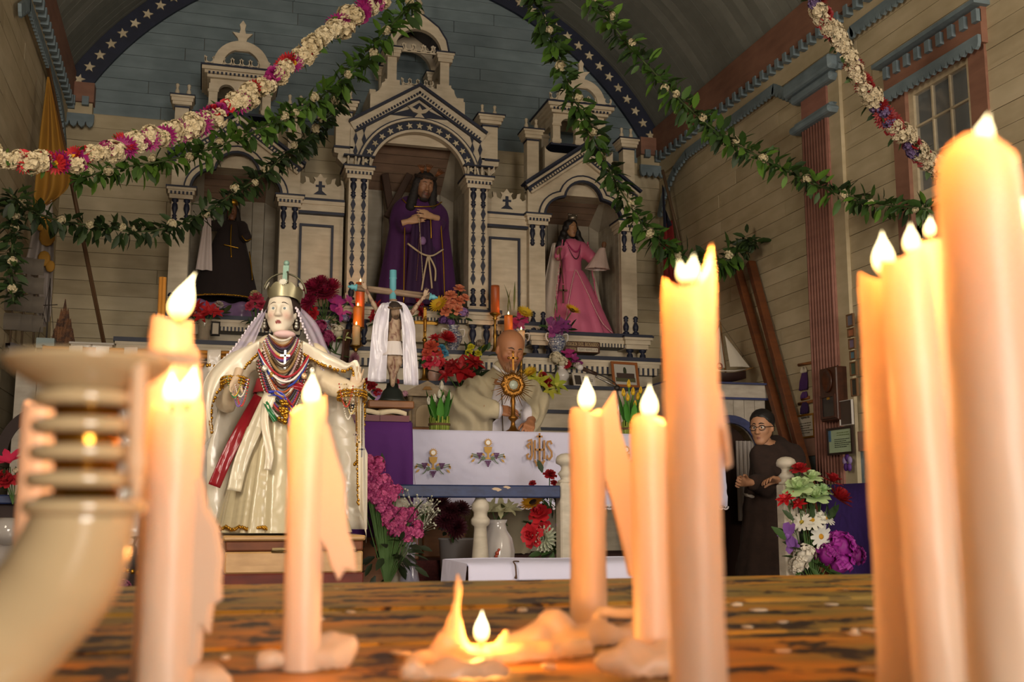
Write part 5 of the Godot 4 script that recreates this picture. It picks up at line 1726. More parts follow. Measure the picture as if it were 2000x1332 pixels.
func statue_pink() -> void:
	var z := -8.48
	var base := Vector3(2.93, 2.42, z)
	var root := thing("rosary_virgin_statue", "statue of the Virgin in a long pink gown with dark hair", "statue", base)
	var hx := Transform3D(Basis(Vector3.UP, 0.25) * Basis(Vector3.RIGHT, 0.1), Vector3(-0.055, 0.85, 0.03)).scaled_local(Vector3.ONE * 0.145)
	var s := tool()
	head(s, hx, false, true, head_tint("9a7350", "7a4a3c"), 0.035)
	hand(s, aim(Vector3(0.1, 1, 0.3), Vector3(0.3, 0, 1), Vector3(-0.2, 0.66, 0.14), 0.085), 0.4, Color("8a6a50").srgb_to_linear(), false, 0.06)
	put(s, "carved_figure", skin_mat(), root)
	brows(root, hx, "2b1d16", 0.01)
	s = tool()
	var curls := func(p: Vector3) -> float: return 0.02 * sin(p.y * 16.0 + p.x * 9.0) + 0.012 * sin(p.x * 40.0)
	blend(s, [["e", Vector3(0, 0.68, -0.1), Vector3(0.4, 0.4, 0.42), 0.1], ["c", Vector3(-0.34, 0.6, -0.05), Vector3(-0.75, -0.6, 0.1), 0.15, 0.26, 0.1], ["c", Vector3(0.34, 0.6, -0.05), Vector3(0.75, -0.5, 0.1), 0.15, 0.24, 0.1], ["c", Vector3(0, 0.3, -0.3), Vector3(0, -0.5, -0.25), 0.35, 0.4, 0.1], ["-", Vector3(0, 0.42, 0.42), Vector3(0.26, 0.44, 0.36), 0.04]], Vector3(-1.15, -1.0, -0.8), Vector3(1.15, 1.2, 0.5), 0.06, hx, curls)
	put(s, "hair", mat("120b09", 0.6), root)
	s = tool()
	ball(s, hx * Vector3(0.1, 1.12, -0.05), Vector3(0.042, 0.032, 0.042), 10)
	for k in 5:
		ball(s, hx * Vector3(0.1 + (k - 2) * 0.12, 1.3, -0.05), 0.013, 6)
	put(s, "silver_crown", mat("8a8072", 0.35, 0.8), root)
	var pink := cloth_mat("c2607f", 0.55, 0.5)
	s = tool()
	skirt(s, Vector3(-0.04, 0.56, 0.03), Vector3(0.02, 0.012, 0.06), Vector2(0.09, 0.08), Vector2(0.29, 0.19), 8, 0.08, 21, 90, 22, 0.85)
	put(s, "gown_skirt", pink, root)
	s = tool()
	blend(s, [["c", Vector3(-0.05, 0.55, 0.03), Vector3(-0.05, 0.76, 0.02), 0.085, 0.08, 0.04], ["c", Vector3(-0.13, 0.77, 0.02), Vector3(0.04, 0.77, 0.02), 0.045, 0.045, 0.04], ["c", Vector3(-0.14, 0.76, 0.04), Vector3(-0.19, 0.66, 0.12), 0.045, 0.04, 0.03], ["c", Vector3(0.04, 0.76, 0.04), Vector3(0.1, 0.66, 0.12), 0.05, 0.05, 0.03]], Vector3(-0.35, 0.4, -0.15), Vector3(0.3, 0.9, 0.25), 0.018)
	put(s, "gown_bodice", pink, root)
	for side in [-1, 1]:
		s = tool()
		thick_sheet(s, func(u: float, v: float) -> Vector3:
			var x: float = (-0.13 if side == -1 else 0.05) + side * (0.02 + 0.05 * u + v * (0.1 + 0.06 * u))
			return Vector3(x, 0.8 - v * (0.76 - 0.0 * u), 0.09 + 0.05 * v - u * 0.12 + 0.015 * sin(u * 9.0 + v * 3.0)), 10, 16, Vector3(0, 0, -0.004))
		put(s, "mantle", satin("c9b8a8"), root)
		s = tool()
		var pts := []
		for k in 17:
			var v := k / 16.0
			pts.append(Vector3((-0.13 if side == -1 else 0.05) + side * (0.02 + v * 0.1), 0.8 - v * 0.76, 0.097 + 0.05 * v + 0.006 * sin(k * 2.0)))
		braid(s, pts, 0.007)
		put(s, "pink_frill", petal_mat("c2607f"), root)
	for q in [[[-0.05, 0.55, 0.13], [-0.1, 0.4, 0.165], [-0.17, 0.1, 0.22]], [[-0.04, 0.55, 0.13], [0.04, 0.35, 0.175], [0.13, 0.12, 0.23], [0.24, 0.03, 0.2]]]:
		s = tool()
		var pts := []
		for p in q:
			pts.append(Vector3(p[0], p[1], p[2]))
		braid(s, pts, 0.0045)
		put(s, "lace_trim", petal_mat("d9a8a8"), root)
	for k in 2:
		s = tool()
		beads(s, strand(Vector3(-0.11, 0.81, 0.07), Vector3(0.02, 0.8, 0.07), 0.1 + 0.06 * k, 0.06, 34), 0.0065 - 0.002 * k)
		put(s, "bead_necklace", mat(["a3265f", "1d1414"][k], 0.35), root)
	s = tool()
	beads(s, strand(Vector3(-0.2, 0.72, 0.17), Vector3(-0.18, 0.42, 0.2), 0.0, 0.0, 36), 0.006)
	box(s, Vector3(-0.18, 0.33, 0.2), Vector3(0.014, 0.15, 0.01))
	box(s, Vector3(-0.18, 0.36, 0.2), Vector3(0.07, 0.014, 0.01))
	put(s, "wooden_rosary", mat("5a3420", 0.6), root)
	# the child she holds
	var c := thing("christ_child_figure", "small doll of the Child in a pale satin dress held by the pink-gowned statue", "figurine", base + Vector3(0.13, 0.6, 0.2))
	s = tool()
	skirt(s, Vector3(0.03, 0.13, 0), Vector3(-0.02, -0.05, 0.01), Vector2(0.025, 0.025), Vector2(0.095, 0.06), 8, 0.12, 31, 48, 10)
	put(s, "dress", satin("c8b0a8"), c)
	s = tool()
	head(s, Transform3D(Basis(Vector3.UP, -0.6), Vector3(0.045, 0.13, 0.0)).scaled_local(Vector3.ONE * 0.06), false, false, head_tint("6b4a34", "5a3026"), 0.08)
	put(s, "carved_figure", skin_mat(), c)

# ---------- sanctuary furniture ----------
func box_part(parent: Node3D, called: String, lo: Vector3, hi: Vector3, material: Material, r := 0.006) -> MeshInstance3D:
	var s := tool()
	soft_box(s, Vector3.ZERO, hi - lo, minf(r, minf(hi.x - lo.x, minf(hi.y - lo.y, hi.z - lo.z)) * 0.3))
	return put(s, called, material, parent, (lo + hi) * 0.5)
func post_profile(h: float) -> Array:
	return [[0.046, 0.0], [0.046, 0.03 * h], [0.05, h * 0.1], [0.052, h * 0.2], [0.045, h * 0.45], [0.031, h * 0.74], [0.03, h * 0.78], [0.044, h * 0.8], [0.046, h * 0.835], [0.033, h * 0.86], [0.033, h * 0.89], [0.042, h * 0.91], [0.042, h * 0.95], [0.03, h * 0.98], [0.024, h]]

func chalice_motif(parent: Node3D, x: float, y: float, z: float, k: float) -> void:
	var s := tool(true)
	var t := Transform3D(Basis().scaled(Vector3(k, k, 1)), Vector3(x, y, z))
	prism(s, PackedVector2Array([Vector2(-0.03, 0.07), Vector2(0.03, 0.07), Vector2(0.024, 0.035), Vector2(0.006, 0.022), Vector2(0.006, -0.005), Vector2(0.026, -0.018), Vector2(-0.026, -0.018), Vector2(-0.006, -0.005), Vector2(-0.006, 0.022), Vector2(-0.024, 0.035)]), 0.002, t)
	prism(s, star_poly(0.034, 0.02, 14), 0.0015, t * Transform3D(Basis(), Vector3(0, 0.1, 0)))
	for e in [-1, 1]:
		for q in [[0.035, 0.015, 0.9], [0.12, 0.0, -0.4], [0.11, -0.03, -0.8]]:
			prism(s, PackedVector2Array([Vector2(0, -0.018), Vector2(0.008, 0), Vector2(0, 0.022), Vector2(-0.008, 0)]), 0.002, t * Transform3D(Basis(Vector3.BACK, -e * q[2]), Vector3(e * q[0], q[1], 0)))
	stuff(put(s, "gold_embroidery", mat("b58a34", 0.6), parent))
	s = tool(true)
	prism(s, arc(Vector2(0, 0.1), 0.016, 0, 345, 14), 0.003, t)
	put(s, "embroidered_host", mat("e6e2de", 0.7), parent)
	s = tool()
	for e in [-1, 0, 1]:
		for j in 4:
			for i in 4 - j:
				ball(s, t * Vector3(e * 0.062 + (i - (3 - j) * 0.5) * 0.011, (-0.035 if e == 0 else 0.022) - j * 0.011, 0.001), Vector3(0.006 * k, 0.006 * k, 0.002), 6)
	stuff(put(s, "embroidered_grapes", mat("5b1f5a", 0.6), parent))
	s = tool(true)
	for e in [-1, 1]:
		prism(s, star_poly(0.018, 0.011, 6), 0.002, t * Transform3D(Basis(), Vector3(e * 0.034, -0.012, 0)))
		for q in [[Vector2(0.05, 0.0), Vector2(0.085, 0.012), Vector2(0.12, 0.02)], [Vector2(0.05, -0.004), Vector2(0.08, -0.004), Vector2(0.105, 0.004), Vector2(0.125, 0.0)], [Vector2(0.045, -0.02), Vector2(0.06, -0.04), Vector2(0.075, -0.05)]]:
			var pts := PackedVector2Array()
			for p in q:
				pts.append(Vector2(p.x * e, p.y))
			ribbon(s, pts, -0.003, 0.003, -0.001, 0.001, false, t)
	stuff(put(s, "embroidered_leaves", mat("5d7052", 0.7), parent))

func build_sanctuary() -> void:
	var oak := worn("oak", "8a5a30", "6b4222", Vector3(2, 2, 2), 0.55, 1.0, 5.0, 101)
	var white := worn("white_post_paint", "c8bfae", "aaa08e", Vector3(3, 3, 3), 0.6, 0.9, 3.0, 103)
	var linen := cloth_mat("c6c4da", 0.8, 0.3)
	# altar table
	var altar := thing("altar_table", "wooden altar table hidden under the white embroidered cloth", "table", Vector3(2.0, 0.75, -6.3))
	box_part(altar, "table_top", Vector3(-0.92, 0.66, -0.27), Vector3(0.98, 0.7, 0.27), oak)
	for q in [[-0.86, -0.22], [-0.86, 0.2], [0.9, -0.22], [0.9, 0.2]]:
		box_part(altar, "leg", Vector3(q[0] - 0.03, 0.0, q[1] - 0.03), Vector3(q[0] + 0.03, 0.66, q[1] + 0.03), oak)
	box_part(altar, "front_panel", Vector3(-0.75, 0.0, -0.1), Vector3(-0.5, 0.5, -0.06), oak)
	# altar cloth: top, front drop and left end, with folds
	var cloth := thing("altar_cloth", "white altar cloth embroidered with golden monogram, chalices and grapes", "tablecloth", Vector3(2.0, 0.75, -6.3))
	var n := noise(1.6, 55, 3)
	var crease := func(x: float, y: float) -> float:
		return 0.010 * n.get_noise_2d(x * 2.0, y * 1.2) + 0.004 * n.get_noise_2d(x * 7.0 + y * 4.0, y * 3.0) + 0.006 * absf(n.get_noise_2d(x * 3.0 - y * 2.5 + 9.0, y * 1.3))
	var s := tool()
	thick_sheet(s, func(u: float, v: float) -> Vector3:
		var x := lerpf(-0.945, 1.0, u)
		if v < 0.25:
			return Vector3(x, 0.715 + 0.002 * crease.call(x, v), lerpf(-0.28, 0.285, v / 0.25))
		var t := (v - 0.25) / 0.75
		var fl: float = 0.0 if t < 0.01 else crease.call(x, t) * (0.4 + t) * 1.6
		return Vector3(x + 0.012 * t * sin(x * 3.0), 0.71 - t * 0.415 + 0.004 * sin(x * 9.0) * t, 0.292 + 0.012 * minf(t * 8.0, 1.0) + fl), 90, 32, Vector3(0, -0.004, -0.005))
	put(s, "linen", linen, cloth)
	s = tool()
	sheet(s, func(u: float, v: float) -> Vector3:
		return Vector3(-0.945 - 0.008 - 0.015 * v - 0.008 * sin(u * 14.0) * v, 0.712 - v * 0.4, lerpf(-0.27, 0.285, u)), 24, 8)
	put(s, "linen_end", linen, cloth)
	s = tool()
	for k in 64:
		var x := -0.93 + k * 0.0305
		var c := Vector2(x, 0.292)
		ribbon(s, arc(c, 0.017, 180, 360, 6), -0.004, 0.004, 0.305, 0.308)
		ball(s, Vector3(x, 0.288, 0.306), Vector3(0.006, 0.006, 0.002), 5)
	ribbon(s, PackedVector2Array([Vector2(-0.945, 0.297), Vector2(1.0, 0.297)]), -0.006, 0.006, 0.304, 0.308)
	stuff(put(s, "lace_hem", mat("cfc9cf", 0.85), cloth))
	for q in [[845, 912], [952, 892], [1222, 905]]:
		var p := at_z(q[0], q[1], -5.98) - cloth.position
		chalice_motif(cloth, p.x, p.y, 0.335, 0.78)
	# monogram: J, H with a cross, S, and curls
	s = tool(true)
	var mp := at_z(1052, 880, -5.98) - cloth.position
	var mx := Transform3D(Basis().scaled(Vector3(0.98, 1.0, 1.0)), Vector3(mp.x, mp.y, 0.338))
	for q in [[[-0.028, 0.058], [-0.028, -0.05]], [[0.028, 0.058], [0.028, -0.05]], [[0.0, 0.098], [0.0, -0.095]], [[-0.028, 0.004], [0.028, 0.004]], [[-0.018, 0.078], [0.018, 0.078]], [[-0.07, 0.052], [-0.05, 0.058], [-0.046, 0.04], [-0.046, -0.03], [-0.055, -0.05], [-0.072, -0.046], [-0.076, -0.028], [-0.064, -0.02]],
		[[0.074, 0.036], [0.066, 0.052], [0.05, 0.05], [0.045, 0.032], [0.056, 0.014], [0.072, -0.006], [0.074, -0.032], [0.06, -0.05], [0.046, -0.042], [0.046, -0.026]], [[-0.062, 0.01], [-0.074, 0.026], [-0.062, 0.038], [-0.054, 0.028]], [[-0.03, -0.055], [-0.02, -0.072], [0.0, -0.064], [0.02, -0.072], [0.03, -0.055]], [[-0.022, -0.086], [0.0, -0.078], [0.022, -0.086]]]:
		var pts := PackedVector2Array()
		for p in q:
			pts.append(Vector2(p[0], p[1]))
		ribbon(s, pts, -0.0055, 0.0055, -0.001, 0.002, false, mx)
	put(s, "golden_monogram", mat("9a6a2a", 0.5), cloth)
	# communion rail
	var rail := thing("communion_rail", "blue painted rail bar with chipped paint on white balusters", "railing", Vector3(1.3, 0.45, -5.2))
	box_part(rail, "rail_bar", Vector3(-0.43, 0.625, -0.05), Vector3(0.39, 0.685, 0.05), worn("blue_rail_paint", "24345e", "1a2547", Vector3(4, 4, 4), 0.5, 1.2, 3.0, 107))
	s = tool(true)
	for q in [[0.07, 0.665, 0.026], [0.12, 0.675, 0.02]]:
		var chip := PackedVector2Array()
		for k in 9:
			var a := TAU * k / 9
			chip.append(Vector2(cos(a) * q[2] * (0.8 + 0.4 * sin(k * 5.0)), sin(a) * q[2] * 0.4 * (0.8 + 0.3 * sin(k * 3.0))))
		prism(s, chip, 0.002, Transform3D(Basis(), Vector3(q[0], q[1], 0.0505)))
	stuff(put(s, "paint_chip", mat("b9a38a", 0.8), rail))
	for x in [-0.385, 0.0]:
		s = tool()
		lathe(s, post_profile(0.625), 18)
		put(s, "baluster", white, rail, Vector3(x, 0, 0))
	for q in [["rail_post", "white turned post at the end of the blue rail", 1.735], ["rail_post", "white square post with a mushroom knob beside the large bouquet", 2.95]]:
		var p := thing(q[0], q[1], "post", Vector3(q[2], 0.45 if q[2] < 2 else 0.0, -5.2))
		var h := 0.70 if q[2] < 2 else 1.15
		box_part(p, "shaft", Vector3(-0.042, 0, -0.042), Vector3(0.042, h, 0.042), white, 0.008)
		s = tool()
		lathe(s, [[0.042, 0], [0.042, 0.01], [0.026, 0.018], [0.032, 0.03], [0.042, 0.045], [0.026, 0.062], [0.024, 0.075], [0.03, 0.085], [0.05, 0.095], [0.052, 0.112], [0.045, 0.13], [0.025, 0.142], [0.0, 0.146]], 18)
		put(s, "knob", white, p, Vector3(0, h, 0))
	# low table with a white cloth before the rail
	var low := thing("side_table", "low wooden table under a plain white cloth", "table", Vector3(1.65, 0.0, -4.45))
	box_part(low, "table_top", Vector3(-0.62, 0.77, -0.22), Vector3(0.36, 0.8, 0.2), oak)
	for q in [[-0.56, -0.18], [-0.56, 0.16], [0.3, -0.18], [0.3, 0.16]]:
		box_part(low, "leg", Vector3(q[0] - 0.025, 0, q[1] - 0.025), Vector3(q[0] + 0.025, 0.77, q[1] + 0.025), oak)
	s = tool()
	thick_sheet(s, func(u: float, v: float) -> Vector3:
		var x := lerpf(-0.64, 0.38, u)
		if v < 0.3:
			return Vector3(x, 0.81 + 0.002 * sin(x * 11.0), lerpf(-0.235, 0.215, v / 0.3))
		var t := (v - 0.3) / 0.7
		return Vector3(x - 0.02 * t, 0.805 - t * 0.34, 0.222 + 0.02 * minf(1, t * 5.0) + 0.035 * t * pow(absf(sin(x * 6.0 + 0.6)), 2.0)), 60, 16, Vector3(0, -0.003, -0.004))
	sheet(s, func(u: float, v: float) -> Vector3: return Vector3(-0.645 - 0.03 * v - 0.01 * sin(u * 9.0) * v, 0.808 - v * 0.36, lerpf(-0.23, 0.22, u)), 16, 6)
	var lc := put(s, "table_cloth", linen)
	lc.position = low.position
	tag(lc, "plain white cloth with stains draped over the low table", "tablecloth")
	s = tool()
	tube(s, smooth_path([Vector3(-0.42, 0.812, 0.16), Vector3(-0.45, 0.813, 0.19), Vector3(-0.455, 0.8, 0.235), Vector3(-0.455, 0.765, 0.247), Vector3(-0.458, 0.75, 0.25)], 4), [0.003, 0.003, 0.003, 0.003, 0.003, 0.003, 0.003, 0.003, 0.003, 0.003, 0.003, 0.003, 0.003, 0.004, 0.005, 0.006, 0.004], 6)
	tag(put(s, "dry_stem", mat("4a2e18", 0.8), null, low.position), "thin brown stem lying over the edge of the white cloth", "stem")
	# chest under the front statue
	var chest := thing("wooden_chest", "two-tone wooden chest with brass hinge under the white satin statue", "chest", Vector3(0.37, 0.69, -4.7))
	var light_wood := worn("light_wood", "c29a66", "a67f4e", Vector3(2.5, 2.5, 2.5), 0.45, 0.9, 5.0, 111)
	var red_wood := worn("red_wood", "6b2716", "4e1a0e", Vector3(2.5, 2.5, 2.5), 0.65, 1.0, 5.0, 113)
	box_part(chest, "lid", Vector3(-0.28, 0.205, -0.25), Vector3(0.27, 0.225, 0.26), light_wood)
	box_part(chest, "lid_band", Vector3(-0.27, 0.165, -0.24), Vector3(0.262, 0.205, 0.25), worn("brown_wood", "7a4526", "5d3219", Vector3(2.5, 2.5, 2.5), 0.65, 1.0, 5.0, 115))
	box_part(chest, "front_board", Vector3(-0.27, 0.08, -0.24), Vector3(0.262, 0.163, 0.25), light_wood)
	box_part(chest, "base_band", Vector3(-0.275, 0.02, -0.245), Vector3(0.266, 0.08, 0.255), red_wood)
	box_part(chest, "foot_rail", Vector3(-0.28, 0.0, -0.25), Vector3(0.27, 0.02, 0.26), light_wood)
	for x in [-0.06, 0.2]:
		s = tool()
		tube(s, [Vector3(x - 0.035, 0.165, 0.254), Vector3(x + 0.035, 0.165, 0.254)], 0.005, 8)
		box(s, Vector3(x, 0.172, 0.252), Vector3(0.066, 0.012, 0.003))
		put(s, "hinge", mat("6a5a3a", 0.4, 0.8), chest)
	var stand := thing("statue_stand", "wooden stand under the two-tone chest", "stand", Vector3(0.37, 0, -4.7))
	box_part(stand, "top", Vector3(-0.34, 0.65, -0.3), Vector3(0.33, 0.69, 0.3), oak)
	for q in [[-0.3, -0.26], [-0.3, 0.26], [0.29, -0.26], [0.29, 0.26]]:
		box_part(stand, "leg", Vector3(q[0] - 0.03, 0, q[1] - 0.03), Vector3(q[0] + 0.03, 0.65, q[1] + 0.03), oak)
	# lectern with purple cloth, open book
	var lec := thing("lectern", "lectern covered by a purple velvet cloth with a lace panel", "lectern", Vector3(0.83, 0.45, -5.5))
	box_part(lec, "column", Vector3(-0.06, 0, -0.06), Vector3(0.06, 0.96, 0.06), oak)
	var tilt := Basis(Vector3.RIGHT, 0.12)
	s = tool()
	soft_box(s, Vector3.ZERO, Vector3(0.3, 0.03, 0.26), 0.006, tilt)
	put(s, "desk", oak, lec, Vector3(0, 0.985, 0))
	s = tool()
	thick_sheet(s, func(u: float, v: float) -> Vector3:
		var x := lerpf(-0.17, 0.16, u)
		if v < 0.3:
			return Vector3(x, 1.03 - v / 0.3 * 0.03, lerpf(-0.14, 0.145, v / 0.3))
		var t := (v - 0.3) / 0.7
		return Vector3(x + 0.012 * t, 1.0 - t * 0.56, 0.15 + 0.01 * minf(1, t * 6) + 0.014 * t * sin(u * 22.0)), 40, 16, Vector3(0, -0.003, -0.004))
	put(s, "velvet_cloth", cloth_mat("4a1560", 0.85, 0.6), lec)
	s = tool()
	sheet(s, func(u: float, v: float) -> Vector3:
		return Vector3(0.155 + 0.035 * v + 0.03 * u * sin(minf(v, 0.3) / 0.3 * PI * 0.5), 1.0 - v * 0.6, lerpf(0.16, 0.02, u) + 0.01 * sin(v * 13.0)), 8, 16)
	put(s, "lace_panel", sheer_mat("9d86a8", 0.75), lec)
	var book := thing("open_book", "open missal with dark red cover on the purple lectern", "book", Vector3(0.83, 1.45, -5.5))
	for e in [-1, 1]:
		s = tool()
		thick_sheet(s, func(u: float, v: float) -> Vector3: return Vector3(e * u * 0.135, 0.066 + 0.02 * sin(u * PI * 0.8) - 0.02 * v - 0.012 * u, lerpf(-0.11, 0.13, v)), 8, 2, Vector3(0, -0.022, 0))
		put(s, "page_block", mat("c9b99a", 0.8), book)
		s = tool(true)
		box(s, Vector3(e * 0.072, 0.022, 0.012), Vector3(0.148, 0.03, 0.262), Basis(Vector3.RIGHT, 0.08))
		put(s, "cover", mat("5a1418", 0.5), book)
	# crucifix with a white stole on a stand
	var cs := thing("pedestal", "small wooden pedestal behind the purple lectern", "pedestal", Vector3(0.935, 0.45, -5.75))
	box_part(cs, "column", Vector3(-0.06, 0, -0.06), Vector3(0.06, 1.09, 0.06), oak)
	box_part(cs, "top", Vector3(-0.12, 1.09, -0.1), Vector3(0.12, 1.13, 0.1), oak)
	crucifix()

func crucifix() -> void:
	var z := -5.75
	var base := at_z(766, 785, z)
	base.y = 1.58
	var w := func(px: float, py: float, dz := 0.0) -> Vector3: return at_z(px, py, z + dz) - base
	var root := thing("processional_crucifix", "wooden crucifix with carved bleeding Christ and turquoise tips on a dark foot", "crucifix", base)
	var wood := worn("cross_wood", "9a8570", "7b6450", Vector3(4, 4, 4), 0.6, 1.0, 5.0, 121)
	var s := tool()
	tube(s, [w.call(768, 760), w.call(768, 585)], 0.021, 10)
	put(s, "upright", wood, root)
	s = tool()
	tube(s, [w.call(697, 562), w.call(838, 579)], 0.018, 10)
	put(s, "crossbar", wood, root)
	var turq := mat("5fa3ae", 0.5)
	s = tool()
	lathe(s, [[0.018, 0], [0.018, 0.11], [0.021, 0.115], [0.021, 0.118], [0.019, 0.12], [0.019, 0.16], [0.0, 0.162]], 14, Transform3D(Basis(), w.call(767, 585)))
	put(s, "turquoise_top", turq, root)
	for q in [[697, 562, 0.12], [838, 579, -0.12]]:
		s = tool()
		var e: float = signf(q[2])
		lathe(s, [[0.019, 0], [0.021, 0.008], [0.012, 0.014], [0.014, 0.02], [0.015, 0.028], [0.008, 0.036], [0.006, 0.046], [0.0, 0.05]], 12, Transform3D(Basis(Vector3.BACK, e * PI / 2 - 0.1), w.call(q[0], q[1])))
		put(s, "turquoise_finial", turq, root)
	s = tool()
	lathe(s, [[0.075, 0], [0.075, 0.012], [0.066, 0.02], [0.05, 0.06], [0.034, 0.075], [0.03, 0.1]], 18)
	put(s, "foot", mat("1f2420", 0.4), root)
	# the carved body
	var skin := Color("a58d74").srgb_to_linear()
	var blood := Color("5c2118").srgb_to_linear()
	var nn := noise(22.0, 77, 2)
	var tint := func(p: Vector3) -> Color:
		return skin.lerp(blood, clampf((nn.get_noise_3d(p.x * 3.0, p.y * 0.8, p.z * 3.0) - 0.12) * 3.0, 0.0, 0.8))
	s = tool()
	var sh_l: Vector3 = w.call(752, 632, 0.035)
	var sh_r: Vector3 = w.call(788, 634, 0.035)
	blend(s, [["c", w.call(770, 628, 0.045), w.call(769, 660, 0.045), 0.036, 0.032, 0.03], ["c", w.call(769, 660, 0.045), w.call(769, 690, 0.05), 0.032, 0.035, 0.03], ["c", sh_l, sh_r, 0.022, 0.022, 0.02],
		["c", sh_l, w.call(730, 595, 0.03), 0.015, 0.012, 0.01], ["c", w.call(730, 595, 0.03), w.call(714, 564, 0.03), 0.012, 0.009, 0.01], ["c", sh_r, w.call(812, 600, 0.03), 0.015, 0.012, 0.01], ["c", w.call(812, 600, 0.03), w.call(829, 578, 0.03), 0.012, 0.009, 0.01],
		["c", w.call(762, 690, 0.05), w.call(760, 708, 0.065), 0.024, 0.02, 0.01], ["c", w.call(760, 708, 0.065), w.call(766, 738, 0.04), 0.019, 0.012, 0.01], ["c", w.call(777, 690, 0.05), w.call(778, 708, 0.065), 0.024, 0.02, 0.01], ["c", w.call(778, 708, 0.065), w.call(768, 738, 0.045), 0.019, 0.012, 0.01], ["c", w.call(767, 736, 0.045), w.call(767, 752, 0.06), 0.015, 0.012, 0.01]],
		Vector3(-0.3, 0.02, -0.02), Vector3(0.3, 0.62, 0.16), 0.008, Transform3D(), null, tint)
	for q in [[714, 564, -0.4, false], [829, 578, 0.3, true]]:
		hand(s, aim(Vector3(q[2], 1, 0.1), Vector3(0, 0, 1), w.call(q[0], q[1], 0.03), 0.052), 0.35, skin, q[3], 0.07)
	head(s, Transform3D(Basis(Vector3.BACK, 0.12) * Basis(Vector3.RIGHT, 0.42), w.call(772, 623, 0.055)).scaled_local(Vector3.ONE * 0.088), false, false, head_tint("8a735c", "5c3a2c", "2b1d14"), 0.06)
	put(s, "carved_body", skin_mat(), root)
	s = tool()
	var hx := Transform3D(Basis(Vector3.BACK, 0.12) * Basis(Vector3.RIGHT, 0.42), w.call(772, 623, 0.055)).scaled_local(Vector3.ONE * 0.088)
	blend(s, [["e", Vector3(0, 0.7, -0.1), Vector3(0.39, 0.36, 0.42), 0.1], ["c", Vector3(-0.34, 0.6, 0.0), Vector3(-0.36, 0.0, 0.15), 0.13, 0.12, 0.1], ["c", Vector3(0.34, 0.6, 0.0), Vector3(0.3, 0.0, 0.1), 0.13, 0.12, 0.1], ["-", Vector3(0, 0.42, 0.4), Vector3(0.25, 0.4, 0.36), 0.04]], Vector3(-0.7, -0.3, -0.7), Vector3(0.7, 1.15, 0.5), 0.07, hx)
	put(s, "hair", mat("2b1f16", 0.8), root)
	s = tool()
	for k in 2:
		var pts := []
		for j in 17:
			var a := TAU * j / 16
			pts.append(hx * Vector3(cos(a) * 0.4, 0.74 + 0.05 * sin(a * 5.0 + k * 2.0), -0.05 + sin(a) * 0.43))
		tube(s, pts, 0.0045, 5, false)
	put(s, "crown_of_thorns", mat("5e4a34", 0.8), root)
	s = tool()
	skirt(s, w.call(769, 668, 0.05), w.call(769, 695, 0.06), Vector2(0.04, 0.04), Vector2(0.056, 0.045), 12, 0.06, 41, 48, 6)
	put(s, "loincloth", cloth_mat("d9d0cc", 0.8), root)
	# the stole hangs round the upright
	var st := thing("white_stole", "shiny white satin stole hanging over the crucifix arms", "stole", base)
	for e in [-1, 1]:
		var tl: Array = [[763, 588], [748, 595], [738, 620], [730, 680], [722, 745]] if e == -1 else [[771, 588], [785, 592], [798, 625], [803, 680], [806, 752]]
		var wd := [0.02, 0.05, 0.075, 0.09, 0.098] if e == -1 else [0.02, 0.05, 0.066, 0.074, 0.08]
		var path := []
		for q in tl:
			path.append(w.call(q[0], q[1], 0.075))
		path[0] = path[0] + Vector3(0, 0.005, -0.06)
		var pp := smooth_path(path, 6)
		if e == -1:
			for i in pp.size():
				pp[i] += Vector3(0.03 * i / pp.size() + 0.005, 0, 0)
		else:
			for i in pp.size():
				pp[i] += Vector3(-0.01, 0, 0)
		s = tool()
		var ns := noise(0.9, 60 + e, 2)
		thick_sheet(s, func(u: float, v: float) -> Vector3:
			var i := int(round(v * (pp.size() - 1)))
			var t := v * 4.0
			var ww: float = lerpf(wd[int(minf(t, 3.0))], wd[int(minf(t, 3.0)) + 1], t - minf(floorf(t), 3.0))
			return pp[i] + Vector3((u - 0.5) * ww, 0, 0.014 * ns.get_noise_2d(u * 2.0, v * 3.0) * 2.0 + 0.01 * sin(u * 6.0 + 1.0) * minf(1.0, v * 4.0)), 20, pp.size() - 1, Vector3(0, 0, -0.003))
		put(s, "stole_end", satin("ddd9e2"), st)

# ---------- people ----------
func build_people() -> void:
	priest()
	friar()

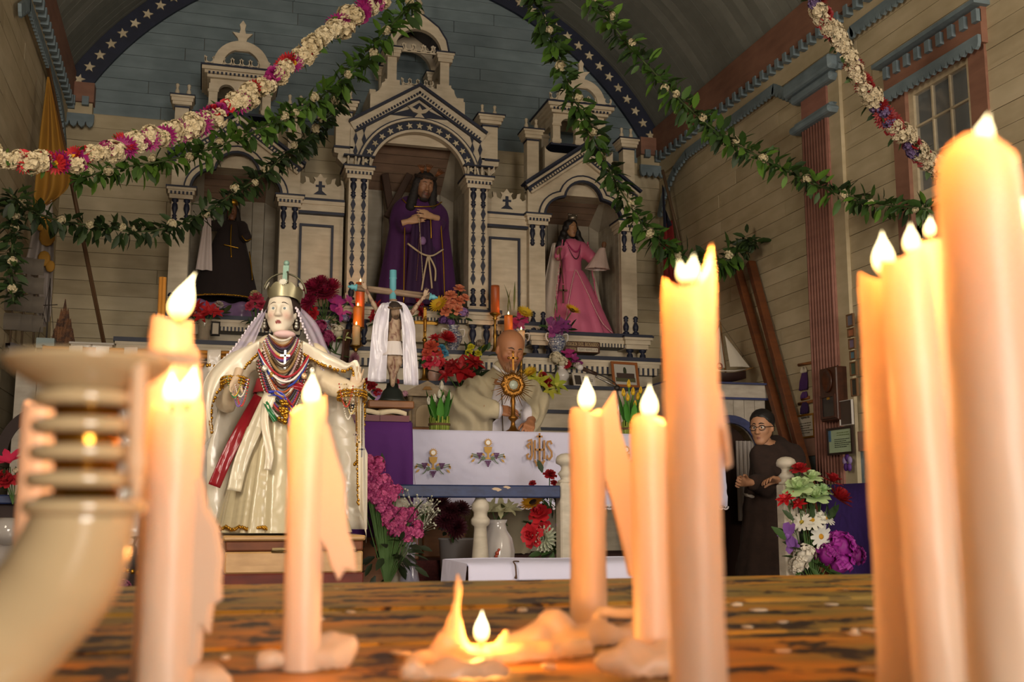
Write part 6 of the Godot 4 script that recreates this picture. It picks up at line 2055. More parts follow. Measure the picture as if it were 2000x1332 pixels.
func priest() -> void:
	var base := Vector3(1.84, 0.75, -6.84)
	var root := thing("person", "bald priest in a cream chasuble bending over the altar with a golden monstrance", "person", base)
	var w := func(px: float, py: float, z: float) -> Vector3: return at_z(px, py, z) - base
	var hx := Transform3D(Basis(Vector3.UP, 0.12) * Basis(Vector3.RIGHT, 0.42) * Basis(Vector3.BACK, -0.06), w.call(988, 722, -6.64)).scaled_local(Vector3.ONE * 0.255)
	var s := tool()
	var skin := Color("a8714f").srgb_to_linear()
	head(s, hx, false, false, head_tint("a8714f", "8a4f44", "86654f", "a86248"), 0.02)
	# trunk and arms under the vestment, hands out of the sleeves
	var hr: Vector3 = w.call(966, 800, -6.5)
	var hl: Vector3 = w.call(1036, 826, -6.45)
	var flesh := func(_p): return skin
	blend(s, [["c", Vector3(0, 0.0, -0.02), Vector3(0, 0.95, 0.0), 0.1, 0.12, 0.05], ["c", Vector3(0, 0.95, 0.0), hx * Vector3(0, 0.1, -0.12), 0.06, 0.048, 0.03], ["c", Vector3(-0.18, 1.0, 0.02), w.call(920, 800, -6.7), 0.04, 0.03, 0.03], ["c", w.call(920, 800, -6.7), hr, 0.03, 0.027, 0.02], ["c", Vector3(0.18, 1.0, 0.02), w.call(1036, 795, -6.74), 0.04, 0.03, 0.03], ["c", w.call(1036, 795, -6.74), hl, 0.03, 0.027, 0.02]],
		Vector3(-0.5, -0.1, -0.3), Vector3(0.5, 1.3, 0.55), 0.02, Transform3D(), null, flesh)
	hand(s, aim(Vector3(0.95, -0.12, 0.3), Vector3(0.1, -0.6, -0.8), hr, 0.175), 0.42, skin, true, 0.036)
	hand(s, aim(Vector3(-0.35, -0.35, 0.8), Vector3(-0.3, -0.9, -0.1), hl, 0.16), 0.7, skin, false, 0.04)
	put(s, "body", skin_mat(), root)
	brows(root, hx, "4a3a30", 0.017)
	s = tool()
	for e in [-1, 1]:
		tube(s, [hx * Vector3(0, 0.268, 0.35), hx * Vector3(e * 0.07, 0.258, 0.325), hx * Vector3(e * 0.11, 0.2, 0.285)], 0.0042, 5)
	ball(s, hx * Vector3(0, 0.1, 0.31), Vector3(0.014, 0.017, 0.009), 8)
	put(s, "goatee", mat("6f5f55", 0.9), root)
	# vestment
	var fold := noise(2.3, 91, 2)
	var ripple := func(p: Vector3) -> float:
		var q := absf(p.x)
		return 0.009 * sin((p.y * 0.7 - q * 1.5) * 42.0 + fold.get_noise_3d(p.x, p.y, p.z) * 5.0) * clampf(q * 6.0, 0.15, 1.0)
	var er: Vector3 = w.call(908, 792, -6.68)
	var el: Vector3 = w.call(1042, 790, -6.74)
	var prims := [["c", Vector3(0, -0.0, 0), Vector3(0.0, 0.9, 0.0), 0.2, 0.16, 0.08], ["c", Vector3(-0.15, 1.015, 0.0), Vector3(0.16, 1.015, 0.0), 0.085, 0.085, 0.08], ["c", Vector3(0, 1.06, 0.0), hx * Vector3(0, -0.02, -0.12), 0.11, 0.07, 0.08],
		["c", Vector3(-0.17, 1.0, 0.02), er, 0.08, 0.075, 0.12], ["c", er, w.call(964, 801, -6.5), 0.085, 0.058, 0.05], ["c", er + Vector3(-0.01, -0.02, 0.0), w.call(902, 850, -6.7), 0.08, 0.065, 0.12], ["c", w.call(902, 850, -6.7), w.call(945, 845, -6.68), 0.06, 0.06, 0.1], ["c", er, w.call(940, 830, -6.66), 0.06, 0.05, 0.1],
		["c", Vector3(0.17, 1.0, 0.02), el, 0.08, 0.07, 0.12], ["c", el, w.call(1032, 812, -6.55), 0.08, 0.058, 0.05], ["c", el, w.call(1036, 850, -6.7), 0.065, 0.06, 0.1]]
	s = tool()
	blend(s, prims, Vector3(-0.5, 0.0, -0.34), Vector3(0.42, 1.2, 0.42), 0.0135, Transform3D(), ripple)
	put(s, "chasuble", cloth_mat("bdb091", 0.75, 0.35), root)
	var pk := pack(prims)
	s = tool()
	var front := func(x: float, y: float) -> float:
		var z := 0.5
		for k in 60:
			var d: float = field(pk, Vector3(x, y, z)) + ripple.call(Vector3(x, y, z))
			if d < 0.004:
				break
			z -= maxf(d * 0.6, 0.003)
		return z
	thick_sheet(s, func(u: float, v: float) -> Vector3:
		var y := lerpf(1.1, 0.6, v)
		var x := lerpf(-0.055 - 0.055 * minf(1.0, v * 2.5), 0.06 + 0.05 * minf(1.0, v * 2.5), u) - 0.005
		return Vector3(x, y, front.call(x, y) + 0.006), 16, 24, Vector3(0, 0, -0.004))
	put(s, "white_stole_panel", cloth_mat("cfcad0", 0.8, 0.3), root)
	for e in [-0.035, 0.04]:
		s = tool()
		var pts := []
		for k in 12:
			var y := 1.0 - k * 0.036
			pts.append(Vector3(e, y, front.call(e, y) + 0.016))
		tube(s, pts, 0.0035, 5)
		put(s, "cord", mat("5c4a34", 0.8), root)
	s = tool()
	var neck := []
	for k in 25:
		var a := TAU * k / 24
		neck.append(hx * Vector3(cos(a) * 0.28, -0.03 + 0.05 * cos(a) * cos(a), -0.1 + sin(a) * 0.27))
	tube(s, neck, 0.011, 6, false)
	put(s, "collar", cloth_mat("d6d0c8", 0.8, 0.3), root)

func friar() -> void:
	var z := -6.2
	var base := at_z(1505, 1000, z)
	base.y = 0.0
	var root := thing("person", "friar with dark hair and glasses in a brown habit with white cord, walking", "person", base)
	var w := func(px: float, py: float, dz: float) -> Vector3: return at_z(px, py, z + dz) - base
	var hx := Transform3D(Basis(Vector3.UP, -0.85) * Basis(Vector3.RIGHT, 0.1), w.call(1490, 868, 0.06)).scaled_local(Vector3.ONE * 0.205)
	var s := tool()
	var skin := Color("b0805f").srgb_to_linear()
	head(s, hx, true, false, head_tint("b0805f", "8f5a4c"), 0.026)
	var h1: Vector3 = w.call(1462, 942, 0.22)
	var h2: Vector3 = w.call(1520, 938, 0.24)
	blend(s, [["c", w.call(1505, 890, 0), w.call(1505, 1000, 0), 0.1, 0.1, 0.05], ["c", w.call(1496, 900, 0.02), hx * Vector3(0, 0.1, -0.1), 0.055, 0.045, 0.03], ["c", w.call(1490, 900, 0.08), w.call(1495, 950, 0.16), 0.04, 0.035, 0.02], ["c", w.call(1495, 950, 0.16), h1, 0.035, 0.026, 0.02], ["c", w.call(1545, 905, 0.02), w.call(1555, 945, 0.16), 0.04, 0.035, 0.02], ["c", w.call(1555, 945, 0.16), h2, 0.035, 0.026, 0.02],
		["c", w.call(1500, 1000, 0), Vector3(-0.14, 0.1, 0.05), 0.08, 0.05, 0.05], ["c", w.call(1512, 1000, 0), Vector3(0.1, 0.1, -0.05), 0.08, 0.05, 0.05], ["c", Vector3(-0.14, 0.06, 0.05), Vector3(-0.25, 0.045, 0.09), 0.045, 0.035, 0.03], ["c", Vector3(0.1, 0.06, -0.05), Vector3(0.0, 0.045, 0.0), 0.045, 0.035, 0.03]],
		Vector3(-0.5, 0.0, -0.4), Vector3(0.5, 1.6, 0.45), 0.02, Transform3D(), null, func(_p): return skin)
	hand(s, aim(Vector3(-1, 0.1, 0.1), Vector3(0, -0.4, 1), h1, 0.15), 0.95, skin, true, 0.045)
	hand(s, aim(Vector3(-0.9, 0.1, 0.3), Vector3(0, -0.9, 0.3), h2, 0.15), 0.5, skin, false, 0.045)
	put(s, "body", skin_mat(), root)
	eyes(root, hx, "2a1d14")
	brows(root, hx, "150f0c", 0.018)
	s = tool()
	blend(s, [["e", Vector3(0, 0.72, -0.1), Vector3(0.37, 0.36, 0.42), 0.1], ["c", Vector3(-0.33, 0.6, -0.05), Vector3(-0.34, 0.42, -0.08), 0.05, 0.04, 0.05], ["c", Vector3(0.33, 0.6, -0.05), Vector3(0.34, 0.42, -0.08), 0.05, 0.04, 0.05], ["-", Vector3(0, 0.42, 0.36), Vector3(0.42, 0.42, 0.34), 0.04]], Vector3(-0.5, 0.2, -0.65), Vector3(0.5, 1.15, 0.45), 0.05, hx, func(p: Vector3) -> float: return 0.012 * sin(p.x * 40.0 + p.z * 30.0))
	put(s, "hair", mat("15110f", 0.6), root)
	s = tool()
	for e in [-1, 1]:
		var pts := []
		for k in 17:
			var a := TAU * k / 16
			pts.append(hx * Vector3(e * 0.14 + cos(a) * 0.105, 0.51 + sin(a) * 0.075, 0.38 - absf(cos(a) * 0.02)))
		tube(s, pts, 0.0024, 5, false)
		tube(s, [hx * Vector3(e * 0.245, 0.53, 0.36), hx * Vector3(e * 0.36, 0.53, -0.03)], 0.0024, 5)
	tube(s, [hx * Vector3(-0.035, 0.53, 0.39), hx * Vector3(0.035, 0.53, 0.39)], 0.0024, 5)
	put(s, "glasses", mat("1a1614", 0.3), root)
	var habit := worn("habit_wool", "33221a", "261812", Vector3(6, 6, 6), 0.95, 1.0, 2.0, 131)
	var fold := noise(2.0, 93, 2)
	var ripple := func(p: Vector3) -> float: return 0.014 * sin(atan2(p.z, p.x + 0.05) * 11.0 + p.y * 3.0) * clampf(1.0 - p.y * 0.75, 0.1, 1.0) + 0.012 * fold.get_noise_3d(p.x * 4.0, p.y * 3.0, p.z * 4.0)
	s = tool()
	blend(s, [["c", w.call(1508, 905, 0), w.call(1506, 975, 0), 0.13, 0.14, 0.08], ["c", w.call(1490, 895, 0.03), w.call(1545, 893, -0.03), 0.075, 0.085, 0.06], ["c", w.call(1506, 975, 0), Vector3(-0.06, 0.08, 0.0), 0.14, 0.2, 0.1], ["c", w.call(1500, 1010, 0.02), Vector3(-0.2, 0.08, 0.05), 0.12, 0.14, 0.1], ["c", w.call(1510, 1010, 0.0), Vector3(0.12, 0.08, -0.04), 0.12, 0.14, 0.1],
		["c", w.call(1490, 898, 0.06), w.call(1496, 948, 0.14), 0.07, 0.065, 0.04], ["c", w.call(1496, 948, 0.14), w.call(1474, 942, 0.2), 0.06, 0.052, 0.03], ["c", w.call(1548, 898, 0.0), w.call(1556, 945, 0.14), 0.075, 0.068, 0.04], ["c", w.call(1556, 945, 0.14), w.call(1532, 940, 0.22), 0.064, 0.055, 0.03],
		["c", w.call(1484, 884, 0.08), w.call(1520, 872, -0.08), 0.05, 0.065, 0.04], ["c", w.call(1520, 872, -0.08), w.call(1542, 905, -0.14), 0.06, 0.06, 0.05]], Vector3(-0.55, 0.02, -0.45), Vector3(0.5, 1.55, 0.45), 0.0165, Transform3D(), ripple)
	put(s, "habit", habit, root)
	s = tool()
	var belt := []
	for k in 25:
		var a := TAU * k / 24
		belt.append(w.call(1506, 972, 0) + Vector3(cos(a) * 0.158, 0.012 * sin(a * 2.0) - 0.012 * cos(a), sin(a) * 0.158))
	tube(s, belt, 0.011, 7, false)
	put(s, "cord_belt", mat("b3aaa0", 0.85), root)

# ---------- things on and round the altar ----------
func flame_mat() -> StandardMaterial3D:
	if not mats.has("flame"):
		var im := Image.create(4, 64, false, Image.FORMAT_RGBF)
		for y in 64:
			var t := y / 63.0
			var c := Color(0.55, 0.16, 0.03).lerp(Color(1.0, 0.62, 0.2), smoothstep(0.0, 0.3, t)).lerp(Color(1.0, 0.8, 0.42), smoothstep(0.3, 0.6, t))
			for x in 4:
				im.set_pixel(x, y, c)
		var m := StandardMaterial3D.new()
		m.albedo_color = Color.BLACK
		m.emission_enabled = true
		m.emission = Color.BLACK
		m.emission_texture = ImageTexture.create_from_image(im)
		m.emission_energy_multiplier = 1.35
		m.texture_repeat = false
		mats["flame"] = m
	return mats["flame"]
# a teardrop flame of height h standing on a wick, and the light it gives
func flame(parent: Node3D, pos: Vector3, h: float, wide: float, lean: Vector3, energy: float) -> void:
	var s := tool()
	var prof := [0.25, 0.62, 0.9, 1.0, 0.95, 0.8, 0.58, 0.33, 0.14, 0.0]
	sheet(s, func(u: float, v: float) -> Vector3:
		var i := minf(v * 9.0, 8.999)
		var r: float = lerpf(prof[int(i)], prof[int(i) + 1], i - floorf(i)) * wide * 0.5
		return Vector3(cos(u * TAU) * r, v * h, sin(u * TAU) * r) + lean * v * v * h, 14, 18, true)
	put(s, "flame", flame_mat(), parent, pos)
	var l := OmniLight3D.new()
	l.name = "candle_light"
	l.light_color = Color("ffa34c")
	l.light_energy = energy
	l.light_size = wide * 0.3
	l.omni_range = 20.0
	l.omni_attenuation = 2.0
	l.shadow_enabled = true
	l.position = pos + Vector3(0, h * 0.42, 0) + lean * 0.18 * h
	parent.add_child(l, true)
func wax_mat(c := "dcc6b0") -> StandardMaterial3D:
	var key := "wax" + c
	if not mats.has(key):
		var m: StandardMaterial3D = mat(c, 0.38).duplicate()
		m.backlight_enabled = true
		m.backlight = Color(0.84, 0.78, 0.69)
		mats[key] = m
	return mats[key]
func brass() -> StandardMaterial3D:
	return mat("8f6a2c", 0.38, 0.9)

func altar_candle(label: String, foot: Vector3, stick_h: float, r: float, h: float, wax: String, lit: bool) -> void:
	var st := thing("candlestick", "brass candlestick holding the " + label, "candlestick", foot)
	var s := tool()
	lathe(s, [[0.036, 0], [0.036, 0.01], [0.026, 0.02], [0.016, 0.04], [0.011, stick_h * 0.35], [0.018, stick_h * 0.42], [0.011, stick_h * 0.5], [0.01, stick_h * 0.82], [0.02, stick_h * 0.86], [0.012, stick_h * 0.9], [0.04, stick_h * 0.97], [0.043, stick_h], [0.02, stick_h]], 16)
	put(s, "stem", brass(), st)
	var c := thing("altar_candle", label, "candle", foot + Vector3(0, stick_h, 0))
	s = tool()
	lathe(s, [[r, 0], [r, h * 0.9], [r * 0.97, h], [r * 0.6, h - 0.006], [0.0, h - 0.008]], 16)
	put(s, "wax", wax_mat(wax), c)
	s = tool()
	tube(s, [Vector3(0, h - 0.01, 0), Vector3(0.001, h + 0.008, 0)], 0.0012, 5)
	put(s, "wick", mat("1a120c", 0.9), c)
	if lit:
		flame(c, Vector3(0, h + 0.003, 0), 0.03, 0.012, Vector3(0.03, 0, 0), 0.002)

func framed(called: String, label: String, category: String, corners: Array, frame_c: Material, w: float, paper: String, thick := 0.015) -> Node3D:
	# corners: lower left, lower right, upper left in room coordinates
	var o: Vector3 = (corners[1] + corners[2]) * 0.5
	var ux: Vector3 = corners[1] - corners[0]
	var uy: Vector3 = corners[2] - corners[0]
	var root := thing(called, label, category, o)
	var b := Basis(ux.normalized(), uy.normalized(), ux.cross(uy).normalized())
	root.basis = b.orthonormalized()
	var x := ux.length() * 0.5
	var y := uy.length() * 0.5
	var s := tool(true)
	ribbon(s, PackedVector2Array([Vector2(-x, -y), Vector2(-x, y), Vector2(x, y), Vector2(x, -y)]), -w, 0.0, -thick * 0.5, thick * 0.5, true)
	put(s, "frame", frame_c, root)
	slab(root, "sheet", Vector3(-x + w * 0.5, -y + w * 0.5, -thick * 0.4), Vector3(x - w * 0.5, y - w * 0.5, 0.0), mat(paper, 0.6))
	return root
func lettering(parent: Node3D, text: String, size: float, pos: Vector3, material: Material, width := 0.0) -> void:
	var t := TextMesh.new()
	var f := SystemFont.new()
	f.font_names = PackedStringArray(["Droid Serif"])
	t.font = f
	t.text = text
	t.font_size = 32
	t.pixel_size = size / 32.0
	t.depth = 0.001
	var o := put(t, "lettering", material, parent, pos)
	if width > 0.0:
		o.scale.x = width / maxf(0.001, t.get_aabb().size.x)
func text_lines(parent: Node3D, x0: float, x1: float, y1: float, step: float, n: int, z: float, material: Material) -> void:
	var s := tool(true)
	for k in n:
		var u := x0
		var e := x1 - rng.randf() * (x1 - x0) * 0.3
		while u < e:
			var l := rng.randf_range(0.25, 0.9) * step * 2.0
			box(s, Vector3(minf(u + l * 0.5, e), y1 - k * step, z), Vector3(l, step * 0.32, 0.001))
			u += l + step * 0.45
	stuff(put(s, "print", material, parent))

func build_altar_things() -> void:
	var china := StandardMaterial3D.new()
	var im := Image.create(128, 128, false, Image.FORMAT_RGB8)
	var nn := noise(0.05, 3, 2, FastNoiseLite.TYPE_CELLULAR)
	for y in 128:
		for x in 128:
			var v := nn.get_noise_2d(x, y)
			im.set_pixel(x, y, Color("27345f") if v > -0.62 and sin(y * 0.5) > -0.8 else Color("b9b8b4"))
	china.albedo_texture = ImageTexture.create_from_image(im)
	china.uv1_triplanar = true
	china.uv1_scale = Vector3(9, 9, 9)
	china.roughness = 0.15
	var porcelain := mat("c9c2bb", 0.18)
	# blue and white vases on the second ledge
	for q in [[633, "under the magenta chrysanthemums", -8.06], [885, "under the peach roses", -8.02], [1088, "under the single sunflower", -8.02], [1012, "behind the priest's head", -8.06]]:
		var p := at_z(q[0], 665, q[2])
		p.y = 2.202
		var v := vase("china_vase", "blue and white china vase " + q[1], p, urn(0.2, 0.07), china)
		for e in [-1, 1]:
			var s := tool()
			tube(s, smooth_path([Vector3(e * 0.045, 0.17, 0), Vector3(e * 0.085, 0.175, 0), Vector3(e * 0.085, 0.13, 0), Vector3(e * 0.062, 0.11, 0)], 4), 0.006, 6)
			put(s, "handle", porcelain, v)
	bouquet("chrysanthemum_bouquet", "dark magenta chrysanthemums with violet blooms in a china vase", -8.04, Vector2(633, 632), [["pompom", "8a1238", 615, 565, 44], ["pompom", "7c1034", 636, 575, 44], ["pompom", "961a44", 605, 590, 38], ["pompom", "8a1238", 648, 560, 34], ["orchid", "8a2a78", 655, 595, 40], ["orchid", "93358a", 668, 612, 34], ["orchid", "a04a98", 682, 590, 26], ["rose", "b0202a", 612, 612, 24], ["rose", "a81c2a", 598, 604, 18], ["cluster", "7f7fa8", 674, 622, 16], ["pompom", "8a1238", 628, 552, 30]], 20, "27401c", 20)
	bouquet("mixed_bouquet", "magenta and white flowers low behind the satin veil", -7.8, Vector2(655, 690), [["cluster", "8e2a58", 625, 640, 30], ["cluster", "8e2a58", 640, 660, 30], ["cluster", "cfc6ae", 660, 650, 30], ["lily", "c9d08a", 668, 660, 26], ["cluster", "8e2a58", 628, 670, 28], ["pompom", "b07a8a", 690, 700, 22]], 8, "2c4a1e", 18)
	bouquet("rose_bouquet", "peach roses with a yellow daisy and violet statice in a china vase", -8.0, Vector2(885, 622), [["rose", "d98a68", 897, 565, 22], ["rose", "d78460", 880, 578, 24], ["rose", "d98a68", 868, 590, 22], ["rose", "d07c5a", 896, 588, 22], ["rose", "d98a68", 908, 582, 18], ["rose", "d98a68", 893, 605, 24], ["rose", "cf7a58", 872, 606, 24], ["sunflower", "c9a41e", 858, 596, 34, "b8861a"], ["cluster", "8a6a9e", 904, 612, 22], ["cluster", "5d3a72", 866, 626, 18], ["cluster", "6a4480", 880, 630, 16], ["rose", "d98a68", 884, 592, 16]], 26, "1f3a18", 18)
	bouquet("sunflower_bouquet", "one sunflower and purple blooms with grass in a china vase", -8.0, Vector2(1088, 655), [["sunflower", "dca81a", 1117, 607, 30, "2e1a0c"], ["orchid", "6e2a66", 1082, 636, 34], ["orchid", "7a3070", 1098, 632, 28], ["rose", "5e2456", 1090, 645, 22], ["orchid", "6a2a60", 1106, 640, 20], ["orchid", "8a3a7a", 1078, 648, 22], ["blade", "4d5c2c", 1088, 612, 60], ["blade", "4d5c2c", 1094, 608, 60], ["blade", "55652f", 1082, 616, 50]], 8, "2c4a1e", 22)
	bouquet("grass_bouquet", "grass blades with yellow and magenta flowers beside the tall orange candle", -8.05, Vector2(1012, 640), [["blade", "5a6434", 998, 610, 90], ["blade", "4d5a2c", 1004, 606, 90], ["blade", "616c3a", 1010, 612, 80], ["blade", "566030", 992, 615, 80], ["sunflower", "c8a822", 1024, 612, 30, "a8861a"], ["orchid", "8a2458", 1015, 625, 30], ["orchid", "7c1e50", 1010, 636, 26]], 4, "2c4a1e", 18)
	# third ledge
	var jug_p := at_z(848, 765, -7.86)
	jug_p.y = 1.952
	vase("figured_vase", "pale pink figured vase with red and orange flowers", jug_p, [[0.035, 0], [0.045, 0.02], [0.05, 0.06], [0.035, 0.1], [0.03, 0.13], [0.045, 0.17], [0.05, 0.185], [0.03, 0.17]], mat("b08a7a", 0.35))
	bouquet("artificial_flower_bouquet", "red and orange artificial flowers with blue roses in a figured vase", -7.85, Vector2(848, 722), [["rose", "c0503a", 842, 678, 28], ["rose", "b84a34", 852, 690, 26], ["pompom", "b01a22", 874, 662, 32], ["rose", "c8324a", 842, 704, 34], ["rose", "3f7f9a", 862, 680, 16], ["rose", "4a8aa6", 868, 690, 16], ["rose", "b8242c", 858, 708, 22], ["poinsettia", "a8141e", 850, 660, 26], ["rose", "c0503a", 834, 690, 20]], 14, "2a4a20", 20)
	bouquet("poinsettia_plant", "large red poinsettia flowers left of the priest", -7.6, Vector2(905, 775), [["poinsettia", "a01018", 900, 722, 62], ["poinsettia", "ab141c", 925, 708, 46], ["poinsettia", "8e0e16", 872, 730, 34], ["poinsettia", "a01018", 915, 738, 40], ["poinsettia", "7e0c14", 884, 712, 30]], 14, "1d3416", 34)
	bouquet("yellow_rose_bouquet", "yellow rosebuds with dark leaves above the red poinsettia", -7.8, Vector2(925, 730), [["rose", "c9c02a", 920, 678, 14], ["rose", "cfc433", 916, 688, 14], ["rose", "c9c02a", 945, 679, 13], ["rose", "b9b02a", 934, 690, 14], ["rose", "c9c02a", 932, 702, 12], ["cluster", "8a7a64", 938, 672, 18]], 18, "2e4a1c", 22)
	var wv := at_z(1098, 760, -7.86)
	wv.y = 1.952
	vase("white_vase", "small white china vase with mixed spring flowers on the ledge", wv, urn(0.15, 0.055), porcelain)
	bouquet("spring_bouquet", "white, magenta and red flowers in the small white vase", -7.84, Vector2(1098, 722), [["cluster", "c8bca0", 1086, 700, 26], ["cluster", "c8bca0", 1098, 708, 24], ["orchid", "9a2a6a", 1110, 692, 26], ["pompom", "b01a32", 1106, 712, 18], ["orchid", "7a2a66", 1125, 705, 24], ["orchid", "93306e", 1118, 698, 22], ["cluster", "b8a8a0", 1128, 715, 16]], 12, "2c4a1e", 18)
	var lv := at_z(1056, 830, -7.7)
	lv.y = 1.752
	vase("painted_vase", "slim white vase with painted flowers right of the priest", lv, [[0.03, 0], [0.032, 0.01], [0.026, 0.04], [0.032, 0.1], [0.045, 0.16], [0.05, 0.18], [0.035, 0.16]], porcelain)
	bouquet("lily_bouquet", "yellow green lilies with red chrysanthemums in the slim vase", -7.6, Vector2(1056, 782), [["lily", "b8b83a", 1052, 748, 40], ["lily", "a9b23a", 1084, 752, 40], ["lily", "c2bd45", 1072, 762, 36], ["sunflower", "d0a81e", 1036, 728, 26, "b8861a"], ["pompom", "a81a22", 1068, 748, 22], ["pompom", "a81a22", 1060, 734, 16], ["lily", "b3b53c", 1040, 745, 32]], 12, "4a6a24", 26)
	# by the foot of the crucifix
	var oz := -6.78
	bouquet("orchid_bouquet", "pink and lilac orchids with red roses at the foot of the crucifix", oz, Vector2(765, 815), [["rose", "8e1420", 727, 755, 20], ["rose", "9a1622", 738, 766, 16], ["orchid", "a888b8", 740, 775, 34], ["orchid", "b898c6", 745, 790, 26], ["orchid", "c48aa4", 770, 765, 32], ["orchid", "c890a8", 775, 780, 26], ["rose", "8e1420", 773, 745, 14], ["cluster", "a87a88", 790, 770, 14], ["rose", "a01824", 718, 745, 16]], 18, "2a4420", 24)
	box_stand("flower_stand", "dark wooden stand holding the orchids behind the lectern", Vector3(at_z(765, 815, oz).x, 0.45, oz), at_z(765, 815, oz).y, 0.09)
	bouquet("red_flower_bouquet", "red poinsettias at the feet of the purple cloaked statue", -8.1, Vector2(745, 640), [["poinsettia", "a0141e", 735, 600, 30], ["poinsettia", "8e101a", 750, 612, 26], ["poinsettia", "a0141e", 728, 618, 22], ["poinsettia", "b01a26", 818, 590, 24], ["poinsettia", "9a141e", 822, 612, 34]], 10, "2a3a1a", 22)
	# white tulips in their green pot, on the altar
	tulips("white_tulip_pot", "white tulips in a green stick pot on the altar", Vector3(0, 0, 0), 858, [[849, 773, 20], [858, 765, 21], [862, 748, 22], [866, 775, 20], [877, 770, 20], [838, 778, 20], [855, 783, 20]], "d8d2be")
	tulips("yellow_tulip_pot", "yellow tulips in a green pot behind the candles", Vector3(0, 0, 0), 1234, [[1228, 745, 20], [1218, 762, 20], [1226, 772, 18], [1236, 760, 20], [1245, 770, 18], [1250, 758, 18], [1240, 785, 16]], "d0a81e")
	# little shrine-shaped tabernacle on its stand
	var tb := at_z(826, 838, -6.95)
	var tab := thing("tabernacle", "small wooden tabernacle shaped like a temple front behind the tulips", "tabernacle", tb)
	var tw := worn("tabernacle_paint", "8a7658", "6e5c42", Vector3(4, 4, 4), 0.6, 1.0, 4.0, 141)
	slab(tab, "body", Vector3(-0.1, 0, -0.12), Vector3(0.12, 0.2, 0.06), tw)
	for x in [-0.1, 0.1]:
		var s := tool()
		lathe(s, [[0.018, 0], [0.018, 0.02], [0.012, 0.03], [0.012, 0.17], [0.018, 0.18], [0.018, 0.2]], 10)
		put(s, "column", tw, tab, Vector3(x, 0, 0.08))
		slab(tab, "blue_band", Vector3(x - 0.02, 0.14, 0.06), Vector3(x + 0.02, 0.165, 0.1), mat("2a3766", 0.5))
	slab(tab, "cornice", Vector3(-0.14, 0.2, -0.12), Vector3(0.15, 0.225, 0.12), tw)
	var ts := tool(true)
	prism(ts, PackedVector2Array([Vector2(-0.14, 0.225), Vector2(0.15, 0.225), Vector2(0.005, 0.30)]), 0.22)
	put(ts, "pediment", tw, tab)
	ts = tool(true)
	prism(ts, PackedVector2Array([Vector2(-0.03, 0.24), Vector2(0.035, 0.24), Vector2(0.02, 0.262), Vector2(-0.012, 0.262)]), 0.01, Transform3D(Basis(), Vector3(0, 0, 0.113)))
	put(ts, "gilt_chalice", mat("7a5524", 0.8), tab)
	ts = tool(true)
	var ap := arc(Vector2(0.0, 0.09), 0.06, 0, 180, 10)
	ap.append_array(PackedVector2Array([Vector2(-0.06, 0.01), Vector2(0.06, 0.01)]))
	prism(ts, ap, 0.01, Transform3D(Basis(), Vector3(0, 0, 0.063)))
	put(ts, "arched_door", mat("a08c6c", 0.6), tab)
	box_stand("tabernacle_stand", "plain stand under the small tabernacle", Vector3(tb.x, 0.75, tb.z), tb.y, 0.14)
	monstrance()
	# standing brass cross
	var bc := at_z(828, 772, -7.9)
	bc.y = 1.952
	var cr := thing("brass_crucifix", "tall brass standing crucifix left of the priest", "crucifix", bc)
	var s := tool()
	lathe(s, [[0.05, 0], [0.05, 0.012], [0.02, 0.03], [0.014, 0.06], [0.012, 0.3], [0.02, 0.31], [0.012, 0.33]], 14)
	put(s, "stem", brass(), cr)
	s = tool()
	box(s, Vector3(0, 0.42, 0), Vector3(0.022, 0.24, 0.014))
	box(s, Vector3(0, 0.44, 0), Vector3(0.16, 0.02, 0.014))
	for q in [Vector3(0, 0.55, 0), Vector3(-0.085, 0.44, 0), Vector3(0.085, 0.44, 0)]:
		ball(s, q, Vector3(0.018, 0.018, 0.01), 8)
	put(s, "cross", brass(), cr)
	s = tool()
	blend(s, [["c", Vector3(0, 0.46, 0.015), Vector3(0, 0.38, 0.018), 0.012, 0.01, 0.008], ["c", Vector3(-0.06, 0.455, 0.012), Vector3(0.06, 0.455, 0.012), 0.005, 0.005, 0.005], ["c", Vector3(0, 0.38, 0.018), Vector3(0, 0.33, 0.014), 0.009, 0.006, 0.006], ["e", Vector3(0.003, 0.48, 0.02), Vector3(0.009, 0.012, 0.009), 0.005]], Vector3(-0.08, 0.3, -0.01), Vector3(0.08, 0.51, 0.05), 0.006)
	put(s, "corpus", brass(), cr)
	# candles on the ledges
	for q in [["orange lit candle, tallest of the three left of the crucifix", 702, 640, -7.98, 552, 0.034, "c4561a", true], ["orange lit candle, middle of the three left of the crucifix", 698, 640, -7.92, 599, 0.034, "c97a22", true], ["cream lit candle, lowest of the three left of the crucifix", 695, 675, -7.84, 636, 0.028, "d9c79a", true],
		["unlit orange candle on a tall brass stick behind the priest", 967, 612, -7.98, 558, 0.034, "b4521e", false], ["orange lit candle just over the priest's head", 993, 660, -7.92, 616, 0.033, "c46a20", true], ["cream lit candle beside the priest's ear", 1018, 690, -7.84, 646, 0.028, "dccdaa", true]]:
		var foot := at_z(q[1], q[2], q[3])
		var top := at_z(q[1], q[4], q[3])
		altar_candle(q[0], Vector3(foot.x, 1.952 if q[3] > -7.9 else 2.202, foot.z), maxf(0.06, foot.y - (1.952 if q[3] > -7.9 else 2.202)), q[5], top.y - foot.y, q[6], q[7])
	# framed photograph, icon card, plaque
	var ph := framed("framed_photograph", "wooden framed landscape photograph with people on the ledge right of the microphone", "photograph", [at_z(1196, 755, -7.8), at_z(1248, 758, -7.8), at_z(1194, 706, -7.86)], mat("8a4f22", 0.5), 0.02, "a9a49a")
	slab(ph, "photo_ground", Vector3(-0.08, -0.06, 0.0), Vector3(0.08, -0.025, 0.002), mat("4a4a2e", 0.7))
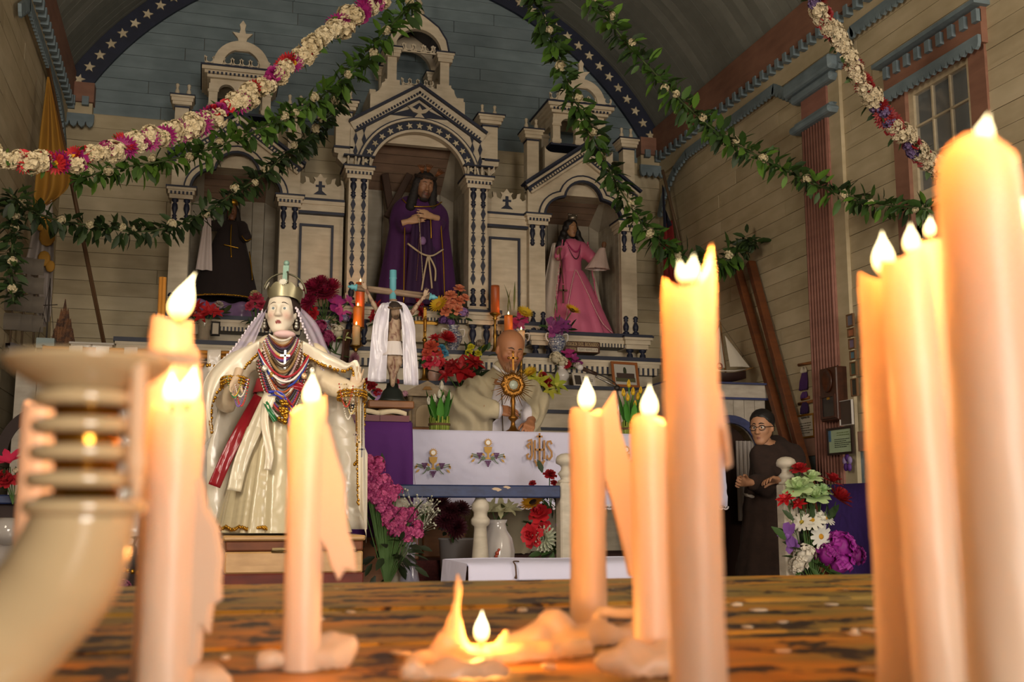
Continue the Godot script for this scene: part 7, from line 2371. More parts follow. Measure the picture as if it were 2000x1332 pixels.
	slab(ph, "photo_people", Vector3(-0.07, -0.03, 0.0), Vector3(0.075, 0.012, 0.0025), mat("3a2a22", 0.7))
	s = tool()
	ball(s, Vector3(0.0, 0.03, 0.001), Vector3(0.014, 0.035, 0.002), 8)
	put(s, "photo_tree", mat("2a3018", 0.7), ph)
	var card := framed("icon_card", "white card with a dark drawing and text leaning on the ledge", "card", [at_z(1120, 754, -7.8), at_z(1165, 757, -7.8), at_z(1117, 728, -7.86)], mat("b8ad9c", 0.7), 0.008, "c4bbae", 0.006)
	slab(card, "drawing", Vector3(-0.075, -0.045, 0), Vector3(-0.025, 0.04, 0.002), mat("3a322c", 0.7))
	text_lines(card, -0.01, 0.07, 0.02, 0.014, 4, 0.002, mat("4a423a", 0.7))
	var plq := thing("name_plaque", "brown wooden plaque with painted name under the pink statue", "plaque", at_z(1137, 678, -8.1))
	box_part(plq, "board", Vector3(-0.15, -0.045, -0.2), Vector3(0.15, 0.045, 0), mat("4a2c16", 0.6))
	lettering(plq, "VIRGEN DEL ROSARIO", 0.036, Vector3(0, 0.022, 0.002), mat("c2a878", 0.6), 0.27)
	lettering(plq, "FETHER:", 0.03, Vector3(-0.09, -0.02, 0.002), mat("c2a878", 0.6), 0.085)
	box_part(plq, "name_slip", Vector3(-0.04, -0.036, 0), Vector3(0.13, -0.004, 0.003), mat("c9bda8", 0.7))
	lettering(plq, "FRANCO MANSILLA N", 0.024, Vector3(0.045, -0.02, 0.004), mat("3a2a20", 0.7), 0.155)
	# microphone on a boom stand
	var mb := at_z(1213, 842, -6.5)
	mb.y = 1.475
	var mic := thing("microphone_stand", "chrome microphone stand with a boom and white headed microphone", "microphone", mb)
	var mw := func(px: float, py: float) -> Vector3: return at_z(px, py, -6.5) - mb
	s = tool()
	lathe(s, [[0.06, 0], [0.06, 0.012], [0.02, 0.02], [0.01, 0.03]], 16)
	tube(s, [Vector3(0, 0.02, 0), mw.call(1205, 758)], 0.008, 8)
	put(s, "upright", mat("b9b4ae", 0.25, 0.9), mic)
	s = tool()
	tube(s, [mw.call(1222, 764), mw.call(1163, 735)], 0.0065, 8)
	put(s, "boom", mat("8a857e", 0.3, 0.8), mic)
	s = tool()
	ball(s, mw.call(1205, 758), 0.02, 10)
	put(s, "clamp", mat("1c1612", 0.5), mic)
	s = tool()
	tube(s, [mw.call(1138, 720), mw.call(1166, 731)], [0.014, 0.011], 10)
	put(s, "microphone_body", mat("3a2a22", 0.4), mic)
	s = tool()
	ball(s, mw.call(1133, 718), Vector3(0.022, 0.02, 0.02), 12)
	put(s, "windscreen", mat("b5b0ac", 0.6), mic)
	s = tool()
	tube(s, smooth_path([mw.call(1166, 731), mw.call(1185, 738), mw.call(1206, 756), mw.call(1203, 800), mw.call(1210, 835)], 5), 0.004, 6)
	put(s, "cable", mat("1a1512", 0.6), mic)
	var rl := at_z(1210, 842, -6.42)
	rl.y = 1.475
	vase("red_glass_lamp", "small red glass votive lamp by the microphone stand", rl, [[0.02, 0], [0.026, 0.01], [0.026, 0.06], [0.024, 0.06], [0.022, 0.012]], mat("8e1410", 0.15), "lamp")
	# leaning picture and paper on the left
	framed("leaning_picture", "brown picture frame leaning behind the candlestick", "picture", [at_z(664, 715, -7.75), at_z(676, 714, -7.9), at_z(676, 645, -7.78)], mat("4a2414", 0.5), 0.018, "5a3a26")
	framed("paper_sheet", "white paper leaning beside the brown frame", "paper", [at_z(640, 695, -7.8), at_z(660, 700, -7.8), at_z(655, 668, -7.84)], mat("c9c2bb", 0.8), 0.003, "cfc8c2", 0.004)
	framed("framed_document", "small framed document left of the veiled statue on the ledge", "picture", [at_z(412, 655, -8.0), at_z(430, 656, -8.0), at_z(412, 628, -8.03)], mat("1d1612", 0.5), 0.01, "b5a996")
	framed("paper_document", "unframed document behind the red flowers in the glass", "picture", [at_z(370, 652, -8.05), at_z(396, 654, -8.05), at_z(370, 625, -8.08)], mat("a89c88", 0.7), 0.004, "b0a48e")
	var gv := at_z(398, 656, -7.97)
	gv.y = 2.202
	vase("glass_vase", "tall clear glass vase with red flowers on the left ledge", gv, [[0.035, 0], [0.04, 0.01], [0.042, 0.12], [0.05, 0.15], [0.046, 0.15], [0.038, 0.12], [0.036, 0.015]], glass_mat("b9a890", 0.35))
	bouquet("red_lily_bouquet", "scarlet lilies with one white rose in the tall glass vase", -7.97, Vector2(398, 640), [["lily", "b01c20", 385, 605, 34], ["lily", "b8242a", 408, 608, 34], ["lily", "a81a1e", 395, 618, 32], ["lily", "b8242a", 420, 612, 28], ["rose", "a89a8e", 428, 595, 16], ["cluster", "9a4a3a", 372, 610, 24]], 10, "37401e", 20)
	bouquet("pink_rose_bouquet", "pink roses left of the crown", -7.98, Vector2(500, 640), [["rose", "b03a50", 500, 583, 26], ["rose", "a83048", 510, 596, 22], ["rose", "b8a878", 497, 574, 16], ["rose", "b03a50", 488, 598, 18]], 10, "2a4020", 20)

func box_stand(called: String, label: String, foot: Vector3, top: float, half: float) -> void:
	var t := thing(called, label, "stand", foot)
	var oak := worn("oak", "", "", Vector3.ONE)
	box_part(t, "top", Vector3(-half, top - foot.y - 0.03, -half), Vector3(half, top - foot.y, half), oak)
	for q in [[-1, -1], [1, -1], [-1, 1], [1, 1]]:
		box_part(t, "leg", Vector3(q[0] * (half - 0.03) - 0.02, 0, q[1] * (half - 0.03) - 0.02), Vector3(q[0] * (half - 0.03) + 0.02, top - foot.y - 0.03, q[1] * (half - 0.03) + 0.02), oak)

func tulips(called: String, label: String, _o: Vector3, px: float, heads: Array, color: String) -> void:
	var z := -6.32
	var base := at_z(px, 838, z)
	base.y = 1.475
	var root := thing(called, label, "potted flowers", base)
	for k in 30:
		var s := tool()
		var a := TAU * k / 30.0
		tube(s, [Vector3(cos(a) * 0.054, 0, sin(a) * 0.054), Vector3(cos(a) * 0.056, 0.07 + 0.02 * sin(k * 3.7), sin(a) * 0.056)], 0.0062, 5)
		put(s, "stick", mat(["8a9a3a", "9aa84a", "75862e"][k % 3], 0.7), root)
	var s2 := tool()
	for k in 3:
		var pts := []
		for j in 21:
			var a := TAU * j / 20
			pts.append(Vector3(cos(a) * 0.063, 0.035 + k * 0.004, sin(a) * 0.063))
		tube(s2, pts, 0.003, 5, false)
	put(s2, "twine", mat("6a5234", 0.9), root)
	for q in heads:
		var p := at_z(q[0], q[1], z + rng.randf_range(-0.03, 0.04)) - base
		var m := metres(base)
		var o := flower(root, "tulip", color, p - Vector3(0, q[2] * 0.6 * m, 0), Vector3((p.x) * 1.5, 1, 0.1).normalized(), q[2] * 0.52 * m)
		var st := tool()
		tube(st, smooth_path([Vector3(p.x * 0.3, 0.04, p.z * 0.3), Vector3(p.x * 0.6, o.position.y * 0.6, p.z), o.position], 4), 0.0045, 6)
		put(st, "stem", mat("4a7a2a", 0.6), root)
	for k in 9:
		var a := TAU * k / 9 + 0.3
		var o := put(bloom("broad"), "broad_leaf", petal_mat(["3a7a1e", "2f6a1a", "4a8a2a"][k % 3]), root, Vector3(cos(a) * 0.03, 0.05, sin(a) * 0.03))
		o.basis = (Basis(Vector3.UP, -a + PI / 2) * Basis(Vector3.RIGHT, 0.12)).scaled(Vector3(0.24, 0.17 + 0.03 * sin(k * 2.0), 0.24))

func monstrance() -> void:
	var base := at_z(1002, 838, -6.38)
	base.y = 1.472
	var root := thing("monstrance", "golden sunburst monstrance with round glass held by the priest", "monstrance", base)
	var g := mat("8a5e26", 0.42, 0.85)
	var hub: Vector3 = at_z(1002, 752, -6.38) - base
	var s := tool()
	lathe(s, [[0.06, 0], [0.062, 0.008], [0.05, 0.016], [0.025, 0.03], [0.014, 0.05], [0.012, 0.075], [0.026, 0.09], [0.03, 0.1], [0.014, 0.115], [0.012, hub.y - 0.1], [0.016, hub.y - 0.06]], 18)
	put(s, "stem", g, root)
	for k in 44:
		s = tool()
		var a := TAU * k / 44
		var r: float = [0.142, 0.11, 0.128, 0.1][k % 4]
		tube(s, [hub + Vector3(cos(a) * 0.06, sin(a) * 0.06, -0.004), hub + Vector3(cos(a) * r, sin(a) * r, -0.002)], [0.0042, 0.0012], 5)
		put(s, "ray", g, root)
	s = tool()
	var face := Basis(Vector3.RIGHT, PI / 2)
	lathe(s, [[0.0, -0.012], [0.066, -0.012], [0.075, -0.004], [0.072, 0.006], [0.056, 0.012], [0.05, 0.008], [0.042, 0.012], [0.036, 0.018], [0.03, 0.018], [0.028, 0.006]], 28, Transform3D(face, hub), func(a: float, _y: float) -> float: return 1.0 + 0.07 * cos(a * 8.0))
	put(s, "sunburst_disc", g, root)
	s = tool()
	for k in 16:
		var a := TAU * k / 16
		ball(s, hub + Vector3(cos(a) * 0.062, sin(a) * 0.062, 0.01), 0.0075, 6)
	stuff(put(s, "carved_border", g, root))
	s = tool()
	lathe(s, [[0.0, 0.0], [0.029, 0.0], [0.029, 0.012], [0.0, 0.014]], 20, Transform3D(face, hub))
	put(s, "round_glass", mat("a9b4a4", 0.08), root)
	s = tool()
	box(s, hub + Vector3(0, 0.145, 0), Vector3(0.012, 0.11, 0.008))
	box(s, hub + Vector3(0, 0.165, 0), Vector3(0.055, 0.011, 0.008))
	for q in [Vector3(-0.028, 0.165, 0), Vector3(0.028, 0.165, 0), Vector3(0, 0.2, 0)]:
		ball(s, hub + q, 0.009, 7)
	put(s, "cross", g, root)

# ---------- right side: cabinet door, ship, beams, wall hangings, large bouquet ----------
func hull(s: SurfaceTool, long: float, beam: float, h: float) -> void:
	sheet(s, func(u: float, v: float) -> Vector3:
		var x := (v - 0.5) * long
		var w := beam * 0.5 * pow(maxf(0.0, sin(PI * clampf(v * 0.94 + 0.06, 0.0, 1.0))), 0.6)
		var a := PI * u
		var sheer := h * (0.25 * pow(absf(v - 0.45) * 2.0, 2.0))
		return Vector3(x, h - sin(a) * h * (1.0 - 0.35 * v) + sheer, -cos(a) * w), 10, 16)
	sheet(s, func(u: float, v: float) -> Vector3:
		var x := (v - 0.5) * long
		var w := beam * 0.48 * pow(maxf(0.0, sin(PI * clampf(v * 0.94 + 0.06, 0.0, 1.0))), 0.6)
		return Vector3(x, h * 0.94 + h * (0.25 * pow(absf(v - 0.45) * 2.0, 2.0)), (u - 0.5) * 2.0 * w), 2, 16)

func build_right_side() -> void:
	var oak := worn("oak", "", "", Vector3.ONE)
	# cupboard with an arched door beside the altarpiece
	var z := -6.95
	var grey := [worn("cupboard_paint", "b3aa9c", "958c7e", Vector3(2, 2, 2), 0.65, 0.9, 4.0, 151), worn("cupboard_paint_dull", "aaa193", "8d8476", Vector3(2, 2, 2), 0.65, 0.9, 4.0, 153)]
	var blue := worn("cupboard_blue", "333a66", "272d50", Vector3(3, 3, 3), 0.6, 1.0, 3.0, 157)
	var cab := thing("cupboard", "grey boarded cupboard with an arched blue doorway beside the right wall", "cupboard", Vector3(3.42, 0, z))
	var c0 := at_z(1300, 760, z) - cab.position
	var top := 1.89
	for k in 9:
		var x0 := -0.36 + k * 0.082
		var lo := 1.66
		if x0 > -0.1 and x0 < 0.28:
			lo = 1.66
			slab(cab, "board", Vector3(x0, 1.66, -0.02), Vector3(x0 + 0.079, top - 0.02, 0), grey[k % 2])
		else:
			slab(cab, "board", Vector3(x0, 0.0, -0.02), Vector3(x0 + 0.079, top - 0.02, 0), grey[k % 2])
	slab(cab, "side", Vector3(-0.38, 0, -0.6), Vector3(-0.36, top, -0.0), grey[0])
	slab(cab, "top_board", Vector3(-0.38, top, -0.62), Vector3(0.4, top + 0.012, 0.05), blue)
	slab(cab, "frieze", Vector3(-0.37, top - 0.09, 0.0), Vector3(0.39, top, 0.02), grey[0])
	slab(cab, "frieze_line", Vector3(-0.37, top - 0.105, 0.0), Vector3(0.39, top - 0.09, 0.025), blue)
	var s := tool(true)
	var door_c := Vector2(0.09, 1.42)
	ribbon(s, arc(door_c, 0.2, 0, 180, 20), -0.055, 0.0, 0.0, 0.025)
	box(s, Vector3(door_c.x - 0.228, 0.71, 0.0125), Vector3(0.055, 1.42, 0.025))
	box(s, Vector3(door_c.x + 0.228, 0.71, 0.0125), Vector3(0.055, 1.42, 0.025))
	put(s, "door_surround", blue, cab)
	var ap := arc(door_c, 0.2, 0, 180, 14)
	ap.append_array(PackedVector2Array([Vector2(door_c.x - 0.2, 0.0), Vector2(door_c.x + 0.2, 0.0)]))
	s = tool(true)
	prism(s, ap, 0.01, Transform3D(Basis(), Vector3(0, 0, -0.12)))
	put(s, "dark_curtain", mat("2e1a10", 0.9), cab)
	var ap2 := PackedVector2Array([Vector2(-0.36 + 3 * 0.082, 1.42), Vector2(-0.36 + 3 * 0.082, 1.66), Vector2(0.3, 1.66), Vector2(0.3, 1.42)])
	ap2.append_array(arc(door_c, 0.2, 0, 180, 14))
	s = tool(true)
	prism(s, ap2, 0.02, Transform3D(Basis(), Vector3(0, 0, -0.01)))
	put(s, "spandrel", grey[1], cab)
	s = tool()
	sheet(s, func(u: float, v: float) -> Vector3: return Vector3(0.15 + u * 0.13, 1.5 - v * 0.55, -0.02 + 0.016 * sin(u * 26.0)), 40, 6)
	put(s, "white_curtain", cloth_mat("a8a09a", 0.85), cab)
	# model sailing boat on the cupboard
	var sb := Vector3(3.55, top + 0.012, z - 0.14)
	var ship := thing("model_sailboat", "model sailboat with dark hull and white sails on the cupboard", "model ship", sb)
	s = tool()
	hull(s, 0.36, 0.1, 0.085)
	put(s, "hull", mat("2a1712", 0.5), ship)
	s = tool()
	tube(s, [Vector3(-0.17, 0.108, 0.03), Vector3(-0.05, 0.096, 0.05), Vector3(0.06, 0.098, 0.05), Vector3(0.165, 0.118, 0.02)], 0.005, 5)
	put(s, "rail", mat("b5aca0", 0.6), ship)
	s = tool()
	tube(s, [Vector3(0.02, 0.08, 0), Vector3(-0.01, 0.46, 0)], [0.007, 0.004], 7)
	tube(s, [Vector3(0.16, 0.11, 0), Vector3(0.24, 0.135, 0)], 0.004, 6)
	put(s, "mast", mat("7a5528", 0.5), ship)
	for q in [[Vector3(0.02, 0.36, 0.004), Vector3(0.21, 0.135, 0.004), Vector3(0.04, 0.13, 0.03)], [Vector3(-0.02, 0.42, 0.0), Vector3(-0.19, 0.14, 0.02), Vector3(0.0, 0.12, 0.03)]]:
		s = tool()
		sheet(s, func(u: float, v: float) -> Vector3:
			var e: Vector3 = (q[0] as Vector3).lerp(q[1], v)
			var f: Vector3 = (q[0] as Vector3).lerp(q[2], v)
			return e.lerp(f, u) + Vector3(0, 0, 0.02 * sin(u * PI) * v), 6, 8)
		put(s, "sail", cloth_mat("b0a797", 0.85), ship)
	s = tool()
	for q in [[Vector3(-0.01, 0.45, 0), Vector3(0.23, 0.13, 0)], [Vector3(-0.01, 0.45, 0), Vector3(-0.18, 0.11, 0)], [Vector3(-0.005, 0.4, 0), Vector3(0.0, 0.1, 0.05)], [Vector3(-0.005, 0.4, 0), Vector3(-0.06, 0.1, 0.05)]]:
		tube(s, q, 0.0012, 4)
	put(s, "rigging", mat("2a2018", 0.8), ship)
	s = tool()
	var wheel := []
	for k in 13:
		wheel.append(Vector3(-0.05 + cos(TAU * k / 12) * 0.02, 0.13 + sin(TAU * k / 12) * 0.02, 0.05))
	tube(s, wheel, 0.004, 5, false)
	put(s, "life_ring", mat("8a3a2a", 0.6), ship)
	# two long beams leaning on the wall
	for q in [[1437, 515, 1540, 880, 0.075, "timber beam leaning on the right wall, nearer the altar"], [1466, 512, 1562, 872, 0.055, "timber beam leaning on the right wall, nearer the pilaster"]]:
		var a := at_x(q[0], q[1], WALL_R - q[4] - 0.01)
		var b := at_x(q[2], q[3], WALL_R - q[4] - 0.05)
		b = a + (b - a) * ((a.y - 0.02) / (a.y - b.y))
		s = tool()
		soft_box(s, Vector3.ZERO, Vector3(0.05, 0.06, a.distance_to(b)), 0.006, Basis.looking_at(a - b, Vector3.RIGHT))
		var o := put(s, "timber_beam", worn("beam_wood", "6a3a18", "4e2810", Vector3(2.5, 2.5, 2.5), 0.55, 1.0, 6.0, 161))
		o.position = (a + b) * 0.5
		tag(o, q[5], "beam", "two beams leaning on the right wall")
	# hanging cloth figure in purple
	var X := WALL_R - 0.025
	var fig := at_x(1573, 750, X)
	var doll := thing("hanging_doll", "purple knitted hanging figure on two wooden sticks", "wall hanging", fig)
	var dw := func(px: float, py: float) -> Vector3: return at_x(px, py, X) - fig
	for q in [[[1560, 713], [1588, 708]], [[1560, 789], [1590, 783]], [[1566, 780], [1581, 776]]]:
		s = tool()
		tube(s, [dw.call(q[0][0], q[0][1]), dw.call(q[1][0], q[1][1])], 0.011, 6)
		put(s, "stick", mat("8a5524", 0.6), doll)
	for q in [[1571, 718, 1573, 728, 0.03, "b5aa96", "head_cloth"], [1573, 728, 1572, 762, 0.04, "3d1a50", "upper_tassel"], [1573, 766, 1573, 778, 0.03, "4a2460", "middle_tassel"], [1574, 786, 1574, 808, 0.04, "2e1342", "lower_tassel"]]:
		s = tool()
		var a: Vector3 = dw.call(q[0], q[1])
		var b: Vector3 = dw.call(q[2], q[3])
		for k in 11:
			var o := Vector3(-0.01, 0, (k - 5) / 5.0 * q[4])
			tube(s, [a + o * 0.5, a.lerp(b, 0.5) + o, b + o * 1.1 + Vector3(0, 0.004 * (k % 3), 0)], 0.0085, 5)
		put(s, q[6], cloth_mat(q[5], 0.9), doll)
	# frames, clock and papers on the wall; each a flat thing on the wall plane
	var on_wall := func(px: float, py: float, d: float) -> Vector3: return at_x(px, py, WALL_R - d)
	var cert := wall_frame("framed_certificate", "white certificate in a thin gilt frame under the purple doll", "certificate", [1558, 858], [1592, 850], [1556, 812], gold(0.4), 0.012, "b5ad9c")
	lettering(cert, "Diploma Rio", 0.022, Vector3(0, 0.06, 0.003), mat("3a342c", 0.7), 0.11)
	text_lines(cert, -0.08, 0.08, 0.02, 0.016, 5, 0.003, mat("5a5248", 0.7))
	var cert2 := wall_frame("framed_diploma", "pale green diploma in a dark frame below the clock", "certificate", [1618, 890], [1667, 880], [1612, 838], mat("2a1a12", 0.4), 0.014, "a3b594")
	text_lines(cert2, -0.03, 0.1, 0.05, 0.014, 2, 0.003, mat("6a7a4a", 0.7))
	text_lines(cert2, -0.06, 0.12, 0.01, 0.012, 5, 0.003, mat("2c2f28", 0.7))
	slab(cert2, "blue_emblem", Vector3(-0.135, 0.0, 0.001), Vector3(-0.1, 0.07, 0.003), mat("4a6a86", 0.7))
	var note := wall_frame("paper_note", "small printed paper note left of the wall clock", "note", [1603, 745], [1620, 741], [1602, 732], mat("b5b0a6", 0.8), 0.002, "bcb7ac")
	text_lines(note, -0.03, 0.03, 0.012, 0.01, 3, 0.009, mat("22242e", 0.7))
	var note2 := wall_frame("paper_notice", "grey printed notice left of the green diploma", "note", [1597, 868], [1612, 865], [1596, 842], mat("a8a294", 0.8), 0.002, "aca697")
	text_lines(note2, -0.03, 0.03, 0.0, 0.012, 5, 0.009, mat("3a3630", 0.7))
	wall_frame("saint_picture", "picture of a figure in white with a green scarf behind the clock", "picture", [1642, 832], [1666, 824], [1650, 782], mat("b9b4ae", 0.5), 0.004, "4a3c34")
	var stripn := 0
	for q in [[1655, 640, 1668, 634, 1652, 616], [1657, 660, 1670, 654, 1655, 643], [1659, 683, 1671, 678, 1657, 663], [1661, 704, 1672, 700, 1660, 686], [1662, 735, 1674, 731, 1661, 708], [1664, 775, 1676, 772, 1663, 740]]:
		var o := wall_frame("wall_photo", "small photograph, number %s from the top of the column right of the pilaster" % ["one", "two", "three", "four", "five", "six"][stripn], "photograph", [q[0], q[1]], [q[2], q[3]], [q[4], q[5]], mat("6a4a2a", 0.6), 0.008, ["6a6a78", "a86a4a", "7a6a84", "5a7a8a", "4a5a4a", "3a3a34"][stripn])
		o.set_meta("group", "column of photographs on the right wall")
		stripn += 1
	# clock: case, oval dial window, pendulum door
	var ck := at_x(1634, 770, WALL_R - 0.07)
	var clock := thing("wall_clock", "dark wooden wall clock with an oval picture and glazed lower door", "clock", ck)
	clock.rotation.y = -PI / 2
	var cw := worn("clock_wood", "4a2410", "351808", Vector3(4, 4, 4), 0.4, 1.0, 5.0, 171)
	box_part(clock, "case", Vector3(-0.115, -0.17, -0.06), Vector3(0.085, 0.17, 0.05), cw)
	s = tool()
	lathe(s, [[0.05, 0], [0.056, 0.006], [0.05, 0.012], [0.046, 0.008]], 24, Transform3D(Basis(Vector3.RIGHT, PI / 2).scaled(Vector3(1, 1.35, 1)), Vector3(-0.015, 0.085, 0.05)))
	put(s, "oval_bezel", cw, clock)
	s = tool()
	ball(s, Vector3(-0.015, 0.085, 0.052), Vector3(0.045, 0.06, 0.006), 18)
	put(s, "oval_picture", mat("4a5a5c", 0.3), clock)
	s = tool(true)
	ribbon(s, PackedVector2Array([Vector2(-0.1, -0.155), Vector2(-0.1, -0.005), Vector2(0.07, -0.005), Vector2(0.07, -0.155)]), -0.014, 0.0, 0.05, 0.062, true)
	put(s, "door_frame", cw, clock)
	slab(clock, "door_glass", Vector3(-0.087, -0.142, 0.05), Vector3(0.057, -0.018, 0.053), mat("241a16", 0.15))
	slab(clock, "brass_label", Vector3(-0.028, -0.035, 0.053), Vector3(0.0, -0.02, 0.056), gold())
	s = tool()
	tube(s, [Vector3(-0.02, 0.17, 0), Vector3(-0.005, 0.21, -0.03), Vector3(0.02, 0.17, 0)], 0.005, 5)
	put(s, "hanger", mat("15110e", 0.6), clock)
	# pansy-shaped ornament on the pilaster
	var pn := at_x(1655, 903, WALL_R - 0.09)
	var pan := thing("pansy_ornament", "purple and lilac pansy ornament on the fluted pilaster", "ornament", pn)
	for q in [[0.0, 0.03, "4a2470"], [-0.028, 0.012, "9a86b0"], [0.028, 0.012, "8a78a6"], [-0.018, -0.028, "4a2470"], [0.02, -0.03, "57307e"]]:
		s = tool()
		ball(s, Vector3(0, q[1], q[0]), Vector3(0.012, 0.026, 0.022), 8)
		put(s, "petal", petal_mat(q[2]), pan)
	# purple hanging behind the large bouquet
	s = tool()
	thick_sheet(s, func(u: float, v: float) -> Vector3: return Vector3(-0.012 * sin(u * 8.0) * v, 0.6 - v * 0.7, (u - 0.5) * 1.0), 24, 6, Vector3(0.004, 0, 0))
	var ph := put(s, "purple_hanging", cloth_mat("3d2370", 0.85))
	var hp := at_x(1650, 945, WALL_R - 0.12)
	ph.position = Vector3(hp.x, hp.y - 0.6, hp.z + 0.12)
	tag(ph, "plain purple cloth hung on the wall behind the large bouquet", "cloth")
	# the large bouquet tied to the white post
	var bz := -5.1
	bouquet("large_bouquet", "large bouquet of red roses, pale green roses, white daisies and magenta hydrangea on the post", bz, Vector2(1590, 1150), [["rose", "a01018", 1562, 918, 34], ["rose", "8e0c14", 1625, 940, 40], ["pompom", "8e0c14", 1636, 975, 52], ["rose", "b8cf96", 1560, 955, 54], ["rose", "c2d8a0", 1585, 935, 40], ["rose", "b9d098", 1592, 972, 52], ["rose", "a9c890", 1606, 960, 36], ["poinsettia", "b8141c", 1535, 975, 38], ["poinsettia", "b01018", 1560, 985, 30],
		["daisy", "d8d6c8", 1585, 1016, 46, "b88a1e"], ["daisy", "d0cec2", 1612, 1012, 34, "b88a1e"], ["daisy", "d6d6cc", 1603, 1048, 42, "c08a20"], ["daisy", "cfcabc", 1566, 1020, 34, "a8902a"], ["orchid", "7a4a98", 1543, 1045, 42], ["orchid", "8a5aa6", 1548, 1065, 30], ["cluster", "cfc8b8", 1572, 1085, 44], ["cluster", "c8c0b0", 1560, 1105, 36], ["cluster", "93208a", 1640, 1070, 64], ["cluster", "8a1c80", 1615, 1085, 50], ["cluster", "9a2892", 1640, 1100, 56], ["cluster", "7a1a6e", 1668, 1085, 44], ["rose", "b8cf96", 1575, 960, 30]], 60, "33501e", 36)
	# bouquet at the rail post: sunflower, purple orchids, red and white flowers
	bouquet("rail_bouquet", "sunflower with purple orchids, red and white blooms at the rail end", -5.3, Vector2(1090, 1085), [["sunflower", "d89a12", 1042, 983, 44, "2a160a"], ["orchid", "8a4ab0", 1100, 975, 36], ["orchid", "9454ba", 1104, 1000, 40], ["orchid", "8a4ab0", 1100, 1030, 38], ["orchid", "8244a6", 1096, 985, 28], ["rose", "b01822", 1055, 1005, 40], ["rose", "b81c28", 1040, 1045, 44], ["rose", "c02832", 1060, 1030, 30], ["pompom", "b9c0a6", 1062, 1050, 46], ["cluster", "9ab84a", 1104, 1060, 18], ["sprig", "d8d4c0", 1085, 970, 24]], 34, "34541e", 30)
	bouquet("red_rose_bouquet", "dark red rose with leaves above the blue rail", -5.45, Vector2(1075, 1000), [["rose", "8a0c18", 1074, 928, 24], ["rose", "8a0c18", 1082, 944, 14], ["rose", "7a0a14", 1040, 945, 14]], 12, "22401a", 26)
	# flowers and vases under the altar
	bouquet("dahlia_bouquet", "dark red dahlias hanging below the altar cloth", -5.7, Vector2(885, 1060), [["pompom", "3a0a18", 862, 985, 34], ["pompom", "420c1c", 880, 1000, 36], ["pompom", "3e0a1a", 870, 1018, 36], ["pompom", "4a1022", 890, 1030, 40], ["pompom", "3a0a18", 900, 995, 34], ["pompom", "380a16", 848, 975, 26]], 8, "22301a", 20)
	bouquet("gypsophila_bouquet", "white baby's breath in a clear glass vase", -5.1, Vector2(812, 1050), [["sprig", "c9c8b4", 815, 985, 50], ["sprig", "c9c8b4", 830, 1005, 46], ["sprig", "c2c2ae", 818, 1020, 42], ["sprig", "c9c8b4", 808, 1000, 40], ["sprig", "bdbda6", 836, 985, 36]], 8, "33501e", 18)
	var gp := at_z(800, 1090, -5.1)
	vase("crystal_vase", "clear glass vase at the left end of the blue rail", Vector3(gp.x, 0.45, gp.z), [[0.03, 0], [0.04, 0.02], [0.05, 0.12], [0.056, 0.2], [0.04, 0.28], [0.024, 0.34], [0.03, 0.42], [0.026, 0.42], [0.02, 0.34], [0.036, 0.27], [0.05, 0.2], [0.034, 0.03]], glass_mat("b8b8d0", 0.3))
	var sv := at_z(970, 1087, -5.35)
	var swirl := tool()
	var prof := []
	for q in [[0.045, 0.0], [0.06, 0.05], [0.085, 0.2], [0.088, 0.26], [0.075, 0.32], [0.05, 0.36], [0.045, 0.39], [0.052, 0.41], [0.045, 0.41], [0.04, 0.38]]:
		prof.append(q)
	lathe(swirl, prof, 60, Transform3D(), func(a: float, y: float) -> float: return 1.0 + 0.035 * sin(a * 10.0 + y * 16.0) * (1.0 if y < 0.33 else 0.2))
	var sw := put(swirl, "swirl_vase", mat("b5afaa", 0.12))
	sw.position = Vector3(sv.x, at_z(970, 1015, -5.35).y - 0.41, sv.z)
	tag(sw, "white swirled porcelain vase with a painted red flower behind the baluster", "vase")
	s = tool()
	for q in [[-0.02, 0.25, 0.011], [-0.012, 0.265, 0.008], [-0.026, 0.235, 0.009]]:
		ball(s, Vector3(q[0], q[1], 0.088), Vector3(q[2], q[2], 0.004), 7)
	stuff(put(s, "painted_flower", mat("9a3a1e", 0.4), sw))
	box_stand("vase_stand", "low dark stand under the swirled vase", Vector3(sv.x, 0.45, sv.z), sw.position.y, 0.09)
	bouquet("white_lily_bouquet", "white lilies drooping over the swirled vase", -5.35, Vector2(970, 1020), [["lily", "b8b48c", 978, 998, 44], ["lily", "b0ac86", 960, 994, 34], ["lily", "a8a47e", 996, 996, 34]], 6, "4a5a2a", 24)
	var bk := at_z(893, 1065, -5.85)
	vase("white_bucket", "white bucket holding the dark red dahlias under the altar", Vector3(bk.x, 0.6, -5.85), [[0.075, 0], [0.08, 0.01], [0.1, 0.26], [0.106, 0.265], [0.1, 0.27], [0.09, 0.25], [0.07, 0.02]], mat("aaa8a6", 0.5), "bucket")
	# pink stock and greenery left of the rail
	var items := []
	for k in 80:
		var t := k / 79.0
		items.append(["cluster", ["a83a6e", "b8507e", "8e2a5e", "b0487a"][k % 4], 712 + t * 90.0 + rng.randf_range(-24, 24), 915 + t * 130.0 + rng.randf_range(-26, 26), rng.randf_range(20, 27)])
	bouquet("stock_bouquet", "tall pink stock flowers with dark greenery beside the purple lectern", -4.95, Vector2(755, 1150), items, 70, "223016", 34, 1.6)

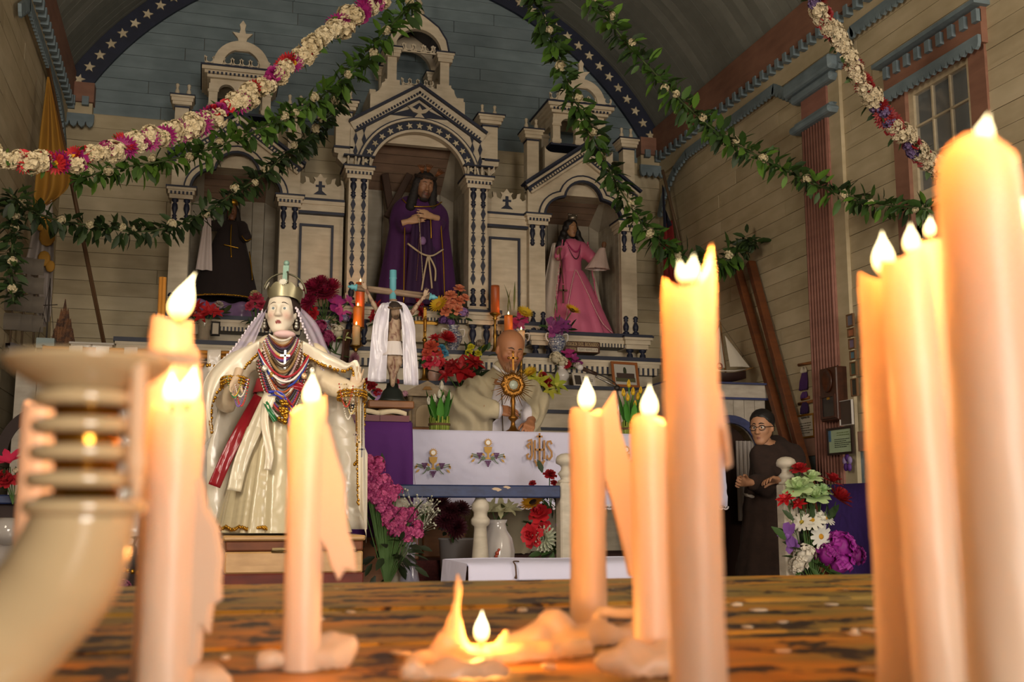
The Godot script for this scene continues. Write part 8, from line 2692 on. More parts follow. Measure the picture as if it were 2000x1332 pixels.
func wall_frame(called: String, label: String, category: String, ll: Array, lr: Array, ul: Array, frame_m: Material, w: float, paper: String) -> Node3D:
	var X := WALL_R - (0.035 if ll[0] < 1600 else 0.1)
	# upright on the wall: the sight lines only say where its corners are
	var a := at_x(ll[0], ll[1], X)
	var b := at_x(lr[0], lr[1], X)
	var c := at_x(ul[0], ul[1], X)
	var wide := absf(b.z - a.z)
	var zc := (a.z + b.z) * 0.5
	return framed(called, label, category, [Vector3(X, a.y, zc - wide * 0.5), Vector3(X, a.y, zc + wide * 0.5), Vector3(X, c.y, zc - wide * 0.5)], frame_m, w, paper)

# ---------- left side: flags, poles, banner, model ships ----------
func build_left_side() -> void:
	var pine := worn("varnished_pine", "b07a36", "946024", Vector3(3, 3, 3), 0.35, 0.8, 5.0, 181)
	# banner on a horizontal pole
	var bz := -4.9
	var pole := thing("banner_pole", "varnished wooden pole carrying the white banner", "pole", at_z(270, 690, bz))
	var s := tool()
	tube(s, [at_z(84, 684, bz) - pole.position, at_z(455, 694, bz) - pole.position], 0.019, 12)
	put(s, "rod", pine, pole)
	s = tool()
	tube(s, [at_z(318, 542, bz + 0.045) - pole.position, Vector3(at_z(318, 542, bz).x + 0.02, 0.0, bz + 0.045) - pole.position], [0.016, 0.021], 12)
	put(s, "upright", pine, pole)
	var ban := thing("white_banner", "white satin banner with gold fringe and black script", "banner", pole.position)
	var bw := func(px: float, py: float, dz := 0.0) -> Vector3: return at_z(px, py, bz + dz) - pole.position
	for px in [149, 201, 256, 418]:
		s = tool()
		thick_sheet(s, func(u: float, v: float) -> Vector3:
			var a := v * TAU * 0.75
			var c: Vector3 = bw.call(px + (u - 0.5) * 26.0, 687.0 + (px - 150) * 0.026)
			if v > 0.5:
				return c + Vector3(0, 0.024 - 0.024 - (v - 0.5) * 0.16, 0.022)
			return c + Vector3(0, sin(v * PI * 1.0 + 0.0) * 0.022, -cos(v * TAU) * 0.022), 4, 14, Vector3(0, 0, 0.002))
		put(s, "loop", satin("b9b0a4"), ban)
	s = tool()
	var ns := noise(1.2, 99, 2)
	thick_sheet(s, func(u: float, v: float) -> Vector3:
		var p: Vector3 = bw.call(lerpf(225, 424, u), lerpf(712, 1095, v) + 22.0 * sin(u * PI) * (v - 0.2) * -1.0)
		return p + Vector3(0, 0, 0.01 + 0.03 * ns.get_noise_2d(u * 3.0, v * 1.5)), 30, 24, Vector3(0, 0, -0.003))
	put(s, "cloth", satin("b3aca2"), ban)
	s = tool()
	braid(s, [bw.call(225, 712, 0.02), bw.call(330, 708, 0.02), bw.call(440, 716, 0.02)], 0.009)
	braid(s, [bw.call(225, 1098, 0.02), bw.call(260, 1118, 0.02), bw.call(330, 1110, 0.02), bw.call(440, 1100, 0.02)], 0.01)
	put(s, "gold_fringe", gold(), ban)
	lettering(ban, "d", 0.2, bw.call(282, 772, 0.045), mat("15120f", 0.7))
	lettering(ban, "la", 0.16, bw.call(240, 1080, 0.05), mat("15120f", 0.7))
	lettering(ban, "Virgen", 0.16, bw.call(345, 1078, 0.05), mat("15120f", 0.7))
	# yellow and white flag on a pole against the left wall
	var fl := at_z(105, 330, -7.4)
	var flag := thing("yellow_white_flag", "yellow and white flag hanging from a thin pole in the left corner", "flag", fl)
	var fw := func(px: float, py: float, dz := 0.0) -> Vector3: return at_z(px, py, -7.4 + dz) - fl
	s = tool()
	tube(s, [fw.call(92, 120, -0.3), fw.call(205, 680, -0.3)], 0.014, 8)
	put(s, "pole", mat("5a4028", 0.6), flag)
	for q in [[92, 150, 96, 170, 60, 470, 100, 470, "93691c", "yellow_cloth", [[92, 150], [80, 250], [68, 380], [62, 420]], [[96, 150], [122, 270], [138, 360], [95, 400]]], [0, 0, 0, 0, 0, 0, 0, 0, "9a9089", "white_cloth", [[72, 395], [58, 480], [48, 550], [85, 640]], [[102, 390], [106, 480], [104, 560], [100, 620]]]]:
		var l := []
		var r := []
		for p in q[10]:
			l.append(fw.call(p[0], p[1]))
		for p in q[11]:
			r.append(fw.call(p[0], p[1]))
		var lp := smooth_path(l, 6)
		var rp := smooth_path(r, 6)
		s = tool()
		thick_sheet(s, func(u: float, v: float) -> Vector3:
			var i := int(round(v * (lp.size() - 1)))
			return (lp[i] as Vector3).lerp(rp[i], u) + Vector3(0, 0, 0.035 * sin(u * 13.0 + v * 2.0) * minf(1.0, v * 3.0)), 28, lp.size() - 1, Vector3(0, 0, -0.003))
		put(s, q[9], cloth_mat(q[8], 0.8), flag)
	for q in [[88, 435, 0.04], [92, 462, 0.05], [86, 505, 0.04], [98, 520, 0.03], [80, 440, 0.03]]:
		s = tool()
		ball(s, fw.call(q[0], q[1], 0.045), Vector3(q[2], q[2] * 1.3, 0.012), 8)
		put(s, "yellow_emblem", cloth_mat("93691c", 0.8), flag)
	# red and navy flag in the right corner
	var rf := at_z(1315, 430, -8.55)
	var rflag := thing("red_navy_flag", "red, white and navy flag furled round a pole in the right corner", "flag", rf)
	var rw := func(px: float, py: float, dz := 0.0) -> Vector3: return at_z(px, py, -8.55 + dz) - rf
	s = tool()
	tube(s, [rw.call(1294, 332, 0.06), rw.call(1336, 505, 0.06)], 0.013, 7)
	put(s, "pole", mat("5a4632", 0.6), rflag)
	for q in [["12162a", "navy_cloth", 1293, 360, 1302, 430, 1296, 450, 1312, 440], ["6e1210", "red_cloth", 1296, 440, 1312, 430, 1296, 560, 1330, 580]]:
		s = tool()
		thick_sheet(s, func(u: float, v: float) -> Vector3:
			var a: Vector3 = rw.call(lerpf(q[2], q[6], v), lerpf(q[3], q[7], v))
			var b: Vector3 = rw.call(lerpf(q[4], q[8], v), lerpf(q[5], q[9], v))
			return a.lerp(b, u) + Vector3(0, 0, 0.03 * sin(u * 9.0)), 16, 10, Vector3(0, 0, -0.003))
		put(s, q[1], cloth_mat(q[0], 0.85), rflag)
	# shelf with model ships on the left
	var shelf := thing("side_altar_cabinet", "white boarded side cabinet with a dark arched panel on the left", "cabinet", Vector3(-0.56, 0.0, -6.9))
	var wp := worn("cupboard_paint", "", "", Vector3.ONE)
	for k in 9:
		slab(shelf, "board", Vector3(-0.5 + k * 0.115, 0.45, 0.0), Vector3(-0.388 + k * 0.115, 1.86, 0.02), wp)
	slab(shelf, "top", Vector3(-0.55, 1.86, -0.7), Vector3(0.62, 1.9, 0.08), mat("3a2216", 0.6))
	slab(shelf, "back", Vector3(-0.5, 0.45, -0.7), Vector3(0.52, 1.86, -0.02), wp)
	s = tool(true)
	var ac := at_z(95, 885, -6.86) - shelf.position
	ribbon(s, arc(Vector2(ac.x, ac.y), 0.22, 5, 185, 24), -0.06, 0.0, 0.02, 0.04)
	put(s, "dark_arch", mat("2a1812", 0.7), shelf)
	for q in [["model_frigate", "model frigate with rows of dark patched sails", 40, 700, 0.2, "22120e", 3], ["model_brig", "small model boat with a thin mast and grey sails", 88, 700, 0.09, "5a5048", 0], ["red_model_boat", "red and white model fishing boat on the shelf", 200, 700, 0.12, "6a1a12", -1], ["white_model_boat", "white model ferry on the shelf", 158, 698, 0.12, "8a8278", -1]]:
		var p := at_z(q[2], q[3], -7.0)
		p.y = 1.9
		var sh := thing(q[0], q[1], "model ship", p)
		s = tool()
		hull(s, q[4], 0.11, 0.075)
		put(s, "hull", mat(q[5], 0.6), sh).rotation.y = 0.9 if q[6] >= 0 else 1.3
		if q[6] > 0:
			for mx in [-0.06, 0.0, 0.06]:
				s = tool()
				tube(s, [Vector3(mx, 0.06, -mx * 0.4), Vector3(mx, 0.62, -mx * 0.4)], [0.007, 0.004], 6)
				put(s, "mast", mat("4a3a28", 0.6), sh)
				for k in 4:
					s = tool()
					var w := 0.11 - k * 0.012
					sheet(s, func(u: float, v: float) -> Vector3: return Vector3(mx + (u - 0.5) * w, 0.17 + k * 0.115 + v * 0.1, -mx * 0.4 + 0.02 + 0.025 * sin(v * PI)), 6, 6)
					put(s, "sail", cloth_mat("5f574d", 0.9), sh)
		elif q[6] == 0:
			s = tool()
			tube(s, [Vector3(0, 0.06, 0), Vector3(0.0, 0.5, 0)], [0.006, 0.003], 6)
			tube(s, [Vector3(-0.05, 0.33, 0), Vector3(0.05, 0.34, 0)], 0.003, 5)
			for e in [-0.05, 0.05]:
				tube(s, [Vector3(0, 0.47, 0), Vector3(e, 0.08, 0.02)], 0.0015, 4)
			put(s, "mast_and_rigging", mat("2a221c", 0.7), sh)
			slab(sh, "cabin", Vector3(-0.05, 0.07, -0.04), Vector3(0.05, 0.13, 0.04), mat("7d8a88", 0.6))
		else:
			slab(sh, "cabin", Vector3(-0.055, 0.06, -0.04), Vector3(0.055, 0.1, 0.05), mat("9a948a", 0.6))
			slab(sh, "wheelhouse_roof", Vector3(-0.065, 0.1, -0.05), Vector3(0.065, 0.112, 0.06), mat("a8a298", 0.6))
			slab(sh, "wheelhouse_window", Vector3(-0.045, 0.075, 0.05), Vector3(0.045, 0.092, 0.053), mat("2a3a40", 0.2))
	# tall brown patterned fan between the ships
	var fa := at_z(122, 700, -7.05)
	fa.y = 1.9
	var fan := thing("wicker_fan", "tall pointed fan of brown barred feathers on the left shelf", "ornament", fa)
	for k in 9:
		s = tool()
		petal(s, Transform3D(Basis(Vector3.BACK, (k - 4) * -0.02), Vector3((k - 4) * 0.013, 0, 0.004 * k)), 0.38 - absf(k - 4) * 0.06, 0.05, 0.02, 0.012, 0.1)
		put(s, "feather", worn("barred_feather", "6a4424", "2e1a0e", Vector3(9, 9, 9), 0.8, 2.2, 0.5, 191), fan)
	# low table edge, flowers and lace at the far left
	var lt := at_z(30, 975, -5.2)
	var bench := thing("blue_bench", "blue topped bench with a dark front at the left edge", "bench", Vector3(lt.x + 0.2, 0.45, -5.4))
	box_part(bench, "bench_top", Vector3(-0.5, lt.y - 0.45 - 0.02, -0.15), Vector3(0.55, lt.y - 0.45 + 0.02, 0.15), worn("blue_rail_paint", "", "", Vector3.ONE))
	box_part(bench, "bench_front", Vector3(-0.48, 0.0, -0.12), Vector3(0.53, lt.y - 0.45 - 0.02, 0.12), mat("2a1712", 0.7))
	bouquet("hibiscus_bouquet", "pink lily and red roses at the left edge", -5.15, Vector2(25, 985), [["lily", "b82048", 18, 905, 62], ["rose", "8e0c1a", 15, 940, 30], ["rose", "98101e", 40, 938, 30], ["rose", "8a0c18", 5, 930, 26], ["cluster", "c8b89a", 30, 920, 12]], 10, "2a4018", 34)
	s = tool()
	thick_sheet(s, func(u: float, v: float) -> Vector3: return Vector3((u - 0.5) * 0.42, -v * 0.2 + 0.012 * sin(u * 12.0), 0.03 * sin(u * 10.0) * v), 20, 6, Vector3(0, 0, -0.004))
	var lc := put(s, "white_cloth", cloth_mat("8f8780", 0.85))
	lc.position = at_z(30, 1045, -4.6)
	tag(lc, "crumpled white cloth low at the left edge", "cloth")
	bouquet("hydrangea_bouquet", "dull pink hydrangea under the white banner", -4.7, Vector2(232, 1190), [["cluster", "7a3a52", 222, 1145, 34], ["cluster", "6e3048", 240, 1148, 32], ["cluster", "6a2c44", 230, 1160, 30]], 10, "2a3a18", 24)
	var gb := at_z(15, 1050, -4.62)
	vase("crumpled_bag", "crumpled clear plastic bag at the left edge", gb, [[0.02, -0.03], [0.06, -0.01], [0.075, 0.03], [0.06, 0.06], [0.03, 0.075], [0.0, 0.07]], glass_mat("b8b2ac", 0.55), "bag")

# ---------- garlands ----------
func garland(called: String, label: String, pts: Array, leaves: int, leaf_px: float, spread: float, colors: Array, blossoms: Array, n_blossoms: int, bloom_px: float, vine_r := 0.006) -> void:
	var path := smooth_path(pts, 10)
	var base: Vector3 = path[path.size() / 2]
	var root := thing(called, label, "garland", base)
	var rel := []
	for p in path:
		rel.append(p - base)
	var s := tool()
	tube(s, rel, vine_r, 6)
	put(s, "vine", mat("3a4a22", 0.8), root)
	for k in leaves:
		var t := (k + rng.randf()) / leaves * (rel.size() - 1)
		var i := mini(int(t), rel.size() - 2)
		var p: Vector3 = (rel[i] as Vector3).lerp(rel[i + 1], t - i)
		var m := metres(p + base)
		var d: Vector3 = (rel[i + 1] - rel[i]).normalized()
		var out := Vector3(rng.randf_range(-1, 1), rng.randf_range(-1.1, 0.8), rng.randf_range(-1, 1))
		out = (out - d * out.dot(d)).normalized()
		var dir := (out + d * rng.randf_range(-0.6, 0.6) + Vector3(0, -0.25, 0)).normalized()
		var o := put(bloom("leaf"), "leaf", petal_mat(colors[rng.randi() % colors.size()]), root, p + out * spread * m * rng.randf_range(0.1, 1.0))
		o.basis = (Basis.looking_at(dir, Vector3(0.2, 1, 0.4)) * Basis(Vector3.BACK, rng.randf_range(-1.2, 1.2))).scaled(Vector3.ONE * leaf_px * m * rng.randf_range(0.75, 1.25))
	# smaller leaves between, past the count of single ones
	var many := MultiMesh.new()
	many.transform_format = MultiMesh.TRANSFORM_3D
	many.mesh = bloom("leaf")
	many.instance_count = leaves
	for k in leaves:
		var t := rng.randf() * (rel.size() - 1)
		var i := mini(int(t), rel.size() - 2)
		var p: Vector3 = (rel[i] as Vector3).lerp(rel[i + 1], t - i)
		var m := metres(p + base)
		var dir := Vector3(rng.randf_range(-1, 1), rng.randf_range(-1, 0.9), rng.randf_range(-1, 1)).normalized()
		many.set_instance_transform(k, Transform3D((Basis.looking_at(dir, Vector3(0.2, 1, 0.4)) * Basis(Vector3.BACK, rng.randf_range(-1.2, 1.2))).scaled(Vector3.ONE * leaf_px * m * rng.randf_range(0.55, 0.8)), p + dir * spread * m * 0.25))
	var mm := MultiMeshInstance3D.new()
	mm.name = "foliage"
	mm.multimesh = many
	mm.material_override = petal_mat(colors[0])
	root.add_child(mm)
	stuff(mm)
	for k in n_blossoms:
		var t := (k + rng.randf_range(0.1, 0.9)) / n_blossoms * (rel.size() - 1)
		var i := mini(int(t), rel.size() - 2)
		var p: Vector3 = (rel[i] as Vector3).lerp(rel[i + 1], t - i)
		var m := metres(p + base)
		var out := Vector3(rng.randf_range(-0.6, 0.4), rng.randf_range(-0.8, 0.6), rng.randf_range(0.2, 1.0)).normalized()
		var q: Array = blossoms[rng.randi() % blossoms.size()]
		flower(root, q[0], q[1], p + out * spread * m * 0.7, out, bloom_px * m * 0.5 * rng.randf_range(0.8, 1.2) * q[2], q[3] if q.size() > 3 else "")

func build_garlands() -> void:
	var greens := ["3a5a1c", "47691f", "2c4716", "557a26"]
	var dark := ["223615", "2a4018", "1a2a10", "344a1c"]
	var cream := ["cluster", "c9bc98", 1.0]
	var path := func(q: Array) -> Array:
		var r := []
		for p in q:
			r.append(at_z(p[0], p[1], p[2]))
		return r
	garland("flower_garland", "garland of white, red and magenta flowers from upper centre to the left edge", path.call([[-40, 290, -5.0], [60, 318, -5.1], [150, 312, -5.2], [240, 288, -5.35], [330, 262, -5.5], [400, 236, -5.6], [480, 195, -5.75], [560, 135, -5.9], [640, 72, -6.05], [700, 25, -6.15], [760, -20, -6.25]]), 90, 22, 14, greens, [["cluster", "cabb98", 1.0], ["cluster", "c2b28e", 1.1], ["cluster", "d0c3a2", 0.9], ["rose", "b0141e", 0.9], ["rose", "8a1260", 0.9], ["sunflower", "a81a20", 1.0, "d09a1a"], ["sunflower", "8a1460", 1.0, "c89a1a"], ["cluster", "8a2458", 0.8], ["cluster", "cabb98", 1.0], ["cluster", "c8ba96", 1.1]], 112, 46)
	garland("leaf_garland", "upper left leafy garland with small white flowers rising to the crown of the altarpiece", path.call([[150, 352, -6.6], [220, 330, -6.6], [300, 318, -6.6], [380, 300, -6.65], [460, 272, -6.7], [540, 236, -6.75], [600, 205, -6.8], [660, 165, -6.85], [710, 115, -6.9], [760, 55, -6.95], [815, -10, -7.0]]), 298, 31, 15, greens, [cream], 13, 22)
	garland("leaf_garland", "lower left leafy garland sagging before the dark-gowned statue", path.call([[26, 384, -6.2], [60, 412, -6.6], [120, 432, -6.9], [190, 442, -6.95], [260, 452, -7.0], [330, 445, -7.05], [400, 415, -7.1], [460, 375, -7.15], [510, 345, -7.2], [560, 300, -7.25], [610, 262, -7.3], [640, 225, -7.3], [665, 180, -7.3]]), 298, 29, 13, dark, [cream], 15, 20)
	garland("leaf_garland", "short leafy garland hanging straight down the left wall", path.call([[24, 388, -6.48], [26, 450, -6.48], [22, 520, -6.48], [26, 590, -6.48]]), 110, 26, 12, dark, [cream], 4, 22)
	garland("leaf_garland", "leafy garland crossing the right tower of the altarpiece", path.call([[1040, -20, -6.4], [1062, 40, -6.45], [1085, 100, -6.5], [1110, 165, -6.55], [1140, 230, -6.6], [1170, 290, -6.7], [1205, 360, -6.8], [1250, 430, -6.9], [1300, 482, -6.95], [1350, 512, -6.98], [1400, 512, -6.98], [1436, 492, -6.98]]), 295, 32, 15, ["2e4a18", "3a5a1c", "24391a", "47691f"], [cream], 11, 22)
	garland("leaf_garland", "leafy garland from the vault to the window", path.call([[1145, -20, -5.9], [1185, 35, -5.9], [1230, 90, -5.88], [1290, 155, -5.85], [1350, 215, -5.8], [1410, 265, -5.72], [1480, 305, -5.65], [1560, 345, -5.55], [1640, 378, -5.45], [1720, 398, -5.25], [1812, 408, -5.0]]), 298, 30, 14, ["2e4a18", "3a5a1c", "24391a", "557a26"], [cream], 12, 20)
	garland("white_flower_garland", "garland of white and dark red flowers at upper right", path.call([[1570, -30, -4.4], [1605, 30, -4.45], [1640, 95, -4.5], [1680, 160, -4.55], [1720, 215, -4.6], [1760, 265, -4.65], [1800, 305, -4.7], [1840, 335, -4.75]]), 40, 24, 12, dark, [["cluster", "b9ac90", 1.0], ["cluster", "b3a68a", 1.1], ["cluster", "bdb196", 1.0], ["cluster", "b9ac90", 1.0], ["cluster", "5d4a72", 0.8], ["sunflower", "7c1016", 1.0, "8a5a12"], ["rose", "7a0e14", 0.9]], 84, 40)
	# sprig fixed to the right wall where a garland ends
	garland("leaf_garland", "small bunch of leaves pinned to the right wall above the beams", [at_x(1438, 490, WALL_R - 0.16), at_x(1460, 468, WALL_R - 0.16), at_x(1474, 480, WALL_R - 0.14)], 40, 24, 16, dark, [cream], 1, 20)

# ---------- the candle table close to the lens ----------
const TABLE := 0.892
func board_paint(called: String, bright: float, seed_: int) -> StandardMaterial3D:
	if mats.has(called):
		return mats[called]
	var w := 512
	var im := Image.create(w, w, false, Image.FORMAT_RGB8)
	var chip := noise(0.014, seed_, 4)
	var grain := noise(0.03, seed_ + 3, 3)
	var fine := noise(0.11, seed_ + 5, 2)
	for y in w:
		for x in w:
			var c := chip.get_noise_2d(x * 0.95, y * 1.6) + 0.25 * fine.get_noise_2d(x, y)
			var g := grain.get_noise_2d(x * 0.35, y * 1.3)
			var paint := Color("cc861e").lerp(Color("a56f1e"), clampf(0.5 + g, 0, 1)).lerp(Color("7e7036"), clampf(0.35 + 1.6 * chip.get_noise_2d(x * 0.4 + 300.0, y * 0.8), 0, 0.75))
			var bare := Color("3a2412").lerp(Color("20140c"), clampf(0.5 + g * 1.2, 0, 1))
			im.set_pixel(x, y, paint.lerp(bare, smoothstep(bright, bright + 0.09, c)))
	var m := StandardMaterial3D.new()
	m.albedo_texture = ImageTexture.create_from_image(im)
	m.roughness = 0.42
	m.uv1_triplanar = true
	m.uv1_world_triplanar = true
	m.uv1_scale = Vector3(1.1, 1.1, 1.1)
	mats[called] = m
	return m

func wax_lump(called: String, label: String, pos: Vector3, blobs: Array, color := "d2bfa8") -> Node3D:
	var s := tool()
	var prims := []
	var lo := Vector3(9, 9, 9)
	var hi := -lo
	for b in blobs:
		prims.append(["e", b[0], b[1], 0.008])
		lo = lo.min(b[0] - b[1])
		hi = hi.max(b[0] + b[1])
	lo.y = 0.0
	var n := noise(28.0, 8, 2)
	blend(s, prims, lo - Vector3(0.01, 0.0, 0.01), hi + Vector3(0.01, 0.01, 0.01), 0.0042, Transform3D(), func(p: Vector3) -> float: return 0.009 * n.get_noise_3d(p.x, p.y, p.z))
	var o := put(s, called, wax_mat(color))
	o.position = pos
	tag(o, label, "wax")
	return o

# a burnt candle: uneven rim, wick, flame, and a curtain of run wax on one side
func votive(label: String, px: float, py: float, depth: float, r: float, flames: Array, spike: float, drip: Array, wax := "dcc6b0", lean := Vector3.ZERO) -> Node3D:
	var d := sight(px, py)
	var top := Vector3(0, EYE, 0) + d * depth
	var h := top.y - TABLE
	var root := thing("votive_candle", label, "candle", Vector3(top.x, TABLE, top.z))
	var n := noise(18.0, int(px), 2)
	var s := tool()
	var rows := 22
	sheet(s, func(u: float, v: float) -> Vector3:
		var a := u * TAU
		var rim := 0.004 * sin(a * 2.0 + px) + spike * pow(maxf(0.0, cos(a - 0.1)), 3.0)
		var y := v * (h + rim)
		var rr := r * (1.0 + 0.05 * n.get_noise_3d(cos(a) * 0.1, y * 1.2, sin(a) * 0.1) + 0.06 * exp(-y / 0.012))
		if v > 0.985:
			rr *= 0.93
		return Vector3(cos(a) * rr, y, sin(a) * rr) + lean * v, 28, rows, true)
	# melted pool below the rim
	sheet(s, func(u: float, v: float) -> Vector3:
		var a := u * TAU
		var rim := 0.004 * sin(a * 2.0 + px) + spike * pow(maxf(0.0, cos(a - 0.1)), 3.0)
		var rr := r * 0.93 * (1.0 - v)
		return Vector3(cos(a) * rr, lerpf(h + rim, h - 0.004, smoothstep(0.0, 0.35, v)), sin(a) * rr) + lean, 28, 6, true)
	put(s, "wax", wax_mat(wax), root)
	for q in flames:
		s = tool()
		tube(s, [Vector3(q[0], h - 0.006, q[1]), Vector3(q[0] + 0.0005, h + 0.004, q[1])], 0.0011, 6)
		put(s, "wick", mat("120c08", 0.9), root).position += lean
		flame(root, Vector3(q[0], h + 0.001, q[1]) + lean, q[2] * 1.2, q[2] * 0.56, Vector3(q[3], 0, 0), q[4] if q.size() > 4 else 0.0042)
	if drip.size():
		# outline in the plane facing the lens, given in candle radii and heights from the rim
		var poly := PackedVector2Array()
		for q in drip:
			poly.append(Vector2(q[0] * r, h - q[1]))
		s = tool()
		var face := Basis(right, Vector3.UP, -Vector3(fwd.x, 0, fwd.z).normalized())
		for k in 3:
			var shrunk := Geometry2D.offset_polygon(poly, -0.0014 * absf(k - 1))
			if shrunk.size():
				prism(s, shrunk[0], 0.004, Transform3D(face, face * Vector3(0, 0, (k - 1) * 0.0036)))
		put(s, "wax_run", wax_mat(wax), root)
	return root

func build_candle_table() -> void:
	var t := thing("candle_table", "weathered wooden table of orange painted boards full of wax", "table", Vector3(0.65, 0, -0.8))
	var paints := [board_paint("orange_board", 0.2, 3), board_paint("worn_board", 0.12, 11), board_paint("worn_board_two", 0.15, 23)]
	var zs := [[-1.72, -1.262, 0, 0.004], [-1.256, -0.95, 1, 0.0], [-0.944, -0.63, 2, -0.001], [-0.624, -0.32, 1, 0.0], [-0.314, 0.02, 2, 0.0]]
	for q in zs:
		box_part(t, "plank", Vector3(-1.3, TABLE - 0.035, q[0] + 0.8), Vector3(1.4, TABLE + q[3], q[1] + 0.8), paints[q[2]], 0.004)
	for q in [[-1.2, -0.85], [1.3, -0.85], [-1.2, 0.7], [1.3, 0.7]]:
		box_part(t, "leg", Vector3(q[0] - 0.035, 0, q[1] - 0.035), Vector3(q[0] + 0.035, TABLE - 0.036, q[1] + 0.035), paints[2])
	box_part(t, "apron", Vector3(-1.2, TABLE - 0.12, -0.9), Vector3(1.3, TABLE - 0.036, -0.88), paints[0])
	# wax crumbs on the boards
	var s := tool()
	for k in 150:
		var p := Vector3(rng.randf_range(-0.5, 1.3), TABLE + 0.001, rng.randf_range(-1.7, -0.55))
		ball(s, p, Vector3(rng.randf_range(0.003, 0.012), rng.randf_range(0.001, 0.004), rng.randf_range(0.003, 0.01)), 6, Basis(Vector3.UP, rng.randf() * TAU))
	var crumbs := put(s, "wax_crumbs", wax_mat("cbb89c"))
	crumbs.set_meta("kind", "stuff")
	tag(crumbs, "crumbs and drops of spilt wax on the table boards", "wax crumbs")
	# the candles
	votive("tall white candle behind the twin-flame candle", 336, 632, 0.76, 0.0150, [[0.004, 0, 0.030, 0.28]], 0.0, [[0.9, 0.012], [1.3, 0.02], [1.55, 0.06], [1.5, 0.12], [1.0, 0.16], [0.7, 0.05]])
	votive("white candle with twin flames and a long curtain of run wax", 347, 798, 0.68, 0.0160, [[-0.0035, 0, 0.019, -0.05], [0.0055, 0, 0.022, 0.15]], 0.0, [[0.7, 0.03], [1.1, 0.045], [1.3, 0.06], [1.75, 0.072], [2.0, 0.09], [1.95, 0.105], [2.0, 0.115], [1.7, 0.118], [1.6, 0.135], [1.35, 0.13], [1.3, 0.15], [1.0, 0.155], [0.8, 0.16], [0.7, 0.1]])
	votive("white candle with a ragged wax curtain before the satin skirt", 602, 800, 0.80, 0.0132, [[0.002, 0, 0.022, 0.02]], 0.014, [[0.6, 0.0], [1.2, 0.012], [1.7, 0.035], [2.1, 0.05], [2.3, 0.085], [2.7, 0.1], [2.8, 0.115], [2.3, 0.113], [1.9, 0.121], [1.5, 0.112], [1.2, 0.1], [0.7, 0.09]])
	votive("candle with a tall wax flag at the right end of the white low table", 1146, 806, 1.0, 0.0160, [[0.0, 0, 0.027, 0.0]], 0.0, [[0.7, 0.002], [1.2, -0.01], [1.6, -0.02], [1.75, -0.005], [1.9, 0.015], [2.5, 0.05], [3.1, 0.09], [3.3, 0.12], [2.9, 0.13], [2.7, 0.148], [2.2, 0.145], [1.9, 0.12], [1.3, 0.08], [0.7, 0.05]])
	votive("shorter white candle beside the tallest central candle", 1266, 822, 0.81, 0.0134, [[0.001, 0, 0.022, 0.03]], 0.0, [])
	votive("tall central candle with a melted spike and hanging drips", 1345, 556, 0.60, 0.0144, [[-0.002, -0.002, 0.011, -0.2], [0.003, -0.002, 0.014, 0.1]], 0.020, [[0.8, 0.05], [1.1, 0.06], [1.3, 0.08], [1.4, 0.098], [1.15, 0.1], [1.0, 0.08], [0.8, 0.08]])
	votive("tall candle left of the big right candle", 1722, 542, 0.68, 0.0142, [[0.002, 0, 0.024, 0.0]], 0.0, [])
	votive("candle half hidden behind the biggest candle", 1790, 505, 0.64, 0.0142, [[0.003, 0.003, 0.016, 0.0]], 0.006, [], "dcc6b0", Vector3(-0.008, 0, 0))
	votive("rearmost candle between the right candles", 1822, 468, 0.70, 0.0142, [[-0.002, 0, 0.012, 0.1]], 0.0, [])
	votive("biggest candle at the right, nearest the lens", 1907, 302, 0.42, 0.0152, [[0.003, 0, 0.0135, 0.25]], 0.0, [])
	votive("candle cut by the right edge", 2030, 462, 0.50, 0.0150, [[-0.007, 0, 0.018, -0.2]], 0.0, [])
	votive("candle behind the ringed holder", 82, 790, 0.85, 0.0140, [], 0.0, [])
	# burnt down stub with a torn collar of wax
	var sp := at_y(940, 1292, TABLE)
	var stub := thing("candle_stub", "candle burnt down to a torn collar of glowing wax", "candle", sp)
	s = tool()
	var cn := noise(30.0, 4, 2)
	blend(s, [["e", Vector3(0, 0.004, 0), Vector3(0.034, 0.008, 0.026), 0.008], ["c", Vector3(-0.014, 0.004, -0.002), Vector3(-0.019, 0.028, -0.002), 0.007, 0.005, 0.006], ["c", Vector3(-0.019, 0.028, -0.002), Vector3(-0.018, 0.062, -0.002), 0.005, 0.0025, 0.004], ["c", Vector3(-0.01, 0.006, 0), Vector3(-0.026, 0.016, 0.0), 0.006, 0.006, 0.006], ["c", Vector3(0.012, 0.006, 0), Vector3(0.02, 0.02, 0.0), 0.006, 0.004, 0.006], ["c", Vector3(-0.02, 0.004, 0.01), Vector3(0.05, 0.004, 0.006), 0.006, 0.007, 0.006], ["c", Vector3(-0.03, 0.003, 0.0), Vector3(-0.055, 0.003, 0.008), 0.008, 0.005, 0.006], ["c", Vector3(0.03, 0.004, 0.0), Vector3(0.085, 0.004, -0.01), 0.01, 0.007, 0.008]],
		Vector3(-0.075, 0.0, -0.045), Vector3(0.1, 0.075, 0.045), 0.003, Transform3D(), func(p: Vector3) -> float: return 0.004 * cn.get_noise_3d(p.x, p.y, p.z))
	put(s, "melted_wax", wax_mat("ecd0a0"), stub)
	s = tool()
	tube(s, [Vector3(0, 0.006, 0), Vector3(0, 0.017, 0)], 0.0011, 6)
	put(s, "wick", mat("120c08", 0.9), stub)
	flame(stub, Vector3(0, 0.013, 0), 0.024, 0.011, Vector3(0.02, 0, 0), 0.0036)
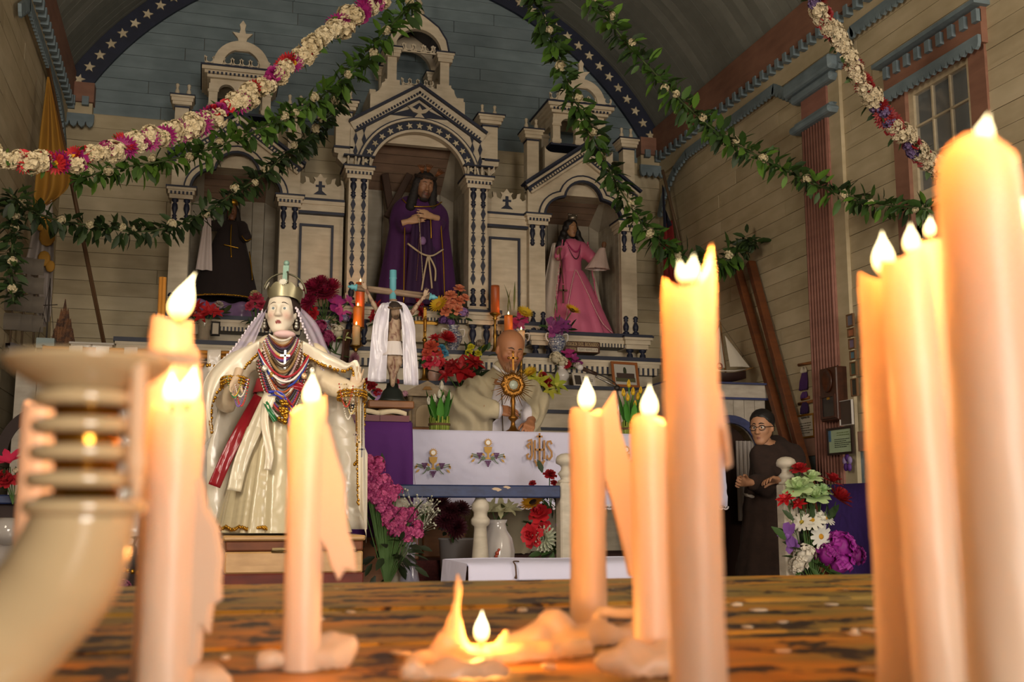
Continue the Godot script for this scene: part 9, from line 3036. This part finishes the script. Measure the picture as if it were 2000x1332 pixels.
	# lumps of spent wax
	wax_lump("wax_lump", "folded lump of pale wax at the foot of the curtained candle", at_y(615, 1305, TABLE), [[Vector3(0, 0.006, 0), Vector3(0.026, 0.011, 0.014)], [Vector3(0.02, 0.012, 0.0), Vector3(0.014, 0.012, 0.01)], [Vector3(-0.02, 0.004, 0.004), Vector3(0.018, 0.007, 0.01)], [Vector3(0.008, 0.016, -0.004), Vector3(0.01, 0.009, 0.008)]])
	wax_lump("wax_lump", "rounded wax lump at the foot of the twin-flame candle", at_y(372, 1345, TABLE), [[Vector3(0, 0.004, 0), Vector3(0.022, 0.012, 0.014)], [Vector3(0.014, 0.003, 0.002), Vector3(0.016, 0.007, 0.01)]])
	wax_lump("wax_lump", "spread of pale wax behind the burnt stub", at_y(1110, 1262, TABLE), [[Vector3(0, 0.004, 0), Vector3(0.055, 0.009, 0.018)], [Vector3(-0.012, 0.016, 0.0), Vector3(0.02, 0.012, 0.01)], [Vector3(0.03, 0.01, 0.004), Vector3(0.02, 0.012, 0.012)], [Vector3(0.062, 0.006, -0.004), Vector3(0.024, 0.01, 0.014)]])
	wax_lump("wax_lump", "large lump of white wax at the foot of the central candles", at_y(1262, 1318, TABLE), [[Vector3(0, 0.005, 0), Vector3(0.03, 0.014, 0.016)], [Vector3(-0.016, 0.008, 0.004), Vector3(0.016, 0.012, 0.012)], [Vector3(0.018, 0.014, 0.0), Vector3(0.014, 0.01, 0.01)]])
	wax_lump("wax_lump", "flat wax lump at the bottom edge below the stub", at_y(900, 1325, TABLE), [[Vector3(-0.014, 0.003, 0), Vector3(0.024, 0.008, 0.012)], [Vector3(0.02, 0.004, 0.002), Vector3(0.018, 0.009, 0.012)]])
	wax_lump("wax_lump", "wax lump between the two right candles", at_y(1800, 1322, TABLE), [[Vector3(0, 0.004, 0), Vector3(0.03, 0.01, 0.014)]])
	s = tool()
	var loop := []
	for k in 19:
		var a := TAU * k / 18
		loop.append(Vector3(cos(a) * 0.022, 0.016 + sin(a) * 0.012 + 0.003 * sin(a * 3.0), 0.006 * sin(a * 2.0)))
	tube(s, loop, 0.0045, 7, false)
	var lp := put(s, "wax_ring", wax_mat("d9c6a8"))
	lp.position = at_y(1215, 1258, TABLE)
	tag(lp, "curled ring of wax standing behind the short candle", "wax")
	holder()

# glossy ivory holder: bent horn foot, five rings, wide drip dish
func holder() -> void:
	var D := 0.44
	var P := func(px: float, py: float) -> Vector3: return Vector3(0, EYE, 0) + sight(px, py) * D
	var axis: Vector3 = P.call(168, 890)
	var base := Vector3(axis.x - 0.03, TABLE, axis.z)
	var root := thing("ceramic_candle_holder", "glossy ivory ceramic candle holder with ringed neck and drip dish", "candle holder", base)
	var glaze := StandardMaterial3D.new()
	glaze.albedo_color = Color("b9a27c")
	glaze.roughness = 0.12
	glaze.clearcoat_enabled = true
	glaze.clearcoat = 0.6
	glaze.clearcoat_roughness = 0.08
	var s := tool()
	var pts := smooth_path([P.call(168, 985) - base, P.call(150, 1060) - base, P.call(112, 1140) - base, P.call(50, 1210) - base, P.call(-20, 1275) - base, P.call(-70, 1350) - base], 5)
	var rad := []
	for k in pts.size():
		rad.append(lerpf(0.0192, 0.0225, minf(1.0, k / 8.0)) + 0.004 * maxf(0.0, (k - 14) / 10.0))
	tube(s, pts, rad, 24)
	put(s, "horn", glaze, root)
	s = tool()
	tube(s, [P.call(168, 1000) - base, P.call(172, 760) - base], 0.0125, 24)
	put(s, "neck", mat("b07a2a", 0.18, 0.9), root)
	for q in [[782, 0.0208], [834, 0.0212], [886, 0.0218], [938, 0.0228], [990, 0.0238]]:
		s = tool()
		var c: Vector3 = P.call(170 - (q[0] - 880) * 0.03, q[0]) - base
		var prof := []
		for k in 9:
			var a := TAU * k / 8 + PI
			prof.append([q[1] - 0.003 + cos(a) * 0.0032, sin(a) * 0.0032])
		lathe(s, prof, 32, Transform3D(Basis(), c))
		put(s, "ring", glaze, root)
	s = tool()
	var dc: Vector3 = P.call(172, 757) - base
	lathe(s, [[0.0125, -0.004], [0.0155, -0.001], [0.022, 0.0015], [0.028, 0.005], [0.0325, 0.009], [0.0335, 0.0105], [0.0325, 0.0115], [0.026, 0.008], [0.012, 0.004], [0.0, 0.003]], 36, Transform3D(Basis(), dc))
	put(s, "drip_dish", glaze, root)
	s = tool()
	blend(s, [["e", Vector3(-0.012, 0.002, 0.0), Vector3(0.045, 0.008, 0.03), 0.008], ["e", Vector3(0.012, 0.006, 0.01), Vector3(0.022, 0.01, 0.014), 0.008]], Vector3(-0.065, 0.0, -0.035), Vector3(0.045, 0.02, 0.035), 0.004)
	put(s, "foot_plate", glaze, root)
	# wax run over the dish
	s = tool()
	blend(s, [["c", dc + Vector3(0.016, 0.012, 0.004), dc + Vector3(0.041, 0.012, 0.006), 0.004, 0.003, 0.004], ["c", dc + Vector3(0.02, 0.01, 0.02), dc + Vector3(0.021, -0.03, 0.022), 0.0032, 0.0036, 0.003], ["c", dc + Vector3(0.021, -0.03, 0.022), dc + Vector3(0.022, -0.045, 0.0235), 0.0036, 0.002, 0.003]], dc + Vector3(0.005, -0.055, -0.01), dc + Vector3(0.05, 0.025, 0.035), 0.0025)
	put(s, "wax_run", wax_mat("d6b996"), root)
